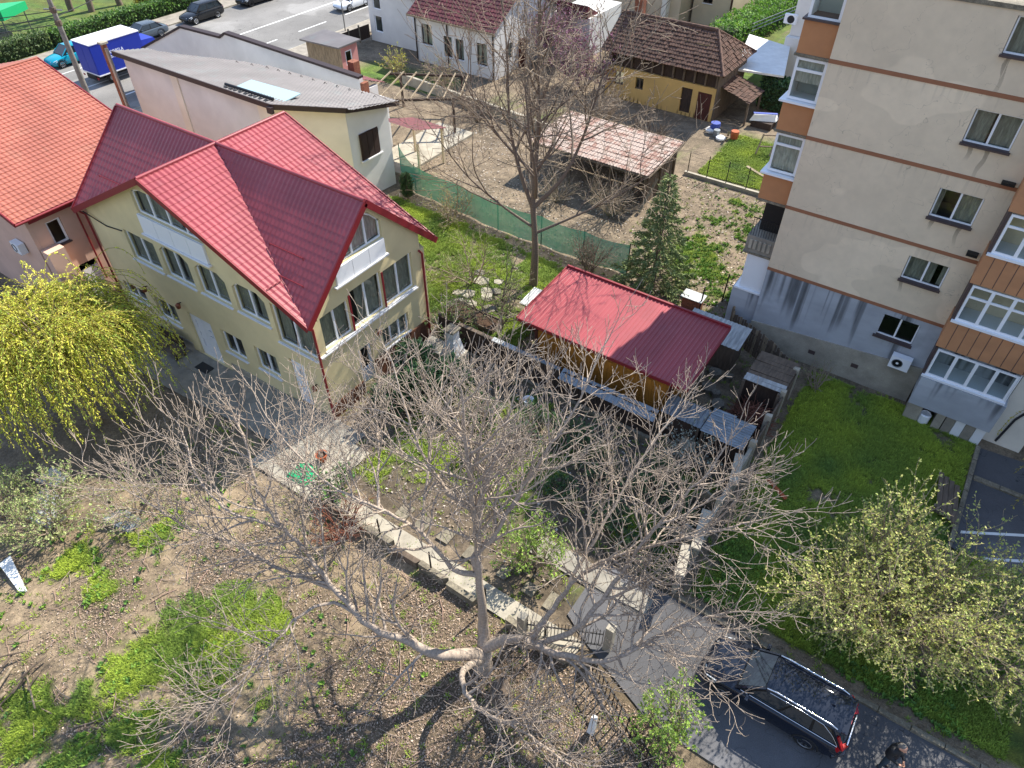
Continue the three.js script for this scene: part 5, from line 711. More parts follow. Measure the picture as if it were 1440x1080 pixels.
{ // brush and stick pile at the left edge
  const t = thing('stick_pile', 'pile of old posts and sticks at the edge of the bare plot', 'wood pile', [-20, -0.4, 1.0]); const r = rng(21); for (let i = 0; i < 16; i++) { const x = -20.6 + r() * 1.6, z = -0.3 + r() * 2.2, a = r() * 3, l = 0.8 + r() * 1.2; const p = V(x, terr(x, z) + 0.05 + 0.3 * r(), z), q = V(x + Math.cos(a) * l, terr(x, z) + 0.05 + 0.6 * r(), z + Math.sin(a) * l); part(t, i % 4 ? 'stick' : 'post', new G().tube([p, p.clone().lerp(q, 0.5).add(V(0, 0.04, 0)), q], i % 4 ? 0.03 : 0.06, 6), i % 2 ? M.oldWood : M.paleWood); }
}
{ const y = terr(-23.4, -1.0) + 0.03; solo('white_board', 'weathered white board lying on the bare soil near the pale bush', 'board', new G().prism([[-24.6, -1.15], [-22.7, -0.95], [-22.6, -1.15], [-24.6, -1.6]], y, y + 0.06), M.whitePaint, [-23.8, y, -1.2]); }
{ const r = rng(23); for (let i = 0; i < 4; i++) { const x = [-27.2, -26.2, -25.4, -22.3][i], z = [-4.7, -3.9, -3.4, -5.0][i], y = terr(x, z) + 0.02; const g = new G(); const w = 0.55 + 0.2 * r(); g.hexa([V(x - w, y, z + 0.5), V(x + w, y, z + 0.5 - 0.3), V(x + w, y, z - 0.5), V(x - w, y, z - 0.4), V(x - w * 0.95, y + 0.12 + 0.25 * (i % 2), z + 0.45), V(x + w * 0.95, y + 0.1, z + 0.2), V(x + w * 0.95, y + 0.2, z - 0.45), V(x - w * 0.95, y + 0.2, z - 0.35)]); solo('stone_slab', ['pale blue stone slab under the pale bush near the willow fringe', 'blue grey broken slab among the pale bush twigs', 'light blue slab with a dark gap beside the pale bush', 'dull blue grey slab in the shade left of the walnut twigs'][i], 'slab', g, i < 3 ? M.zincWhite : M.zinc, [x, y, z]); } }
solo('drain_pipe_piece', 'short white pipe piece lying in the leaf litter', 'pipe', new G().tube([V(-12.5, 0.1, -0.15), V(-12.2, 0.1, -0.5)], 0.1, 10), M.whitePaint, [-12.35, 0, -0.3]);
{ // flat stones and stumps below the walnut
  const t = thing('tree_stump', 'old split tree stump beside the walnut trunk', 'stump', [-5.9, 0, -7.9]); const g = new G(); g.lathe(V(-5.9, 0, -7.9), [[0.42, -0.1], [0.36, 0.2], [0.34, 0.55], [0.3, 0.6], [0, 0.5]], 11); part(t, 'stump', g, M.oldWood); part(t, 'root', new G().tube([V(-5.7, 0.2, -7.8), V(-5.2, 0.05, -7.6), V(-4.9, -0.05, -7.5)], [0.14, 0.1, 0.05], 7), M.oldWood);
}
{ const r = rng(25); for (let i = 0; i < 9; i++) { const x = -6.4 + r() * 1.1, z = -26.6 + r() * 3.4, s = 0.22 + 0.16 * r(); const pts = []; for (let j = 0; j < 7; j++) { const a = -j / 7 * 6.283; pts.push([x + Math.cos(a) * s * (0.8 + 0.4 * r()), z + Math.sin(a) * s * (0.8 + 0.4 * r())]); } solo('rubble_stone', 'grey rubble stone in the shaded gap beside the red shed', 'stone', new G().prism(pts, -0.02, 0.14 + 0.12 * r()), M.stone, [x, 0, z], 'rubble stones beside the red shed'); } }
{ const t = thing('corrugated_cover', 'white corrugated sheet lying behind the red shed roof', 'metal sheet', [-7.0, 0, -27.6]); const g = new G(); sheet(g, V(0, 1.5, -26.9), V(1, 0, 0), V(0, 0.12, -0.993), V(0, 0.993, 0.12), -8.6, -5.6, () => [0, 1.7], { wave: 0.2, amp: 0.035 }); part(t, 'sheet', g, M.zincWhite); part(t, 'box', new G().box(-8.4, 0, -28.4, -5.8, 1.42, -27), M.oldWood); }
{ const t = thing('brick_stack', 'small rusty red brick stack under the spruce', 'bricks', [-9.4, 0, -30.6]); for (let i = 0; i < 6; i++) part(t, 'brick_row', new G().box(-9.9 + 0.02 * (i % 2), i * 0.14, -30.9, -8.9, i * 0.14 + 0.13, -30.3), M.brick); part(t, 'lid', new G().box(-10, 0.86, -31, -8.8, 0.9, -30.2), M.zincWhite); }

// ================= POLES AND CABLES =================
{
  const t = thing('utility_pole', 'tall concrete utility pole with clamps standing at the kerb by the blue truck', 'utility pole', [-60, 0, -27.6]); part(t, 'shaft', new G().tube([V(-60, -0.2, -27.6), V(-60, 9.6, -27.6)], [0.24, 0.15], 10), M.steelPole);
  for (const y of [7.2, 6.3]) part(t, 'clamp', new G().lathe(V(-60, y, -27.6), [[0.2, 0], [0.24, 0.05], [0.24, 0.35], [0.2, 0.4]], 10), M.oldWood); part(t, 'lamp_arm', new G().tube([V(-60, 9.5, -27.6), V(-60.4, 10.2, -27.8), V(-61.6, 10.6, -28)], 0.06, 6), M.alloy); part(t, 'cross_arm', new G().bar(V(-60.7, 7.4, -27.3), V(-59.3, 7.4, -27.9), 0.08, 0.08), M.alloy);
  for (let i = 0; i < 3; i++) { const a = V(-60, 6.4 + i * 0.45, -27.6), b = V(-72 - i * 3, 6.2 + i * 0.3, -10 + i * 3), m = a.clone().lerp(b, 0.5).add(V(0, -0.5, 0)); solo('overhead_cable', 'thin overhead cable running from the concrete pole over the street', 'cable', new G().tube(new THREE.QuadraticBezierCurve3(a, m, b).getPoints(14), 0.03, 4), M.rope, [a.x, a.y, a.z], 'overhead cables over the street'); }
  const a = V(-60, 6.9, -27.6), b = V(-74, 7.6, -60); solo('overhead_cable', 'thin overhead cable running along the park hedge', 'cable', new G().tube(new THREE.QuadraticBezierCurve3(a, a.clone().lerp(b, 0.5).add(V(0, -0.6, 0)), b).getPoints(16), 0.03, 4), M.rope, [a.x, a.y, a.z]);
}
solo('utility_pole', 'short pale pole beyond the orange roof ridge', 'utility pole', new G().tube([V(-66.5, 0, -20.6), V(-66.5, 5, -20.6)], [0.22, 0.17], 9), M.paleConcrete, [-66.5, 0, -20.6]);
{ const t = thing('street_sign', 'slim sign post at the near pavement beside the white car', 'sign post', [-56.6, 0, -52.8]); part(t, 'post', new G().cyl(V(-56.6, 0.1, -52.8), V(-56.6, 3.2, -52.8), 0.06, 8), M.steelPole); part(t, 'plate', new G().add(new THREE.CylinderGeometry(0.3, 0.3, 0.03, 20).rotateZ(Math.PI / 2).translate(-56.55, 3.0, -52.8)), M.whitePaint); }
{ const t = thing('green_kiosk', 'green roofed street stall beside the park', 'stall', [-80, 0, -30]); part(t, 'roof', new G().prism([[-82.5, -27.5], [-78.3, -31.4], [-80, -34.6], [-85, -31]], 2.6, (x, z) => 2.8 + 0.1 * (x + 85)), M.greenPlastic); for (const [x, z] of [[-82.3, -28], [-78.6, -31.3], [-80.2, -34.2], [-84.5, -31]]) part(t, 'post', new G().cyl(V(x, 0, z), V(x, 2.6, z), 0.06, 6), M.alloy); part(t, 'counter', new G().box(-82.4, 0, -32.2, -79.8, 1.2, -30.2), M.concrete); }

// ================= VEHICLES =================
function roundBox(w, h, d, r) { const s = new THREE.Shape(); const x = -w / 2, y = -h / 2; s.moveTo(x + r, y); s.lineTo(x + w - r, y); s.quadraticCurveTo(x + w, y, x + w, y + r); s.lineTo(x + w, y + h - r); s.quadraticCurveTo(x + w, y + h, x + w - r, y + h); s.lineTo(x + r, y + h); s.quadraticCurveTo(x, y + h, x, y + h - r); s.lineTo(x, y + r); s.quadraticCurveTo(x, y, x + r, y); return new THREE.ExtrudeGeometry(s, { depth: d, bevelEnabled: false }).translate(0, 0, -d / 2); }
// car in local space: front at +x, length l, width w; lofted body from stations
function car(name, label, o, pos, turn, group) {
  const t = thing(name, label, 'car', [0, 0, 0], group); const paint = o.paint, l = o.l || 4.6, w = o.w || 1.82, h = o.h || 1.66, suv = o.suv ?? 1;
  const wr = o.wr || 0.35, wx = [l * 0.5 - 0.92, -l * 0.5 + 0.98], belt = h * (suv ? 0.6 : 0.62), hood = belt - 0.06, gc = 0.24;
  // body stations along x: [x, halfwidth, bottom, shoulder height, top height at centre]
  const st = [[-l / 2, 0.80, 0.5, belt - 0.16, belt - 0.12], [-l / 2 + 0.08, 0.93, 0.34, belt - 0.06, belt - 0.03], [-l / 2 + 0.4, 0.985, gc, belt, belt + 0.02], [-l / 4, 1, gc - 0.02, belt - 0.01, belt + 0.02], [0.2, 1, gc - 0.02, belt - 0.03, belt + 0.01], [l / 2 - 1.35, 0.995, gc, belt - 0.06, hood + 0.04], [l / 2 - 0.7, 0.98, gc, hood - 0.12, hood - 0.02], [l / 2 - 0.22, 0.9, 0.28, hood - 0.22, hood - 0.13], [l / 2 - 0.03, 0.7, 0.4, hood - 0.4, hood - 0.34]];
  const g = new G(), hw = w / 2; const ring = s => { const [x, f, b, sh, tp] = s, a = hw * f; return [V(x, b, -a * 0.9), V(x, b + 0.14, -a), V(x, lerp(b, sh, 0.6), -a * 1.0), V(x, sh - 0.05, -a * 0.975), V(x, sh, -a * 0.92), V(x, tp, -a * 0.5), V(x, tp + 0.01, 0), V(x, tp, a * 0.5), V(x, sh, a * 0.92), V(x, sh - 0.05, a * 0.975), V(x, lerp(b, sh, 0.6), a), V(x, b + 0.14, a), V(x, b, a * 0.9)]; };
  const R = st.map(ring); for (let i = 0; i < R.length - 1; i++) for (let k = 0; k < 13; k++) { const j = (k + 1) % 13; g.quad(R[i][k], R[i][j], R[i + 1][j], R[i + 1][k]); } const capf = (r, f) => { for (let k = 1; k < 12; k++) f ? g.tri(r[0], r[k], r[k + 1]) : g.tri(r[0], r[k + 1], r[k]); }; capf(R[0], false); capf(R[R.length - 1], true);
  let bg = g.geo(); bg.deleteAttribute('uv'); bg.deleteAttribute('normal'); bg = weld(bg); part(t, 'body', bg, paint);
  // cabin: glass house below a body coloured roof
  const c0 = suv ? [-l / 2 + 0.1, -l / 2 + 0.5] : [-l / 2 + 0.55, -l / 2 + 1.15], c1 = [l / 2 - 1.2, l / 2 - 2.0]; const rt = h - 0.05, bw = hw * 0.92, tw = hw * 0.70;
  const lo = [V(c0[0], belt, -bw * 0.94), V(c1[0], belt - 0.02, -bw * 0.92), V(c1[0], belt - 0.02, bw * 0.92), V(c0[0], belt, bw * 0.94)], up = [V(c0[1], rt - 0.03, -tw), V(c1[1], rt, -tw), V(c1[1], rt, tw), V(c0[1], rt - 0.03, tw)];
  const cab = new G(); const side = (i, j) => cab.quad(lo[i], lo[j], up[j], up[i]); side(1, 0); side(2, 1); side(3, 2); side(0, 3); part(t, 'cabin', cab, o.cabin || M.blackMetal);
  const off = (q, n) => q.clone().addScaledVector(n, 0.006); const pane = (nm, i, j, a0, a1, b0, b1) => { const P = (s, v) => lo[i].clone().lerp(lo[j], s).lerp(up[i].clone().lerp(up[j], s), v); const n = V().crossVectors(V().subVectors(lo[j], lo[i]), V().subVectors(up[i], lo[i])).normalize(); const ctr = V(0, 1.2, 0); if (n.dot(V().subVectors(lo[i], ctr)) < 0) n.negate(); return part(t, nm, new G().quad(off(P(a0, b0), n), off(P(a1, b0), n), off(P(a1, b1), n), off(P(a0, b1), n)), M.tint); };
  pane('windscreen', 1, 2, 0.05, 0.95, 0.06, 0.94); pane('rear_window', 3, 0, 0.06, 0.94, 0.12, 0.92);
  for (const [i, j] of [[0, 1], [3, 2]]) for (const [a, b] of suv ? [[0.06, 0.27], [0.3, 0.58], [0.61, 0.93]] : [[0.08, 0.46], [0.5, 0.93]]) pane('side_window', i, j, a, b, 0.1, 0.88);
  const rf = new G(); const N = 8, Mz = 8; const RP = (i, j) => { const a = i / N, b = j / Mz * 2 - 1; return V(lerp(c0[1] - (suv ? 0.16 : 0.02), c1[1] + 0.03, a), rt - 0.03 + 0.075 * (1 - b * b * b * b) * (1 - 0.5 * Math.pow(Math.abs(a - 0.5) * 2, 4)), b * (tw + 0.015)); }; for (let i = 0; i < N; i++) for (let j = 0; j < Mz; j++) rf.quad(RP(i, j), RP(i, j + 1), RP(i + 1, j + 1), RP(i + 1, j)); for (let i = 0; i < N; i++) for (const j of [0, Mz]) { const a = RP(i, j), b = RP(i + 1, j); rf.quad(a, b, V(b.x, b.y - 0.06, b.z), V(a.x, a.y - 0.06, a.z)); } let rg = rf.geo(); rg.deleteAttribute('uv'); rg.deleteAttribute('normal'); part(t, 'roof', weld(rg), paint);
  for (const s of [-1, 1]) {
    part(t, 'pillar', new G().bar(lo[s < 0 ? 1 : 2].clone(), up[s < 0 ? 1 : 2].clone(), 0.07, 0.05), paint); part(t, 'pillar', new G().bar(lo[s < 0 ? 0 : 3].clone(), up[s < 0 ? 0 : 3].clone(), 0.12, 0.06), paint);
    if (o.rails) part(t, 'roof_rail', new G().tube([V(c0[1] - 0.05, rt + 0.01, s * (tw - 0.02)), V(c0[1] + 0.15, rt + 0.075, s * (tw - 0.02)), V(c1[1] - 0.3, rt + 0.085, s * (tw - 0.02)), V(c1[1] - 0.02, rt + 0.03, s * (tw - 0.01))], 0.026, 8), M.chrome);
    if (o.trim) { part(t, 'window_trim', new G().tube([lo[s < 0 ? 0 : 3].clone().lerp(lo[s < 0 ? 1 : 2], 0.04).add(V(0, 0.03, s * 0.02)), lo[s < 0 ? 0 : 3].clone().lerp(lo[s < 0 ? 1 : 2], 0.95).add(V(0, 0.03, s * 0.02))], 0.016, 6), M.chrome); const q = (a, b) => lo[s < 0 ? 0 : 3].clone().lerp(lo[s < 0 ? 1 : 2], a).lerp(up[s < 0 ? 0 : 3].clone().lerp(up[s < 0 ? 1 : 2], a), b).add(V(0, 0.01, s * 0.015)); part(t, 'window_trim', new G().tube([q(0.03, 0.02), q(0.06, 0.5), q(0.16, 0.9), q(0.5, 0.95), q(0.9, 0.9)], 0.012, 6), M.chrome); }
    part(t, 'mirror', new G().add(roundBox(0.12, 0.14, 0.2, 0.04).translate(c1[0] - 0.42, belt + 0.1, s * (hw + 0.08))).bar(V(c1[0] - 0.42, belt + 0.06, s * (hw - 0.1)), V(c1[0] - 0.42, belt + 0.07, s * (hw + 0.02)), 0.05, 0.04), paint);
    part(t, 'headlight', new G().hexa([V(l / 2 - 0.42, hood - 0.3, s * hw * 0.72), V(l / 2 - 0.06, hood - 0.42, s * hw * 0.5), V(l / 2 - 0.24, hood - 0.4, s * hw * 0.9), V(l / 2 - 0.6, hood - 0.28, s * hw * 0.96), V(l / 2 - 0.5, hood - 0.14, s * hw * 0.72), V(l / 2 - 0.12, hood - 0.24, s * hw * 0.5), V(l / 2 - 0.26, hood - 0.22, s * hw * 0.86), V(l / 2 - 0.62, hood - 0.15, s * hw * 0.93)]), M.lampClear);
    const tl = new G(); if (o.tall) { const a = lo[s < 0 ? 0 : 3], b = up[s < 0 ? 0 : 3]; const q = f => a.clone().lerp(b, f).add(V(-0.03, 0, s * 0.02)); tl.bar(q(0.03), q(0.72), 0.09, 0.1).bar(V(-l / 2 + 0.0, belt - 0.1, s * hw * 0.62), V(-l / 2 + 0.2, belt - 0.02, s * hw * 0.93), 0.12, 0.18); } else tl.bar(V(-l / 2 + 0.0, belt - 0.16, s * hw * 0.55), V(-l / 2 + 0.1, belt - 0.14, s * hw * 0.9), 0.08, 0.16); part(t, 'tail_light', tl, M.tailRed);
  }
  if (o.tall) { part(t, 'spoiler', new G().box(c0[1] - 0.34, rt - 0.06, -tw * 0.96, c0[1] - 0.1, rt - 0.02, tw * 0.96), paint); part(t, 'brake_light', new G().box(c0[1] - 0.35, rt - 0.055, -0.22, c0[1] - 0.338, rt - 0.025, 0.22), M.tailRed); part(t, 'antenna', new G().hexa([V(c0[1] + 0.2, rt + 0.02, 0.02), V(c0[1] + 0.36, rt + 0.02, 0.02), V(c0[1] + 0.36, rt + 0.02, -0.02), V(c0[1] + 0.2, rt + 0.02, -0.02), V(c0[1] + 0.2, rt + 0.1, 0.008), V(c0[1] + 0.24, rt + 0.1, 0.008), V(c0[1] + 0.24, rt + 0.1, -0.008), V(c0[1] + 0.2, rt + 0.1, -0.008)]), paint); part(t, 'bumper', new G().tube([V(-l / 2 + 0.25, 0.5, -hw * 0.95), V(-l / 2 - 0.02, 0.52, -hw * 0.7), V(-l / 2 - 0.06, 0.52, 0), V(-l / 2 - 0.02, 0.52, hw * 0.7), V(-l / 2 + 0.25, 0.5, hw * 0.95)], 0.1, 8), paint); part(t, 'chrome_strip', new G().bar(V(-l / 2 - 0.03, belt - 0.1, -hw * 0.6), V(-l / 2 - 0.03, belt - 0.1, hw * 0.6), 0.03, 0.05), M.chrome); part(t, 'number_plate', new G().box(-l / 2 - 0.05, belt - 0.32, -0.26, -l / 2 - 0.03, belt - 0.2, 0.26), M.whitePaint); }
  for (const x of wx) for (const s of [-1, 1]) { const tg = new THREE.TorusGeometry(wr - 0.085, 0.1, 10, 26).translate(x, wr, s * (hw - 0.1)); const ty = part(t, 'wheel', tg, M.rubber); const sp = new G(); sp.add(new THREE.TorusGeometry(wr - 0.14, 0.022, 6, 24).translate(x, wr, s * (hw - 0.02))); for (let k = 0; k < 5; k++) { const a = k / 5 * 6.283 + 0.3; for (const e of [-0.12, 0.12]) sp.bar(V(x, wr, s * (hw - 0.025)), V(x + Math.cos(a + e) * (wr - 0.13), wr + Math.sin(a + e) * (wr - 0.13), s * (hw - 0.025)), 0.035, 0.03, V(0, 0, 1)); } part(ty, 'rim', sp, o.rim || M.alloy); part(ty, 'disc', new G().add(new THREE.CircleGeometry(wr - 0.14, 20).rotateY(s < 0 ? Math.PI : 0).translate(x, wr, s * (hw - 0.06))), M.black); part(t, 'wheel_arch', new G().add(new THREE.TorusGeometry(wr + 0.045, 0.035, 6, 16, Math.PI).translate(x, wr, s * (hw - 0.01))), M.rubber); }
  t.position.set(pos[0], pos[1], pos[2]); t.rotation.y = turn; return t;
}
function weld(g) { // merge equal vertices, crease by angle-weighted normals
  const p = g.attributes.position, key = {}, idx = [], out = []; for (let i = 0; i < p.count; i++) { const k = [p.getX(i), p.getY(i), p.getZ(i)].map(q => Math.round(q * 1e4)).join(); if (!(k in key)) { key[k] = out.length / 3; out.push(p.getX(i), p.getY(i), p.getZ(i)); } idx.push(key[k]); }
  const q = new THREE.BufferGeometry(); q.setAttribute('position', new THREE.Float32BufferAttribute(out, 3)); q.setIndex(idx); q.computeVertexNormals(); const nrm = q.attributes.normal; const P = q.attributes.position; const uv = []; for (let i = 0; i < P.count; i++) uv.push(P.getX(i), P.getZ(i)); q.setAttribute('uv', new THREE.Float32BufferAttribute(uv, 2)); return q;
}
car('parked_suv', 'black sport utility car with silver roof rails parked in the lane under the walnut', { paint: carPaint('#141a26', 0.2), l: 4.6, w: 1.84, h: 1.68, rails: 1, trim: 1, tall: 1 }, [1.42, 0.012, -12.8], Math.PI);
car('teal_car', 'teal blue sport utility car parked at the far kerb beside the blue truck', { paint: carPaint('#0f8fa8'), l: 4.4, h: 1.62 }, [-71.2, 0.012, -32.6], -Math.PI / 2 - 0.03);
car('black_suv', 'black sport utility car with bright wheels parked at the far kerb by the hedge', { paint: carPaint('#14171b'), l: 4.6, h: 1.66, rim: M.chrome }, [-71.5, 0.012, -47.2], -Math.PI / 2);
car('black_car', 'black car with dark wheels parked ahead of the bright wheeled one', { paint: carPaint('#101214'), l: 4.7, h: 1.7, rim: M.blackMetal }, [-71.5, 0.012, -54.4], -Math.PI / 2);
car('dark_sedan', 'dark grey saloon car parked behind the blue truck', { paint: carPaint('#4a5560'), l: 4.5, h: 1.45, suv: 0 }, [-71.3, 0.012, -40.3], -Math.PI / 2);
car('white_car', 'white sport utility car driving on the street near the far white house', { paint: carPaint('#dfe2e4'), l: 4.4, h: 1.62 }, [-61.6, 0.012, -59.0], -Math.PI / 2);
car('dark_car', 'black car roof showing beyond the orange roof ridge', { paint: carPaint('#23282c'), l: 4.7, h: 1.7 }, [-71.3, 0.012, -24.6], -Math.PI / 2);
{
  const t = thing('box_truck', 'blue box truck with white roof on the street behind the concrete pole', 'truck', [-64.7, 0.012, -33]);
  const x0 = -66.0, x1 = -63.5, z0 = -35.4, z1 = -30.8; part(t, 'box', new G().box(x0, 0.95, z0, x1, 3.3, z1), M.blueBox); part(t, 'box_roof', new G().box(x0 - 0.03, 3.3, z0 - 0.03, x1 + 0.03, 3.38, z1 + 0.03), M.truckRoof);
  const cv = document.createElement('canvas'); cv.width = 512; cv.height = 160; const c = cv.getContext('2d'); c.fillStyle = '#16309a'; c.fillRect(0, 0, 512, 160); c.fillStyle = '#e8ecf4'; c.font = 'bold 74px sans-serif'; c.fillText('MOBILA', 12, 68); c.font = 'bold 62px sans-serif'; c.fillText('0727 740', 20, 142); const tx = new THREE.CanvasTexture(cv); tx.colorSpace = THREE.SRGBColorSpace;
  const pm = new THREE.MeshStandardMaterial({ map: tx, roughness: 0.5, side: THREE.DoubleSide }); const pl = new THREE.PlaneGeometry(2.4, 0.75); pl.rotateY(Math.PI / 2); pl.translate(x1 + 0.006, 2.25, -33.4); part(t, 'lettering', pl, pm);
  part(t, 'frame_trim', new G().box(x0, 0.85, z0, x1 + 0.02, 0.95, z1 + 0.02), M.truckRoof); part(t, 'chassis', new G().box(x0 + 0.6, 0.45, -37.3, x1 - 0.6, 0.84, z1 + 0.1), M.blackMetal); part(t, 'rear_door', new G().box(x0 + 0.08, 1.0, z1, x0 + 1.23, 3.2, z1 + 0.03), M.blueBox); part(t, 'rear_door', new G().box(x0 + 1.27, 1.0, z1, x1 - 0.08, 3.2, z1 + 0.03), M.blueBox);
  part(t, 'cab', new G().hexa([V(x0 + 0.15, 0.5, -35.5), V(x1 - 0.15, 0.5, -35.5), V(x1 - 0.2, 0.5, -37.6), V(x0 + 0.2, 0.5, -37.6), V(x0 + 0.25, 2.5, -35.5), V(x1 - 0.25, 2.5, -35.5), V(x1 - 0.35, 2.4, -36.8), V(x0 + 0.35, 2.4, -36.8)]), M.blueBox);
  for (const z of [-31.9, -36.6]) for (const x of [x0 + 0.3, x1 - 0.3]) { const w = part(t, 'wheel', new THREE.TorusGeometry(0.3, 0.13, 10, 22).rotateY(Math.PI / 2).translate(x, 0.43, z), M.rubber); part(w, 'rim', new G().cyl(V(x - 0.1, 0.43, z), V(x + 0.1, 0.43, z), 0.2, 14), M.alloy); }
  part(t, 'tail_light', new G().box(x1 - 0.35, 0.6, z1 + 0.1, x1 - 0.1, 0.74, z1 + 0.14), M.tailRed); part(t, 'tail_light', new G().box(x0 + 0.1, 0.6, z1 + 0.1, x0 + 0.35, 0.74, z1 + 0.14), M.tailRed);
}

// ================= PERSON =================
function field(bones, cell, blend) { // surface nets over tapered capsules
  let mn = V(1e9, 1e9, 1e9), mx = V(-1e9, -1e9, -1e9); for (const [a, b, r, s] of bones) { const q = Math.max(r, s) + 0.05; mn.min(a.clone().subScalar(q)).min(b.clone().subScalar(q)); mx.max(a.clone().addScalar(q)).max(b.clone().addScalar(q)); }
  const n = ['x', 'y', 'z'].map(k => Math.ceil((mx[k] - mn[k]) / cell) + 2), val = new Float32Array(n[0] * n[1] * n[2]), id = (i, j, k) => (k * n[1] + j) * n[0] + i; const p = V();
  const D = q => { let d = 1e9; for (const [a, b, r, s, sx] of bones) { const ab = V().subVectors(b, a), t = Math.min(1, Math.max(0, V().subVectors(q, a).dot(ab) / Math.max(1e-9, ab.lengthSq()))); const c = a.clone().addScaledVector(ab, t); const e = V().subVectors(q, c); if (sx) { e.x /= sx[0]; e.y /= sx[1]; e.z /= sx[2]; } const v = e.length() - lerp(r, s, t); const h = Math.max(blend - Math.abs(d - v), 0) / blend; d = Math.min(d, v) - h * h * blend * 0.25; } return d; };
  for (let k = 0; k < n[2]; k++) for (let j = 0; j < n[1]; j++) for (let i = 0; i < n[0]; i++) val[id(i, j, k)] = D(p.set(mn.x + i * cell, mn.y + j * cell, mn.z + k * cell));
  const vid = new Int32Array(val.length).fill(-1), pos = []; for (let k = 0; k < n[2] - 1; k++) for (let j = 0; j < n[1] - 1; j++) for (let i = 0; i < n[0] - 1; i++) { let c = 0; const s = V(); const e = (a, b) => { const va = val[id(i + a[0], j + a[1], k + a[2])], vb = val[id(i + b[0], j + b[1], k + b[2])]; if ((va < 0) !== (vb < 0)) { const t = va / (va - vb); s.add(V(lerp(a[0], b[0], t), lerp(a[1], b[1], t), lerp(a[2], b[2], t))); c++; } }; const C = [[0, 0, 0], [1, 0, 0], [0, 1, 0], [1, 1, 0], [0, 0, 1], [1, 0, 1], [0, 1, 1], [1, 1, 1]]; for (const [a, b] of [[0, 1], [2, 3], [4, 5], [6, 7], [0, 2], [1, 3], [4, 6], [5, 7], [0, 4], [1, 5], [2, 6], [3, 7]]) e(C[a], C[b]); if (c) { s.divideScalar(c); vid[id(i, j, k)] = pos.length / 3; pos.push(mn.x + (i + s.x) * cell, mn.y + (j + s.y) * cell, mn.z + (k + s.z) * cell); } }
  const idx = []; const q4 = (a, b, c, d, f) => f ? idx.push(a, b, c, a, c, d) : idx.push(a, c, b, a, d, c);
  for (let k = 1; k < n[2] - 1; k++) for (let j = 1; j < n[1] - 1; j++) for (let i = 1; i < n[0] - 1; i++) { const a = val[id(i, j, k)] < 0; if (a !== (val[id(i + 1, j, k)] < 0)) q4(vid[id(i, j - 1, k - 1)], vid[id(i, j, k - 1)], vid[id(i, j, k)], vid[id(i, j - 1, k)], a); if (a !== (val[id(i, j + 1, k)] < 0)) q4(vid[id(i - 1, j, k - 1)], vid[id(i - 1, j, k)], vid[id(i, j, k)], vid[id(i, j, k - 1)], a); if (a !== (val[id(i, j, k + 1)] < 0)) q4(vid[id(i - 1, j - 1, k)], vid[id(i, j - 1, k)], vid[id(i, j, k)], vid[id(i - 1, j, k)], a); }
  const g = new THREE.BufferGeometry(); g.setAttribute('position', new THREE.Float32BufferAttribute(pos, 3)); g.setIndex(idx); g.computeVertexNormals(); const uv = []; for (let i = 0; i < pos.length; i += 3) uv.push(pos[i], pos[i + 1]); g.setAttribute('uv', new THREE.Float32BufferAttribute(uv, 2)); return g;
}
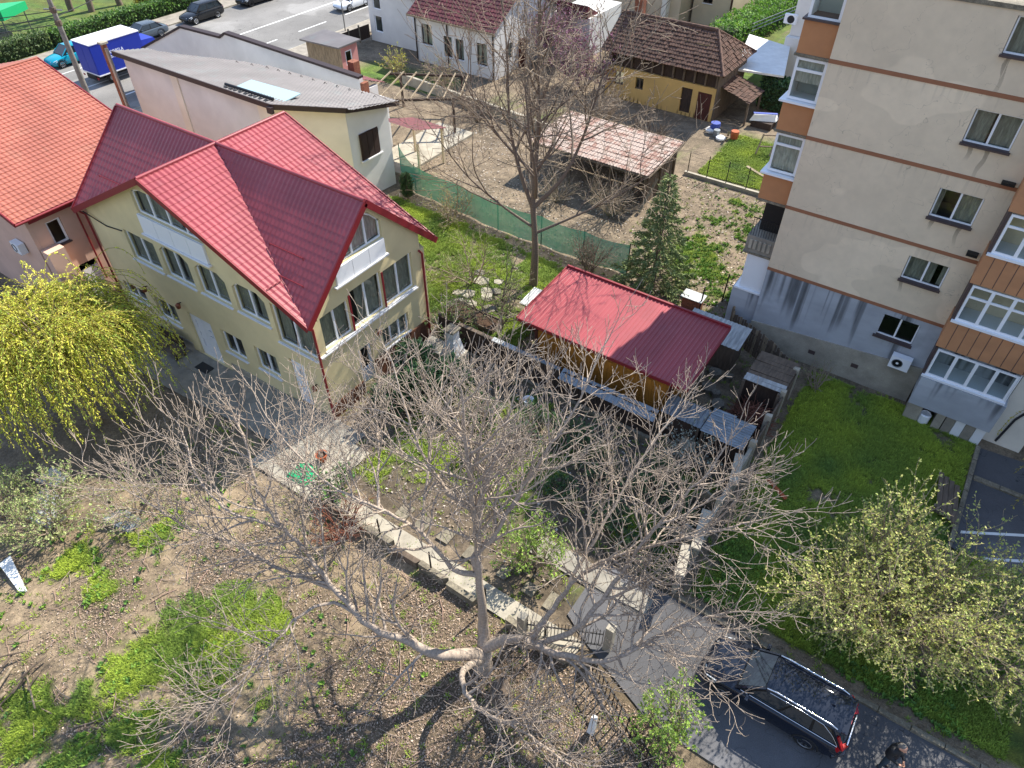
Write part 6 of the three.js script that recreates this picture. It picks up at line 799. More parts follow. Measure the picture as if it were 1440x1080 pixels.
{
  const t = thing('person', 'person in black jacket and dark trousers standing in the lane behind the black car', 'person', [0, 0, 0]);
  const v = V; mat('skin', '#c08d73', { rough: 0.6 }); mat('hairGrey', '#6c665f', { rough: 0.8 }); mat('jacket', '#121316', { rough: 0.75 }); mat('jeans', '#2a3a44', { rough: 0.85 }); mat('shoe', '#2b2320', { rough: 0.6 });
  // facing +x local; head bent forward, hands together before the belly
  const legs = [[v(0, 0.92, 0.09), v(0.03, 0.5, 0.11), 0.1, 0.07], [v(0.03, 0.5, 0.11), v(0.0, 0.1, 0.12), 0.07, 0.05], [v(0, 0.92, -0.09), v(-0.02, 0.5, -0.11), 0.1, 0.07], [v(-0.02, 0.5, -0.11), v(-0.05, 0.1, -0.12), 0.07, 0.05], [v(0, 0.95, -0.06), v(0, 0.95, 0.06), 0.13, 0.13]];
  const head = [[v(0.07, 1.61, 0), v(0.1, 1.66, 0), 0.095, 0.09], [v(0.1, 1.57, 0), v(0.155, 1.545, 0), 0.07, 0.045], [v(0.19, 1.6, 0), v(0.205, 1.585, 0), 0.02, 0.018], [v(0.0, 1.42, 0), v(0.06, 1.56, 0), 0.06, 0.055], [v(0.06, 1.6, 0.095), v(0.06, 1.63, 0.098), 0.018, 0.02], [v(0.06, 1.6, -0.095), v(0.06, 1.63, -0.098), 0.018, 0.02]];
  const hand = s => { const b = []; const w = v(0.29, 1.0, s * 0.12), p = v(0.35, 0.98, s * 0.06); b.push([w, p, 0.03, 0.036]); for (let f = 0; f < 4; f++) { const k = v(0.37 - 0.016 * f + 0.02, 0.995 - 0.02 * f, s * 0.045), m = k.clone().add(v(0.025, -0.01, -s * 0.035)), e = m.clone().add(v(-0.01, -0.008, -s * (0.024 + 0.004 * (f % 3)))); b.push([k, m, 0.0105, 0.0095], [m, e, 0.0095, 0.008]); } b.push([v(0.33, 1.0, s * 0.07), v(0.36, 1.025, s * 0.035), 0.013, 0.011], [v(0.36, 1.025, s * 0.035), v(0.375, 1.03, s * 0.005), 0.011, 0.009]); return b; };
  const body = mergeSimple([field([...legs], 0.018, 0.06), field(head, 0.009, 0.04), field(hand(1), 0.005, 0.012), field(hand(-1), 0.005, 0.012)], [[0.023, 0.041, 0.058], [0.52, 0.27, 0.17], [0.52, 0.27, 0.17], [0.52, 0.27, 0.17]]);
  const bm = vmat('figure', 0.75); part(t, 'body', body, bm);
  const jk = [[v(0.0, 0.95, -0.05), v(0.0, 0.95, 0.05), 0.16, 0.16], [v(0, 0.98, 0), v(-0.01, 1.3, 0), 0.17, 0.17], [v(-0.01, 1.34, -0.13), v(-0.01, 1.34, 0.13), 0.1, 0.1], [v(-0.01, 1.39, 0.17), v(0.02, 1.12, 0.25), 0.085, 0.065], [v(0.02, 1.12, 0.25), v(0.28, 1.01, 0.13), 0.06, 0.045], [v(-0.01, 1.39, -0.17), v(0.02, 1.12, -0.25), 0.085, 0.065], [v(0.02, 1.12, -0.25), v(0.28, 1.01, -0.13), 0.06, 0.045], [v(0.0, 1.42, 0), v(0.03, 1.48, 0), 0.085, 0.075]]; part(t, 'jacket', field(jk, 0.018, 0.07), M.jacket);
  part(t, 'hair', field([[v(0.05, 1.655, 0), v(0.07, 1.685, 0), 0.094, 0.088], [v(0.02, 1.6, -0.03), v(0.02, 1.6, 0.03), 0.075, 0.075]], 0.01, 0.03), M.hairGrey);
  for (const s of [1, -1]) part(t, 'shoe', field([[v(-0.05 + (s > 0 ? 0.03 : 0), 0.05, s * 0.12), v(0.12 + (s > 0 ? 0.03 : 0), 0.04, s * 0.13), 0.05, 0.04]], 0.012, 0.02), M.shoe);
  for (const s of [1, -1]) part(t, 'eye', new THREE.SphereGeometry(0.011, 8, 6).translate(0.176, 1.625, s * 0.032), M.black);
  t.position.set(4.92, 0.012, -12.78); t.rotation.y = -0.5;
}
function mergeSimple(list, cols) { const pos = [], nor = [], uv = [], col = [], idx = []; list.forEach((g, i) => { const o = pos.length / 3; pos.push(...g.attributes.position.array); nor.push(...g.attributes.normal.array); uv.push(...g.attributes.uv.array); for (let k = 0; k < g.attributes.position.count; k++) col.push(...cols[i]); for (const q of g.index.array) idx.push(q + o); }); const g = new THREE.BufferGeometry(); g.setAttribute('position', new THREE.Float32BufferAttribute(pos, 3)); g.setAttribute('normal', new THREE.Float32BufferAttribute(nor, 3)); g.setAttribute('uv', new THREE.Float32BufferAttribute(uv, 2)); g.setAttribute('color', new THREE.Float32BufferAttribute(col, 3)); g.setIndex(idx); return g; }

// ================= PLANTS =================
mat('barkPale', '#c2b4a6', { map: 'bark', per: 0.7, rough: 0.95, bump: 0.01, bper: 0.3 });
mat('barkGrey', '#85786c', { map: 'bark', per: 0.7, rough: 0.95, bump: 0.012, bper: 0.3 });
mat('barkTan', '#a99a88', { map: 'bark', per: 0.6, rough: 0.95 });
mat('barkRed', '#8d5a48', { map: 'bark', per: 0.6, rough: 0.95 });
mat('barkOlive', '#94863f', { map: 'bark', per: 0.6, rough: 0.95 });
M.leaf = new THREE.MeshPhysicalMaterial({ color: 0xffffff, vertexColors: true, roughness: 0.9, transmission: 0.35, thickness: 0, side: THREE.DoubleSide }); M.leaf.name = 'leaf';
M.needle = vmat('needle', 0.9);
const rndDir = r => { const z = r() * 2 - 1, a = r() * 6.28319, s = Math.sqrt(1 - z * z); return V(s * Math.cos(a), z, s * Math.sin(a)); };
const perp = (d, r) => { const q = rndDir(r); return q.addScaledVector(d, -q.dot(d)).normalize(); };
// twig: grows a wandering shoot and its side shoots. P.n = shoots per level, P.ang, P.lr length ratio
function shoot(S, p, d, len, r0, lev) {
  const P = S.P, r = S.r, n = Math.max(2, Math.ceil(len / P.seg[Math.min(lev, P.seg.length - 1)])), pts = [p.clone()], rad = [r0], q = p.clone(), dir = d.clone(), r1 = Math.max(P.rmin, r0 * P.taper);
  for (let i = 1; i <= n; i++) { dir.addScaledVector(rndDir(r), P.wander).addScaledVector(V(0, 1, 0), P.trop[Math.min(lev, P.trop.length - 1)]).normalize(); q.addScaledVector(dir, len / n); pts.push(q.clone()); rad.push(lerp(r0, r1, i / n)); }
  limb(S, pts, rad, lev);
}
function limb(S, pts, rad, lev, t0) {
  const P = S.P, r = S.r; (lev < P.thick ? S.trunk : S.twig).tube(pts, rad, lev === 0 ? 8 : lev === 1 ? 6 : lev === 2 ? 4 : 3, lev < 2);
  let L = 0; const cum = [0]; for (let i = 1; i < pts.length; i++) { L += pts[i].distanceTo(pts[i - 1]); cum.push(L); }
  const at = t => { let s = t * L, i = 1; while (i < pts.length - 1 && cum[i] < s) i++; const f = (s - cum[i - 1]) / Math.max(1e-6, cum[i] - cum[i - 1]); return [pts[i - 1].clone().lerp(pts[i], f), V().subVectors(pts[i], pts[i - 1]).normalize(), lerp(rad[i - 1], rad[i], f)]; };
  if (lev >= P.levels) { S.tips.push([pts[pts.length - 1], V().subVectors(pts[pts.length - 1], pts[0]).normalize(), pts]); return; }
  const cnt = Math.max(1, Math.round(L * P.den[lev] * (0.8 + 0.4 * r()))), st = t0 ?? P.t0[lev];
  for (let k = 0; k < cnt; k++) { const t = Math.min(1, st + (1 - st) * (k + 0.2 + 0.6 * r()) / cnt); const [p, d, rr] = at(t); const a = P.ang * (0.7 + 0.6 * r()) * D2R; const nd = d.clone().multiplyScalar(Math.cos(a)).addScaledVector(perp(d, r), Math.sin(a)); if (P.up && nd.y < -0.25) nd.y *= 0.3; shoot(S, p, nd.normalize(), P.len[lev + 1] * (0.6 + 0.7 * r()) * (1 - 0.35 * t), Math.max(P.rmin, Math.min(rr * 0.75, P.rad[lev + 1])), lev + 1); }
  if (lev + 1 <= P.levels) shoot(S, pts[pts.length - 1], V().subVectors(pts[pts.length - 1], pts[pts.length - 2]).normalize(), P.len[lev + 1] * 0.7, Math.max(P.rmin, rad[rad.length - 1]), lev + 1);
}
const skel = (P, seed) => ({ P, r: rng(seed), trunk: new G(), twig: new G(), tips: [] });
function leafAt(g, p, d, s, c, r, wd = 0.5) { const n = perp(d, r), e = p.clone().addScaledVector(d, s), m = p.clone().addScaledVector(d, s * 0.5), k = V().crossVectors(d, n).normalize().multiplyScalar(s * 0.12); g.color(c); g.quad(p, m.clone().addScaledVector(n, s * wd * 0.5).add(k), e, m.clone().addScaledVector(n, -s * wd * 0.5).add(k)); }
const shade = (c, r, v = 0.25) => { const k = 1 - v / 2 + v * r(); return [c[0] * k * (0.94 + 0.12 * r()), c[1] * k, c[2] * k]; };

// ---- the big foreground walnut ----
{
  const t = thing('walnut_tree', 'large bare walnut tree with pale spreading limbs beside the low boundary wall', 'tree', [-6.9, 0, -8.3]);
  const P = { levels: 4, seg: [0.4, 0.3, 0.24, 0.2, 0.2], wander: 0.19, trop: [0, 0.04, 0.08, 0.13, 0.14], taper: 0.42, rmin: 0.0085, thick: 2, den: [2.2, 2.25, 2.6, 2.4], t0: [0.35, 0.12, 0.12, 0.2], ang: 50, len: [0, 2.1, 1.15, 0.66, 0.34], rad: [0, 0.055, 0.030, 0.017, 0.011], up: true };
  const S = skel(P, 301); const W = a => a.map(q => V(q[0], q[1], q[2]));
  const limbs = [
    [[[-6.9, -0.1, -8.3], [-7.0, 0.6, -8.5], [-7.3, 1.4, -8.9], [-7.4, 3, -9.0], [-7.5, 5.6, -9.1], [-7.6, 8.3, -9.1], [-7.8, 10.6, -9.2]], 0.36, 0.05, 0.5],
    [[[-7.0, 0.7, -8.4], [-7.4, 1.5, -7.7], [-7.99, 2.0, -7.03], [-8.58, 2.4, -6.86], [-9.49, 3.0, -6.34], [-10.89, 4.0, -6.29], [-12.09, 5.0, -6.41], [-12.92, 6.0, -6.33], [-13.55, 7.0, -6.46], [-14.28, 8.0, -7.0]], 0.24, 0.035, 0.16],
    [[[-10.2, 3.5, -6.3], [-10.76, 3.8, -6.38], [-12.82, 4.6, -5.62], [-13.88, 5.0, -5.36], [-15.24, 5.4, -4.84], [-16.03, 5.7, -4.67], [-17.62, 6.2, -4.42]], 0.09, 0.022, 0.3],
    [[[-9.3, 2.9, -6.4], [-9.79, 3.2, -6.32], [-10.84, 3.7, -6.04], [-11.29, 3.8, -4.93], [-11.17, 3.9, -4.29], [-11.24, 3.8, -3.63], [-11.21, 3.7, -2.96], [-11.38, 3.6, -1.77]], 0.08, 0.02, 0.45],
    [[[-7.0, 0.9, -8.6], [-6.12, 1.8, -9.07], [-4.89, 2.4, -9.02], [-4.16, 2.7, -9.18], [-3.13, 3.0, -9.48], [-2.48, 3.6, -10.19], [-1.7, 4.4, -10.9], [-1.0, 4.9, -11.5]], 0.2, 0.035, 0.14],
    [[[-5.4, 2.1, -9.05], [-5.07, 2.4, -9.32], [-4.35, 3.2, -9.82], [-3.94, 4.4, -10.66], [-3.64, 5.6, -11.56], [-3.32, 6.6, -12.13], [-3.0, 7.5, -12.74], [-2.62, 8.3, -13.45]], 0.13, 0.028, 0.15],
    [[[-5.6, 2.1, -9.2], [-5.38, 2.9, -9.96], [-4.95, 4.2, -10.9], [-4.15, 5.0, -11.68], [-2.9, 5.9, -12.4], [-1.9, 6.5, -13.0], [-1.2, 6.9, -13.5]], 0.11, 0.026, 0.3],
    [[[-6.95, 0.7, -8.2], [-6.94, 1.5, -7.45], [-6.46, 1.9, -6.78], [-5.5, 2.1, -6.5], [-4.61, 2.3, -6.61], [-3.59, 2.6, -6.59], [-2.61, 2.8, -6.49]], 0.15, 0.025, 0.3],
    [[[-7.5, 4.3, -9.05], [-7.94, 5.0, -8.47], [-9.12, 6.2, -8.38], [-10.29, 6.8, -7.96], [-11.75, 7.2, -7.6], [-13.34, 8.0, -7.65]], 0.1, 0.024, 0.25],
    [[[-7.5, 4.4, -9.05], [-7.6, 5.2, -9.1], [-7.2, 6.0, -9.46], [-7.0, 7.0, -10.14], [-6.67, 8.3, -11.06], [-6.35, 9.3, -11.69], [-6.18, 10.5, -12.65]], 0.13, 0.026, 0.25],
    [[[-7.58, 7.0, -9.1], [-7.39, 8.3, -9.36], [-7.24, 9.3, -9.84], [-7.28, 10.6, -10.55]], 0.07, 0.022, 0.2],
    [[[-7.6, 7.4, -9.1], [-8.2, 8.0, -8.9], [-8.92, 8.8, -8.9], [-9.64, 9.8, -9.16], [-10.23, 10.5, -9.52]], 0.07, 0.022, 0.2],
    [[[-2.8, 3.3, -9.9], [-2.48, 3.6, -10.19], [-1.4, 3.9, -10.25], [-0.7, 4.1, -10.2]], 0.06, 0.02, 0.25],
    [[[-3.5, 6.0, -11.9], [-3.32, 6.6, -12.13], [-2.7, 7.1, -12.7], [-2.2, 7.7, -13.4]], 0.06, 0.02, 0.15],
    [[[-7.45, 4.8, -9.05], [-8.2, 6.0, -10.2], [-8.9, 7.2, -11.6], [-9.3, 8.4, -12.9]], 0.08, 0.022, 0.2],
    [[[-5.2, 3.9, -10.7], [-5.0, 5.2, -12.2], [-4.9, 6.4, -13.8], [-4.6, 7.4, -15.2]], 0.07, 0.022, 0.2],
    [[[-12.7, 5.7, -6.35], [-13.9, 6.5, -5.6], [-15.2, 7.1, -5.7], [-16.2, 7.6, -6.2]], 0.06, 0.02, 0.15],
    [[[-10.2, 6.75, -8.0], [-11.2, 7.4, -9.2], [-12.3, 8.0, -10.4]], 0.055, 0.02, 0.15],
    [[[-9.0, 6.1, -8.4], [-9.8, 7.0, -9.8], [-10.6, 7.7, -11.2], [-11.2, 8.2, -12.4]], 0.06, 0.02, 0.15],
    [[[-11.2, 4.2, -6.3], [-12.3, 5.2, -7.4], [-13.3, 5.8, -8.4]], 0.05, 0.02, 0.15],
    [[[-12.0, 4.9, -6.4], [-13.0, 5.6, -7.4], [-13.9, 6.4, -8.6], [-14.6, 7.0, -9.8]], 0.06, 0.02, 0.15],
  ];
  for (const [a, r0, r1, t0] of limbs) { const c = new THREE.CatmullRomCurve3(W(a)); const n = a.length * 4, pts = c.getPoints(n); pts.forEach((p, i) => { if (i > 2 && i < n) p.add(rndDir(S.r).multiplyScalar(0.035)); }); limb(S, pts, pts.map((_, i) => r0 * Math.pow(r1 / r0, i / n)), 0, t0); }
  part(t, 'trunk', S.trunk, M.barkPale); stuffPart(t, 'twigs', S.twig, M.barkPale);
}
// ---- tall bare tree in the back garden ----
{
  const t = thing('bare_tree', 'tall bare grey tree with upright fork rising behind the red shed', 'tree', [-17.63, 0, -27.67]);
  const P = { levels: 4, seg: [0.6, 0.5, 0.4, 0.3, 0.25], wander: 0.13, trop: [0.02, 0.06, 0.05, 0.03, 0], taper: 0.45, rmin: 0.011, thick: 2, den: [1.15, 1.15, 1.6, 1.7], t0: [0.3, 0.2, 0.2, 0.2], ang: 46, len: [0, 3.4, 1.9, 1.0, 0.6], rad: [0, 0.07, 0.034, 0.02, 0.013], up: true };
  const S = skel(P, 411), b = V(-17.63, 0, -27.67);
  for (const [a, r0, r1, t0] of [[[[0, -0.1, 0], [0.05, 2.5, 0], [-0.1, 5.2, 0.05], [0.1, 8.5, 0.1], [0, 12, 0], [-0.2, 15.5, -0.1]], 0.26, 0.04, 0.38], [[[-0.05, 4.6, 0], [-0.8, 6.6, 0.2], [-1.3, 9, 0.4], [-1.5, 12, 0.3], [-1.8, 14, 0.2]], 0.14, 0.03, 0.3], [[[0, 4.9, 0], [1.2, 6.6, -0.6], [1.9, 8.8, -1.2], [2.4, 11.5, -1.6], [2.8, 13.5, -2]], 0.13, 0.03, 0.3], [[[0, 5.4, 0], [0.7, 7.2, 1.1], [0.9, 9.5, 2.0], [1.0, 12, 2.6]], 0.11, 0.03, 0.25], [[[0, 3.6, 0], [-1.5, 4.9, 0.9], [-3, 6.3, 1.6], [-4.2, 7.8, 2.0]], 0.09, 0.025, 0.3], [[[0, 3.3, 0], [1.6, 4.3, -0.9], [3.4, 5.6, -1.6], [5, 7.1, -2]], 0.09, 0.025, 0.3], [[[-0.1, 5.8, 0], [-1.1, 7.4, -1.2], [-2.0, 9.4, -2.2], [-2.6, 11.5, -3]], 0.1, 0.028, 0.25], [[[0, 6.6, 0], [-2.0, 8.2, 0.3], [-3.6, 10, 0.4], [-4.8, 12, 0.3]], 0.09, 0.025, 0.3], [[[0, 2.9, 0], [-1.2, 3.3, -1.5], [-2.3, 4.2, -3.0], [-3.4, 5.2, -4.2]], 0.07, 0.022, 0.35]]) { const pts = new THREE.CatmullRomCurve3(a.map(q => V(b.x + q[0], q[1], b.z + q[2]))).getPoints(a.length * 4); limb(S, pts, pts.map((_, i) => r0 * Math.pow(r1 / r0, i / pts.length)), 0, t0); }
  part(t, 'trunk', S.trunk, M.barkGrey); stuffPart(t, 'twigs', S.twig, M.barkTan);
}
// ---- twiggy shrubs and small trees ----
function shrub(name, label, cat, x, z, o, group) {
  const y = terr(x, z), t = thing(name, label, cat, [x, y, z], group); const sc = o.h;
  const P = { levels: o.levels || 3, seg: [0.3 * sc / 3, 0.22, 0.18, 0.15], wander: o.wander || 0.16, trop: o.trop || [0.05, 0.04, 0.02, 0], taper: 0.45, rmin: o.rmin || 0.007, thick: 1, den: o.den || [3.2, 3.6, 4], t0: [0.2, 0.15, 0.1], ang: 44, len: [0, sc * 0.42, sc * 0.22, sc * 0.12], rad: [0, 0.03, 0.014, 0.009], up: !o.weep };
  const S = skel(P, o.seed); const r = S.r;
  for (let i = 0; i < o.stems; i++) { const a = i / o.stems * 6.283 + r(), sp = o.spread * (0.35 + 0.65 * r()); const d = V(Math.cos(a) * sp, 1, Math.sin(a) * sp).normalize(); shoot(S, V(x + Math.cos(a) * 0.12, y - 0.05, z + Math.sin(a) * 0.12), d, sc * (0.55 + 0.3 * r()), o.r0 || 0.04, 0); }
  part(t, 'stems', S.trunk, o.bark); stuffPart(t, 'twigs', S.twig, o.bark);
  if (o.leaf) { const g = new G().color([1, 1, 1]); for (const [p, d, pts] of S.tips) for (let k = 0; k < o.leaves; k++) { const q = pts[Math.floor(r() * pts.length)].clone().addScaledVector(rndDir(r), 0.03); const c = o.leaf[Math.floor(r() * o.leaf.length)]; leafAt(g, q, rndDir(r).addScaledVector(d, 0.6).add(V(0, 0.3, 0)).normalize(), o.ls * (0.6 + 0.8 * r()), shade(c, r, 0.4), r, 0.6); } if (g.p.length) stuffPart(t, 'foliage', g, M.leaf); }
  return t;
}
const YG = [[0.54, 0.56, 0.14], [0.64, 0.62, 0.2], [0.38, 0.46, 0.10]], FG = [[0.28, 0.42, 0.05], [0.36, 0.50, 0.07], [0.18, 0.32, 0.04]], DG = [[0.05, 0.12, 0.03], [0.08, 0.17, 0.04]], SV = [[0.38, 0.43, 0.37], [0.28, 0.34, 0.28]], PL = [[0.20, 0.06, 0.12], [0.32, 0.12, 0.2], [0.5, 0.3, 0.38]], LG = [[0.42, 0.50, 0.16], [0.52, 0.56, 0.24], [0.28, 0.38, 0.10]];
shrub('budding_tree', 'broad low tree with yellow green buds between the lane and shaded lawn', 'tree', 3.5, -17.2, { h: 5.0, stems: 16, spread: 1.1, seed: 501, bark: M.barkTan, leaf: YG, leaves: 7, ls: 0.095, r0: 0.06, den: [2.2, 2.6, 3.4] });
shrub('budding_tree', 'thin tree with yellow green buds at the right of the lane kerb', 'tree', 6.8, -17.6, { h: 4.2, stems: 8, spread: 1.1, seed: 502, bark: M.barkTan, leaf: YG, leaves: 7, ls: 0.095, r0: 0.05, den: [2.4, 2.8, 3.4] });
shrub('pale_bush', 'sprawling pale green leafing bush over the blue slabs', 'bush', -24.6, -3.2, { h: 2.6, stems: 12, spread: 1.5, seed: 503, bark: M.barkTan, leaf: LG, leaves: 5, ls: 0.09 });
shrub('pale_bush', 'sprawling pale green leafing bush at the willow fringe', 'bush', -22.3, -5.6, { h: 2.0, stems: 9, spread: 1.5, seed: 504, bark: M.barkTan, leaf: LG, leaves: 3, ls: 0.08 });
shrub('pale_bush', 'pale green leafing bush behind the white board', 'bush', -27.4, -2.4, { h: 2.4, stems: 10, spread: 1.3, seed: 505, bark: M.barkTan, leaf: LG, leaves: 5, ls: 0.09 });
shrub('green_bush', 'fresh green leafy bush between garden path and yard lawn', 'bush', -7.7, -12.6, { h: 2.0, stems: 10, spread: 0.8, seed: 506, bark: M.barkTan, leaf: FG, leaves: 6, ls: 0.10 });
shrub('green_bush', 'bright green bush against the dark railing at the lane edge', 'bush', -0.9, -9.8, { h: 1.9, stems: 10, spread: 0.9, seed: 507, bark: M.barkTan, leaf: FG, leaves: 6, ls: 0.11 });
shrub('green_bush', 'dark glossy leafy bush beside the green hatch', 'bush', -16.4, -10.9, { h: 1.2, stems: 9, spread: 0.9, seed: 508, bark: M.barkTan, leaf: [[0.08, 0.2, 0.04], [0.13, 0.3, 0.05]], leaves: 6, ls: 0.12 });
for (const [x, z, h, l] of [[-9.4, -18.6, 1.3, 'dark evergreen bush below the board fence near the white tub'], [-7.6, -17.6, 1.1, 'dark evergreen bush in the shaded yard under the walnut crown'], [-5.6, -18.4, 1.3, 'dark evergreen bush beside the silvery bush'], [-4.2, -17.4, 1.0, 'dark evergreen bush at the propped concrete slabs'], [-6.2, -15.9, 1.0, 'low dark evergreen bush in the middle of the shaded yard'], [-8.6, -16.0, 0.8, 'low dark evergreen bush at the lit lawn edge'], [-4.6, -15.4, 0.9, 'low dark evergreen bush near the end of the concrete fence'], [-11.4, -18.2, 1.2, 'dark evergreen bush between white tub and junipers'], [-13.6, -17.4, 1.1, 'low dark evergreen bush in front of the junipers'], [-12.6, -15.6, 0.9, 'low dark evergreen bush beside the lit yard grass']]) shrub('evergreen_bush', l, 'bush', x, z, { h, stems: 13, spread: 1.3, seed: 560 + Math.round(-x * 10), bark: M.barkGrey, leaf: [[0.045, 0.11, 0.03], [0.07, 0.15, 0.04], [0.10, 0.19, 0.05]], leaves: 9, ls: 0.10 });
shrub('red_shrub', 'reddish bare twiggy shrub below the boundary wall', 'shrub', -14.5, -9.4, { h: 1.9, stems: 12, spread: 0.9, seed: 509, bark: M.barkRed, leaf: [[0.4, 0.18, 0.1]], leaves: 1, ls: 0.05 });
shrub('silver_bush', 'silvery grey leaved bush in front of the zinc scrap shelter', 'bush', -5.0, -20.4, { h: 1.8, stems: 9, spread: 1.0, seed: 510, bark: M.barkTan, leaf: SV, leaves: 4, ls: 0.08 });
shrub('fruit_tree', 'slender leaning fruit tree beside the raised bed', 'tree', -16.9, -23.4, { h: 3.6, stems: 3, spread: 0.7, seed: 511, bark: M.barkGrey, leaf: LG, leaves: 2, ls: 0.06, r0: 0.06 });
shrub('fruit_tree', 'small budding fruit tree on the lawn behind the house corner', 'tree', -20.6, -25.8, { h: 3.0, stems: 4, spread: 0.9, seed: 512, bark: M.barkTan, leaf: LG, leaves: 3, ls: 0.06, r0: 0.045 });
shrub('garden_shrub', 'brown budding shrub at the green net by the lawn', 'shrub', -25.6, -30.4, { h: 2.2, stems: 8, spread: 0.9, seed: 513, bark: M.barkTan, leaf: [[0.35, 0.3, 0.12], [0.3, 0.34, 0.1]], leaves: 3, ls: 0.07 });
shrub('garden_shrub', 'leafing shrub hanging over the side of the board fence', 'shrub', -18.6, -21.6, { h: 1.9, stems: 8, spread: 0.9, seed: 514, bark: M.barkTan, leaf: [[0.14, 0.26, 0.06], [0.22, 0.36, 0.08]], leaves: 5, ls: 0.08 });
shrub('garden_shrub', 'bare dark shrub standing before the green net', 'shrub', -15.6, -30.3, { h: 2.4, stems: 9, spread: 0.5, seed: 515, bark: M.barkGrey });
shrub('bramble_thicket', 'tangled reddish brown bramble thicket in front of the rusty shed', 'thicket', -17.8, -36.8, { h: 2.4, stems: 16, spread: 1.5, seed: 516, bark: M.barkTan, levels: 3, den: [3, 3.2, 3.6] });
shrub('bramble_thicket', 'tangled brown bramble thicket between green net and rusty shed', 'thicket', -21.6, -36.4, { h: 2.0, stems: 14, spread: 1.6, seed: 517, bark: M.barkTan, den: [3, 3.2, 3.4] });
shrub('bare_thicket', 'bare grey thicket along the low wall beside the pergola', 'thicket', -33.2, -43.4, { h: 2.6, stems: 12, spread: 1.3, seed: 518, bark: M.barkGrey, den: [2.4, 2.6, 3], rmin: 0.012 });
shrub('bare_thicket', 'bare brown thicket behind the pergola slats', 'thicket', -39.6, -46.8, { h: 2.4, stems: 12, spread: 1.3, seed: 519, bark: M.barkTan, leaf: [[0.45, 0.4, 0.1], [0.3, 0.36, 0.1]], leaves: 1, ls: 0.1, den: [2.4, 2.6, 3], rmin: 0.012 });
shrub('forsythia', 'yellow flowering bush beside the kiosk lawn', 'bush', -44.4, -46.9, { h: 2.0, stems: 9, spread: 1.0, seed: 520, bark: M.barkTan, leaf: [[0.55, 0.48, 0.06], [0.36, 0.4, 0.08]], leaves: 3, ls: 0.12, rmin: 0.012 });
shrub('bare_thicket', 'bare tangled bushes in front of the ochre barn wall', 'thicket', -24.6, -47.6, { h: 3.2, stems: 14, spread: 1.3, seed: 521, bark: M.barkTan, den: [2.2, 2.6, 3], rmin: 0.013 });
shrub('bare_thicket', 'bare grey bushes between rusty roof and barn', 'thicket', -20.2, -46.4, { h: 2.6, stems: 12, spread: 1.4, seed: 522, bark: M.barkGrey, den: [2.2, 2.6, 3], rmin: 0.013 });
shrub('plum_tree', 'purple leaved plum tree beside the barn end', 'tree', -29.6, -53.4, { h: 4.6, stems: 6, spread: 0.8, seed: 523, bark: M.barkGrey, leaf: PL, leaves: 4, ls: 0.14, rmin: 0.013, r0: 0.09 });
shrub('plum_tree', 'purple leaved plum tree at the porch of the far white house', 'tree', -35.2, -57.6, { h: 4.8, stems: 5, spread: 0.7, seed: 524, bark: M.barkGrey, leaf: PL, leaves: 3, ls: 0.14, rmin: 0.013, r0: 0.09 });
shrub('park_bush', 'yellow flowering bush on the park grass beyond the hedge', 'bush', -79, -46.2, { h: 2.6, stems: 10, spread: 0.9, seed: 525, bark: M.barkTan, leaf: [[0.6, 0.5, 0.05], [0.5, 0.48, 0.08]], leaves: 6, ls: 0.2, rmin: 0.015 });
shrub('park_bush', 'dark leafy bush beside the green roofed stall', 'bush', -80, -25.6, { h: 4.5, stems: 12, spread: 0.9, seed: 526, bark: M.barkGrey, leaf: [[0.07, 0.12, 0.05], [0.12, 0.2, 0.08]], leaves: 5, ls: 0.22, rmin: 0.015 });
shrub('bare_bush', 'bare twiggy bush at the picket fence corner', 'shrub', -2.0, -28.3, { h: 1.2, stems: 8, spread: 0.9, seed: 527, bark: M.barkTan, leaf: [[0.25, 0.3, 0.1]], leaves: 1, ls: 0.06 });
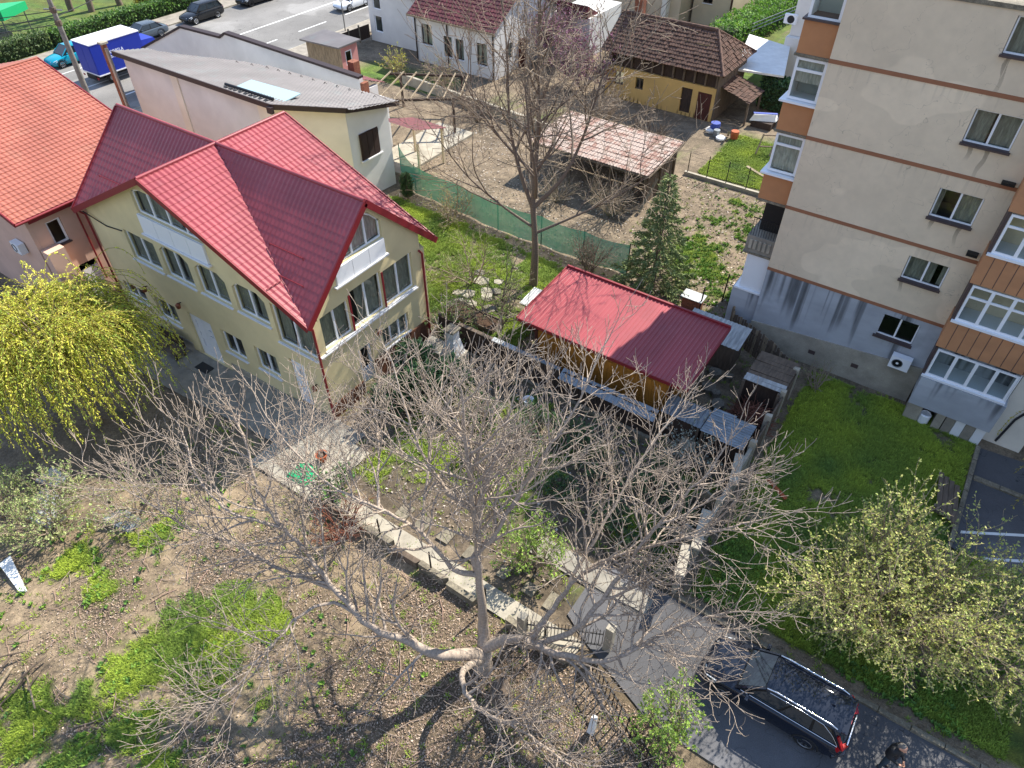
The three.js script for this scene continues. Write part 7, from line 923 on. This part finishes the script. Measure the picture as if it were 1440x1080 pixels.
{ // weeping willow and the one entering from the right
  const willow = (label, x, z, h, R, strands, seed, cols, bark, y0, mn) => {
    const y = terr(x, z), t = thing('weeping_willow', label, 'tree', [x, y, z]); const r = rng(seed), tr = new G(), st = new G(), lf = new G().color([1, 1, 1]); const tops = [];
    tr.tube([V(x, y - 0.1, z), V(x + 0.1, y + 1.2, z), V(x, y + h * 0.42, z + 0.1)], [0.24, 0.2, 0.17], 8);
    for (let i = 0; i < 46; i++) { const a = i * 2.39996 + r() * 0.5, q = R * 0.72 * Math.sqrt((i + 0.5) / 46); const top = y + h * (0.98 - 0.34 * (q / R) * (q / R) + 0.12 * (r() - 0.5)); const p = [V(x, y + h * 0.38, z), V(x + Math.cos(a) * q * 0.55, lerp(y + h * 0.4, top, 0.6), z + Math.sin(a) * q * 0.55), V(x + Math.cos(a) * q, top, z + Math.sin(a) * q)]; const c = new THREE.CatmullRomCurve3(p).getPoints(8); tr.tube(c, c.map((_, k) => lerp(i < 9 ? 0.1 : 0.04, 0.015, k / 8)), 5); for (let k = 5; k < 9; k++) tops.push([c[k], a]); }
    for (let i = 0; i < strands; i++) { const [p0, a0] = tops[Math.floor(r() * tops.length)]; const a = a0 + (r() - 0.5) * 3.4; let p = p0.clone(), d = V(Math.cos(a) * 0.8, 0.2 + 1.0 * r(), Math.sin(a) * 0.8).normalize(); const L = h * (0.3 + 0.5 * r()), n = 11, pts = [p.clone()]; for (let k = 0; k < n; k++) { d.add(V(0, -0.26 - 0.03 * k, 0)).addScaledVector(rndDir(r), 0.12).normalize(); p = p.clone().addScaledVector(d, L / n); if (p.y < y + mn) break; pts.push(p); } if (pts.length < 3) continue; const c = cols[Math.floor(r() * cols.length)]; st.tube(pts, pts.map((_, k) => lerp(0.013, 0.007, k / pts.length)), 3, false);
      for (let k = 1; k < pts.length; k++) for (let m = 0; m < 5; m++) { const q = pts[k - 1].clone().lerp(pts[k], r()); const dd = V().subVectors(pts[k], pts[k - 1]).normalize().addScaledVector(rndDir(r), 0.75).normalize(); leafAt(lf, q, dd, 0.08 + 0.08 * r(), shade(c, r, 0.4), r, 0.36); } }
    part(t, 'trunk', tr, M.barkTan); stuffPart(t, 'strands', st, bark); stuffPart(t, 'foliage', lf, M.leaf);
  };
  willow('yellow green weeping willow beside the yellow house yard', -29.2, -7.9, 6.9, 3.6, 1150, 601, [[0.74, 0.74, 0.07], [0.64, 0.68, 0.07], [0.80, 0.76, 0.12], [0.46, 0.58, 0.07]], M.barkOlive, 0, 0.5);
  willow('thin weeping willow hanging over the parking court', 9.6, -25.6, 6.2, 3.6, 150, 602, [[0.46, 0.42, 0.08], [0.36, 0.34, 0.08]], M.barkOlive, 0, 0.6);
}
// ---- conifers ----
function conifer(name, label, x, z, h, R, seed, o = {}) {
  const y = terr(x, z), t = thing(name, label, o.cat || 'tree', [x, y, z]); const r = rng(seed), tr = new G(), nd = new G().color([1, 1, 1]), br = new G();
  tr.tube([V(x, y - 0.1, z), V(x, y + h * 0.5, z), V(x, y + h * 0.98, z)], [0.03 + h * 0.016, 0.02 + h * 0.01, 0.01], 7); const rows = Math.round(h * (o.rows || 4.5));
  for (let i = 0; i < rows; i++) { const f = i / rows, yy = y + h * (0.05 + 0.93 * f), len = R * (o.col ? Math.sin(Math.min(1, (1 - f) * 1.6) * 1.57) : (1 - f)) * (0.75 + 0.35 * r()) + 0.1, n = o.n || 9; for (let k = 0; k < n; k++) { const a = k / n * 6.283 + r() * 0.8, dr = o.droop ?? 0.35; const pts = []; const L = len * (0.75 + 0.4 * r()); for (let m = 0; m <= 4; m++) { const s = m / 4; pts.push(V(x + Math.cos(a) * L * s, yy + (o.col ? s * L * 0.9 : -dr * L * s + 0.22 * L * s * s), z + Math.sin(a) * L * s)); } br.tube(pts, [0.022, 0.016, 0.012, 0.008, 0.005], 3, false); const cnt = Math.round((o.dens || 34) * L); for (let m = 0; m < cnt; m++) { const s = 0.12 + 0.88 * Math.sqrt(r()), j = Math.min(3, Math.floor(s * 4)); const p = pts[j].clone().lerp(pts[j + 1], s * 4 - j).addScaledVector(rndDir(r), 0.05); const d = V(Math.cos(a), o.col ? 0.9 : -0.25, Math.sin(a)).addScaledVector(rndDir(r), 0.8).normalize(); leafAt(nd, p, d, (o.ls || 0.2) * (0.6 + 0.7 * r()), shade(o.cols[Math.floor(r() * o.cols.length)], r, 0.45), r, 0.3); } } }
  part(t, 'trunk', tr, M.barkGrey); stuffPart(t, 'branches', br, M.barkGrey); stuffPart(t, 'foliage', nd, M.needle); return t;
}
conifer('spruce_tree', 'feathery green spruce tree behind the red shed', -11.9, -30.9, 7.3, 2.4, 701, { cols: [[0.12, 0.17, 0.05], [0.19, 0.24, 0.08], [0.24, 0.28, 0.12]], dens: 42, rows: 3.4, n: 8, ls: 0.24, droop: 0.5 });
for (const [x, z, h, R, l] of [[-17.5, -17.4, 2.9, 0.8, 'dark green juniper touching the house side windows'], [-16.4, -16.6, 2.6, 0.9, 'dark green juniper between house and barbecue'], [-17.2, -15.6, 2.0, 0.8, 'low dark green juniper near the house corner'], [-15.6, -17.8, 2.4, 0.8, 'dark green juniper beside the white barbecue']]) conifer('juniper', l, x, z, h, R, 711 + Math.round(-x * 10), { cat: 'shrub', col: 1, cols: [[0.04, 0.10, 0.045], [0.07, 0.15, 0.06], [0.10, 0.18, 0.06]], dens: 60, rows: 8, n: 9, ls: 0.14 });
conifer('thuja', 'slim dark columnar conifer at the green net by the white house', -29.7, -31.0, 1.8, 0.3, 741, { cat: 'shrub', col: 1, cols: [[0.04, 0.09, 0.035], [0.07, 0.12, 0.05]], dens: 110, rows: 10, n: 7, ls: 0.12 });
// ---- hedges ----
function hedge(label, a, b, w, h, cols, seed, n) {
  const t = thing('hedge', label, 'hedge', [(a[0] + b[0]) / 2, 0, (a[1] + b[1]) / 2]); const r = rng(seed), g = new G().color([1, 1, 1]); const A = V(a[0], 0, a[1]), B = V(b[0], 0, b[1]), d = V().subVectors(B, A), L = d.length(); d.normalize(); const s = V(-d.z, 0, d.x);
  for (let i = 0; i < n; i++) { const u = r() * L, v = (r() - 0.5) * w * (0.9 + 0.2 * r()), y = h * Math.pow(r(), 0.6) * (0.92 + 0.16 * vn(u * 0.7, seed)); const p = A.clone().addScaledVector(d, u).addScaledVector(s, v).add(V(0, y, 0)); leafAt(g, p, rndDir(r).add(V(0, 0.4, 0)).normalize(), 0.16 + 0.16 * r(), shade(cols[Math.floor(r() * cols.length)], r, 0.5), r, 0.7); }
  stuffPart(t, 'foliage', g, M.leaf); const c = new G().bar(A.clone().add(V(0, h * 0.42, 0)), B.clone().add(V(0, h * 0.42, 0)), w * 0.6, h * 0.8); part(t, 'branches', c, M.soilHedge);
}
mat('soilHedge', '#2c3a1c', { rough: 1 });
hedge('clipped green hedge along the far pavement of the street', [-76.4, -34], [-76.4, -75], 1.3, 1.5, [[0.10, 0.22, 0.03], [0.16, 0.30, 0.04], [0.07, 0.15, 0.03]], 801, 16000);
hedge('wild hedge beside the green roofed stall', [-76.6, -33.6], [-76.6, -20], 1.6, 1.7, [[0.09, 0.16, 0.04], [0.14, 0.2, 0.06]], 802, 6000);
hedge('bright green hedge behind the old barn', [-23.6, -68.5], [-22.0, -86], 3.2, 2.4, [[0.14, 0.30, 0.03], [0.22, 0.4, 0.05], [0.09, 0.2, 0.03]], 803, 9000);
hedge('dark green hedge between barn lawn and white building', [-16.2, -58.8], [-9, -57.2], 1.2, 2.6, [[0.03, 0.09, 0.02], [0.05, 0.13, 0.03]], 804, 7000);
// ---- park trees ----
for (const [x, z, l] of [[-85.6, -41.2, 'park tree trunk beyond the hedge beside the green roofed stall'], [-83.6, -42.3, 'slim park tree trunk in the middle of the grass'], [-83.2, -45.4, 'park tree trunk close to the yellow bush']]) { const t = thing('park_tree', l, 'tree', [x, 0, z]); const P = { levels: 3, seg: [0.8, 0.6, 0.5, 0.4], wander: 0.12, trop: [0.05, 0.05, 0, 0], taper: 0.5, rmin: 0.02, thick: 1, den: [0.9, 1.0, 1.2], t0: [0.5, 0.2, 0.2], ang: 45, len: [0, 3, 1.8, 1], rad: [0, 0.08, 0.04, 0.02], up: true }; const S = skel(P, 900 + Math.round(-z)); shoot(S, V(x, -0.1, z), V(0, 1, 0), 9, 0.34, 0); part(t, 'trunk', S.trunk, M.barkGrey); stuffPart(t, 'twigs', S.twig, M.barkGrey); }
// ---- brush pile by the concrete fence ----
{ const t = thing('brush_pile', 'brown heap of cut brushwood below the plank wood shelter', 'brush pile', [-3.7, 0, -24.2]); const r = rng(905), g = new G(); for (let i = 0; i < 620; i++) { const a = r() * 6.283, q = Math.sqrt(r()), x = -3.75 + Math.cos(a) * q * 0.85, z = -24.0 + Math.sin(a) * q * 0.95, y = 0.75 * (1 - q * q) * r() + 0.25 * r() + 0.2; const d = rndDir(r); d.y *= 0.35; d.normalize(); const l = 0.3 + 0.5 * r(); g.tube([V(x, y, z), V(x, y, z).addScaledVector(d, l * 0.5).add(V(0, 0.03, 0)), V(x, y, z).addScaledVector(d, l)], 0.01 + 0.006 * r(), 3, false); } stuffPart(t, 'sticks', g, M.barkRed); part(t, 'core', new G().lathe(V(-3.75, 0, -24.0), [[0.95, 0], [0.8, 0.4], [0.4, 0.7], [0, 0.8]], 12), M.soilDark); }

// ================= GROUND COVER =================
function cover(name, label, cat, geo, material, n, seed, place) {
  const m = new THREE.InstancedMesh(geo, material, n), r = rng(seed), o = new THREE.Object3D(), c = new THREE.Color(); let k = 0, tries = 0;
  while (k < n && tries++ < n * 30) { const q = place(r); if (!q) continue; o.position.set(q[0], q[1], q[2]); o.rotation.set(q[4] || 0, r() * 6.283, q[5] || 0); o.scale.setScalar(q[3]); o.updateMatrix(); m.setMatrixAt(k, o.matrix); c.setRGB(q[6][0], q[6][1], q[6][2]); m.setColorAt(k, c); k++; }
  m.count = k; m.name = numbered(name); m.userData = { label, category: cat, kind: 'stuff' }; m.castShadow = m.receiveShadow = true; scene.add(m); return m;
}
{
  const tuft = new G(), r0 = rng(71); for (let i = 0; i < 9; i++) { const a = r0() * 6.283, l = 0.05 + 0.09 * r0(), b = V(Math.cos(a) * 0.05 * r0(), 0, Math.sin(a) * 0.05 * r0()), d = V(Math.cos(a), 0, Math.sin(a)), s = V(-d.z, 0, d.x).multiplyScalar(0.009); const m = b.clone().add(V(d.x * 0.025, l * 0.65, d.z * 0.025)), e = b.clone().add(V(d.x * 0.075, l, d.z * 0.075)); tuft.quad(b.clone().sub(s), b.clone().add(s), m.clone().add(s), m.clone().sub(s)); tuft.tri(m.clone().sub(s), m.clone().add(s), e); }
  const gm = new THREE.MeshStandardMaterial({ color: 0xffffff, roughness: 0.9, side: THREE.DoubleSide });
  const area = [[-25, 8, -31, 4, 0.75], [-16, -6.5, -53, -30, 0.13], [-31, -24, -31, -22, 0.12]];
  cover('grass', 'short patchy green grass over gardens and lawns', 'grass', tuft.geo(), gm, 120000, 72, r => { const z0 = area[r() < 0.8 ? 0 : r() < 0.6 ? 1 : 2], x = lerp(z0[0], z0[1], r()), z = lerp(z0[2], z0[3], r()); if (paved(x, z)) return null; const g = grassAmt(x, z); if (r() > g * g * (0.45 + 0.75 * vn(x * 2.3, z * 2.3, 0, 117)) + 0.015) return null; const v = r(), w = vn(x * 0.8, z * 0.8, 0, 111); const dk = 0.7 + 0.6 * v, c = [lerp(0.11, 0.29, w) * dk, lerp(0.19, 0.37, w) * dk, 0.02 + 0.02 * v]; return [x, terr(x, z) - 0.05, z, 0.7 + 0.7 * r(), 0, 0, c]; });
  const weed = new G(), r1 = rng(73); for (let i = 0; i < 10; i++) { const a = i / 10 * 6.283, d = V(Math.cos(a), 0.5 + 0.8 * r1(), Math.sin(a)).normalize(); leafAt(weed.color([1, 1, 1]), V(0, 0.01, 0), d, 0.12 + 0.1 * r1(), [1, 1, 1], r1, 0.55); } 
  const wg = weed.geo(); wg.deleteAttribute('color');
  cover('weeds', 'leafy green weeds scattered over bare soil and verges', 'weeds', wg, gm, 2600, 74, r => { const v = r(); let x, z; if (v < 0.4) { x = lerp(-24, -8, r()); z = lerp(-9, 3, r()); if (r() > 0.1 + 0.8 * grassAmt(x, z) || vn(x * 0.9, z * 0.9, 0, 131) < 0.45) return null; } else if (v < 0.62) { x = lerp(-2.4, 8, r()); z = lerp(-20, -14.9, r()); if (vn(x * 0.8, z * 0.8, 0, 133) < 0.4) return null; } else { x = lerp(-13.5, -6.5, r()); z = lerp(-43, -31, r()); if (r() > grassAmt(x, z) + 0.05) return null; } if (paved(x, z)) return null; const w = r(); return [x, terr(x, z) - 0.03, z, 0.4 + 0.6 * r(), 0, 0, [lerp(0.08, 0.2, w), lerp(0.18, 0.34, w), 0.04]]; });
  const lf = new G(); lf.quad(V(-0.5, 0, 0), V(0, 0.1, 0.3), V(0.5, 0.02, 0), V(0, 0.12, -0.28)); const lm = new THREE.MeshStandardMaterial({ color: 0xffffff, roughness: 0.95, side: THREE.DoubleSide });
  cover('leaf_litter', 'dry brown fallen leaves covering the bare foreground plot', 'leaves', lf.geo(), lm, 100000, 75, r => { const x = lerp(-24, 2.5, r()), z = lerp(-10, 4, r()); if (x > -1.2 && z < -9.2) return null; const g = grassAmt(x, z); if (r() > (1 - 0.75 * g) * (0.04 + 0.96 * litter(x, z))) return null; const v = r(), w = r(); const c = w < 0.15 ? [0.46, 0.37, 0.29] : w < 0.72 ? [0.34, 0.245, 0.17] : [0.17, 0.115, 0.08]; return [x, terr(x, z) - 0.045 + 0.05 * r(), z, 0.03 + 0.09 * r() * r(), (r() - 0.5) * 1.1, (r() - 0.5) * 1.1, c.map(q => q * (0.75 + 0.5 * v))]; });
  cover('garden_litter', 'dry leaves and twigs strewn over the neighbouring brown yard', 'leaves', lf.geo(), lm, 14000, 76, r => { const x = lerp(-33, -7, r()), z = lerp(-44, -12, r()); if (paved(x, z)) return null; const v = r(), w = r(); const c = w < 0.3 ? [0.5, 0.43, 0.36] : w < 0.7 ? [0.34, 0.26, 0.19] : [0.16, 0.11, 0.08]; return [x, terr(x, z) - 0.045 + 0.05 * r(), z, 0.06 + 0.12 * r(), (r() - 0.5), (r() - 0.5), c.map(q => q * (0.75 + 0.5 * v))]; });
  const stg = new G().tube([V(-0.5, 0.02, 0), V(0, 0.05, 0.06), V(0.5, 0.02, 0)], 0.018, 4); cover('fallen_twigs', 'thin fallen twigs lying over the foreground soil', 'twigs', stg.geo(), M.barkPale, 900, 77, r => { const x = lerp(-22, 1, r()), z = lerp(-9.6, 3, r()); return [x, terr(x, z) - 0.02, z, 0.25 + 0.7 * r(), 0, (r() - 0.5) * 0.2, [0.8 + 0.2 * r(), 0.8, 0.78]]; });
}

renderer.render(scene, camera);
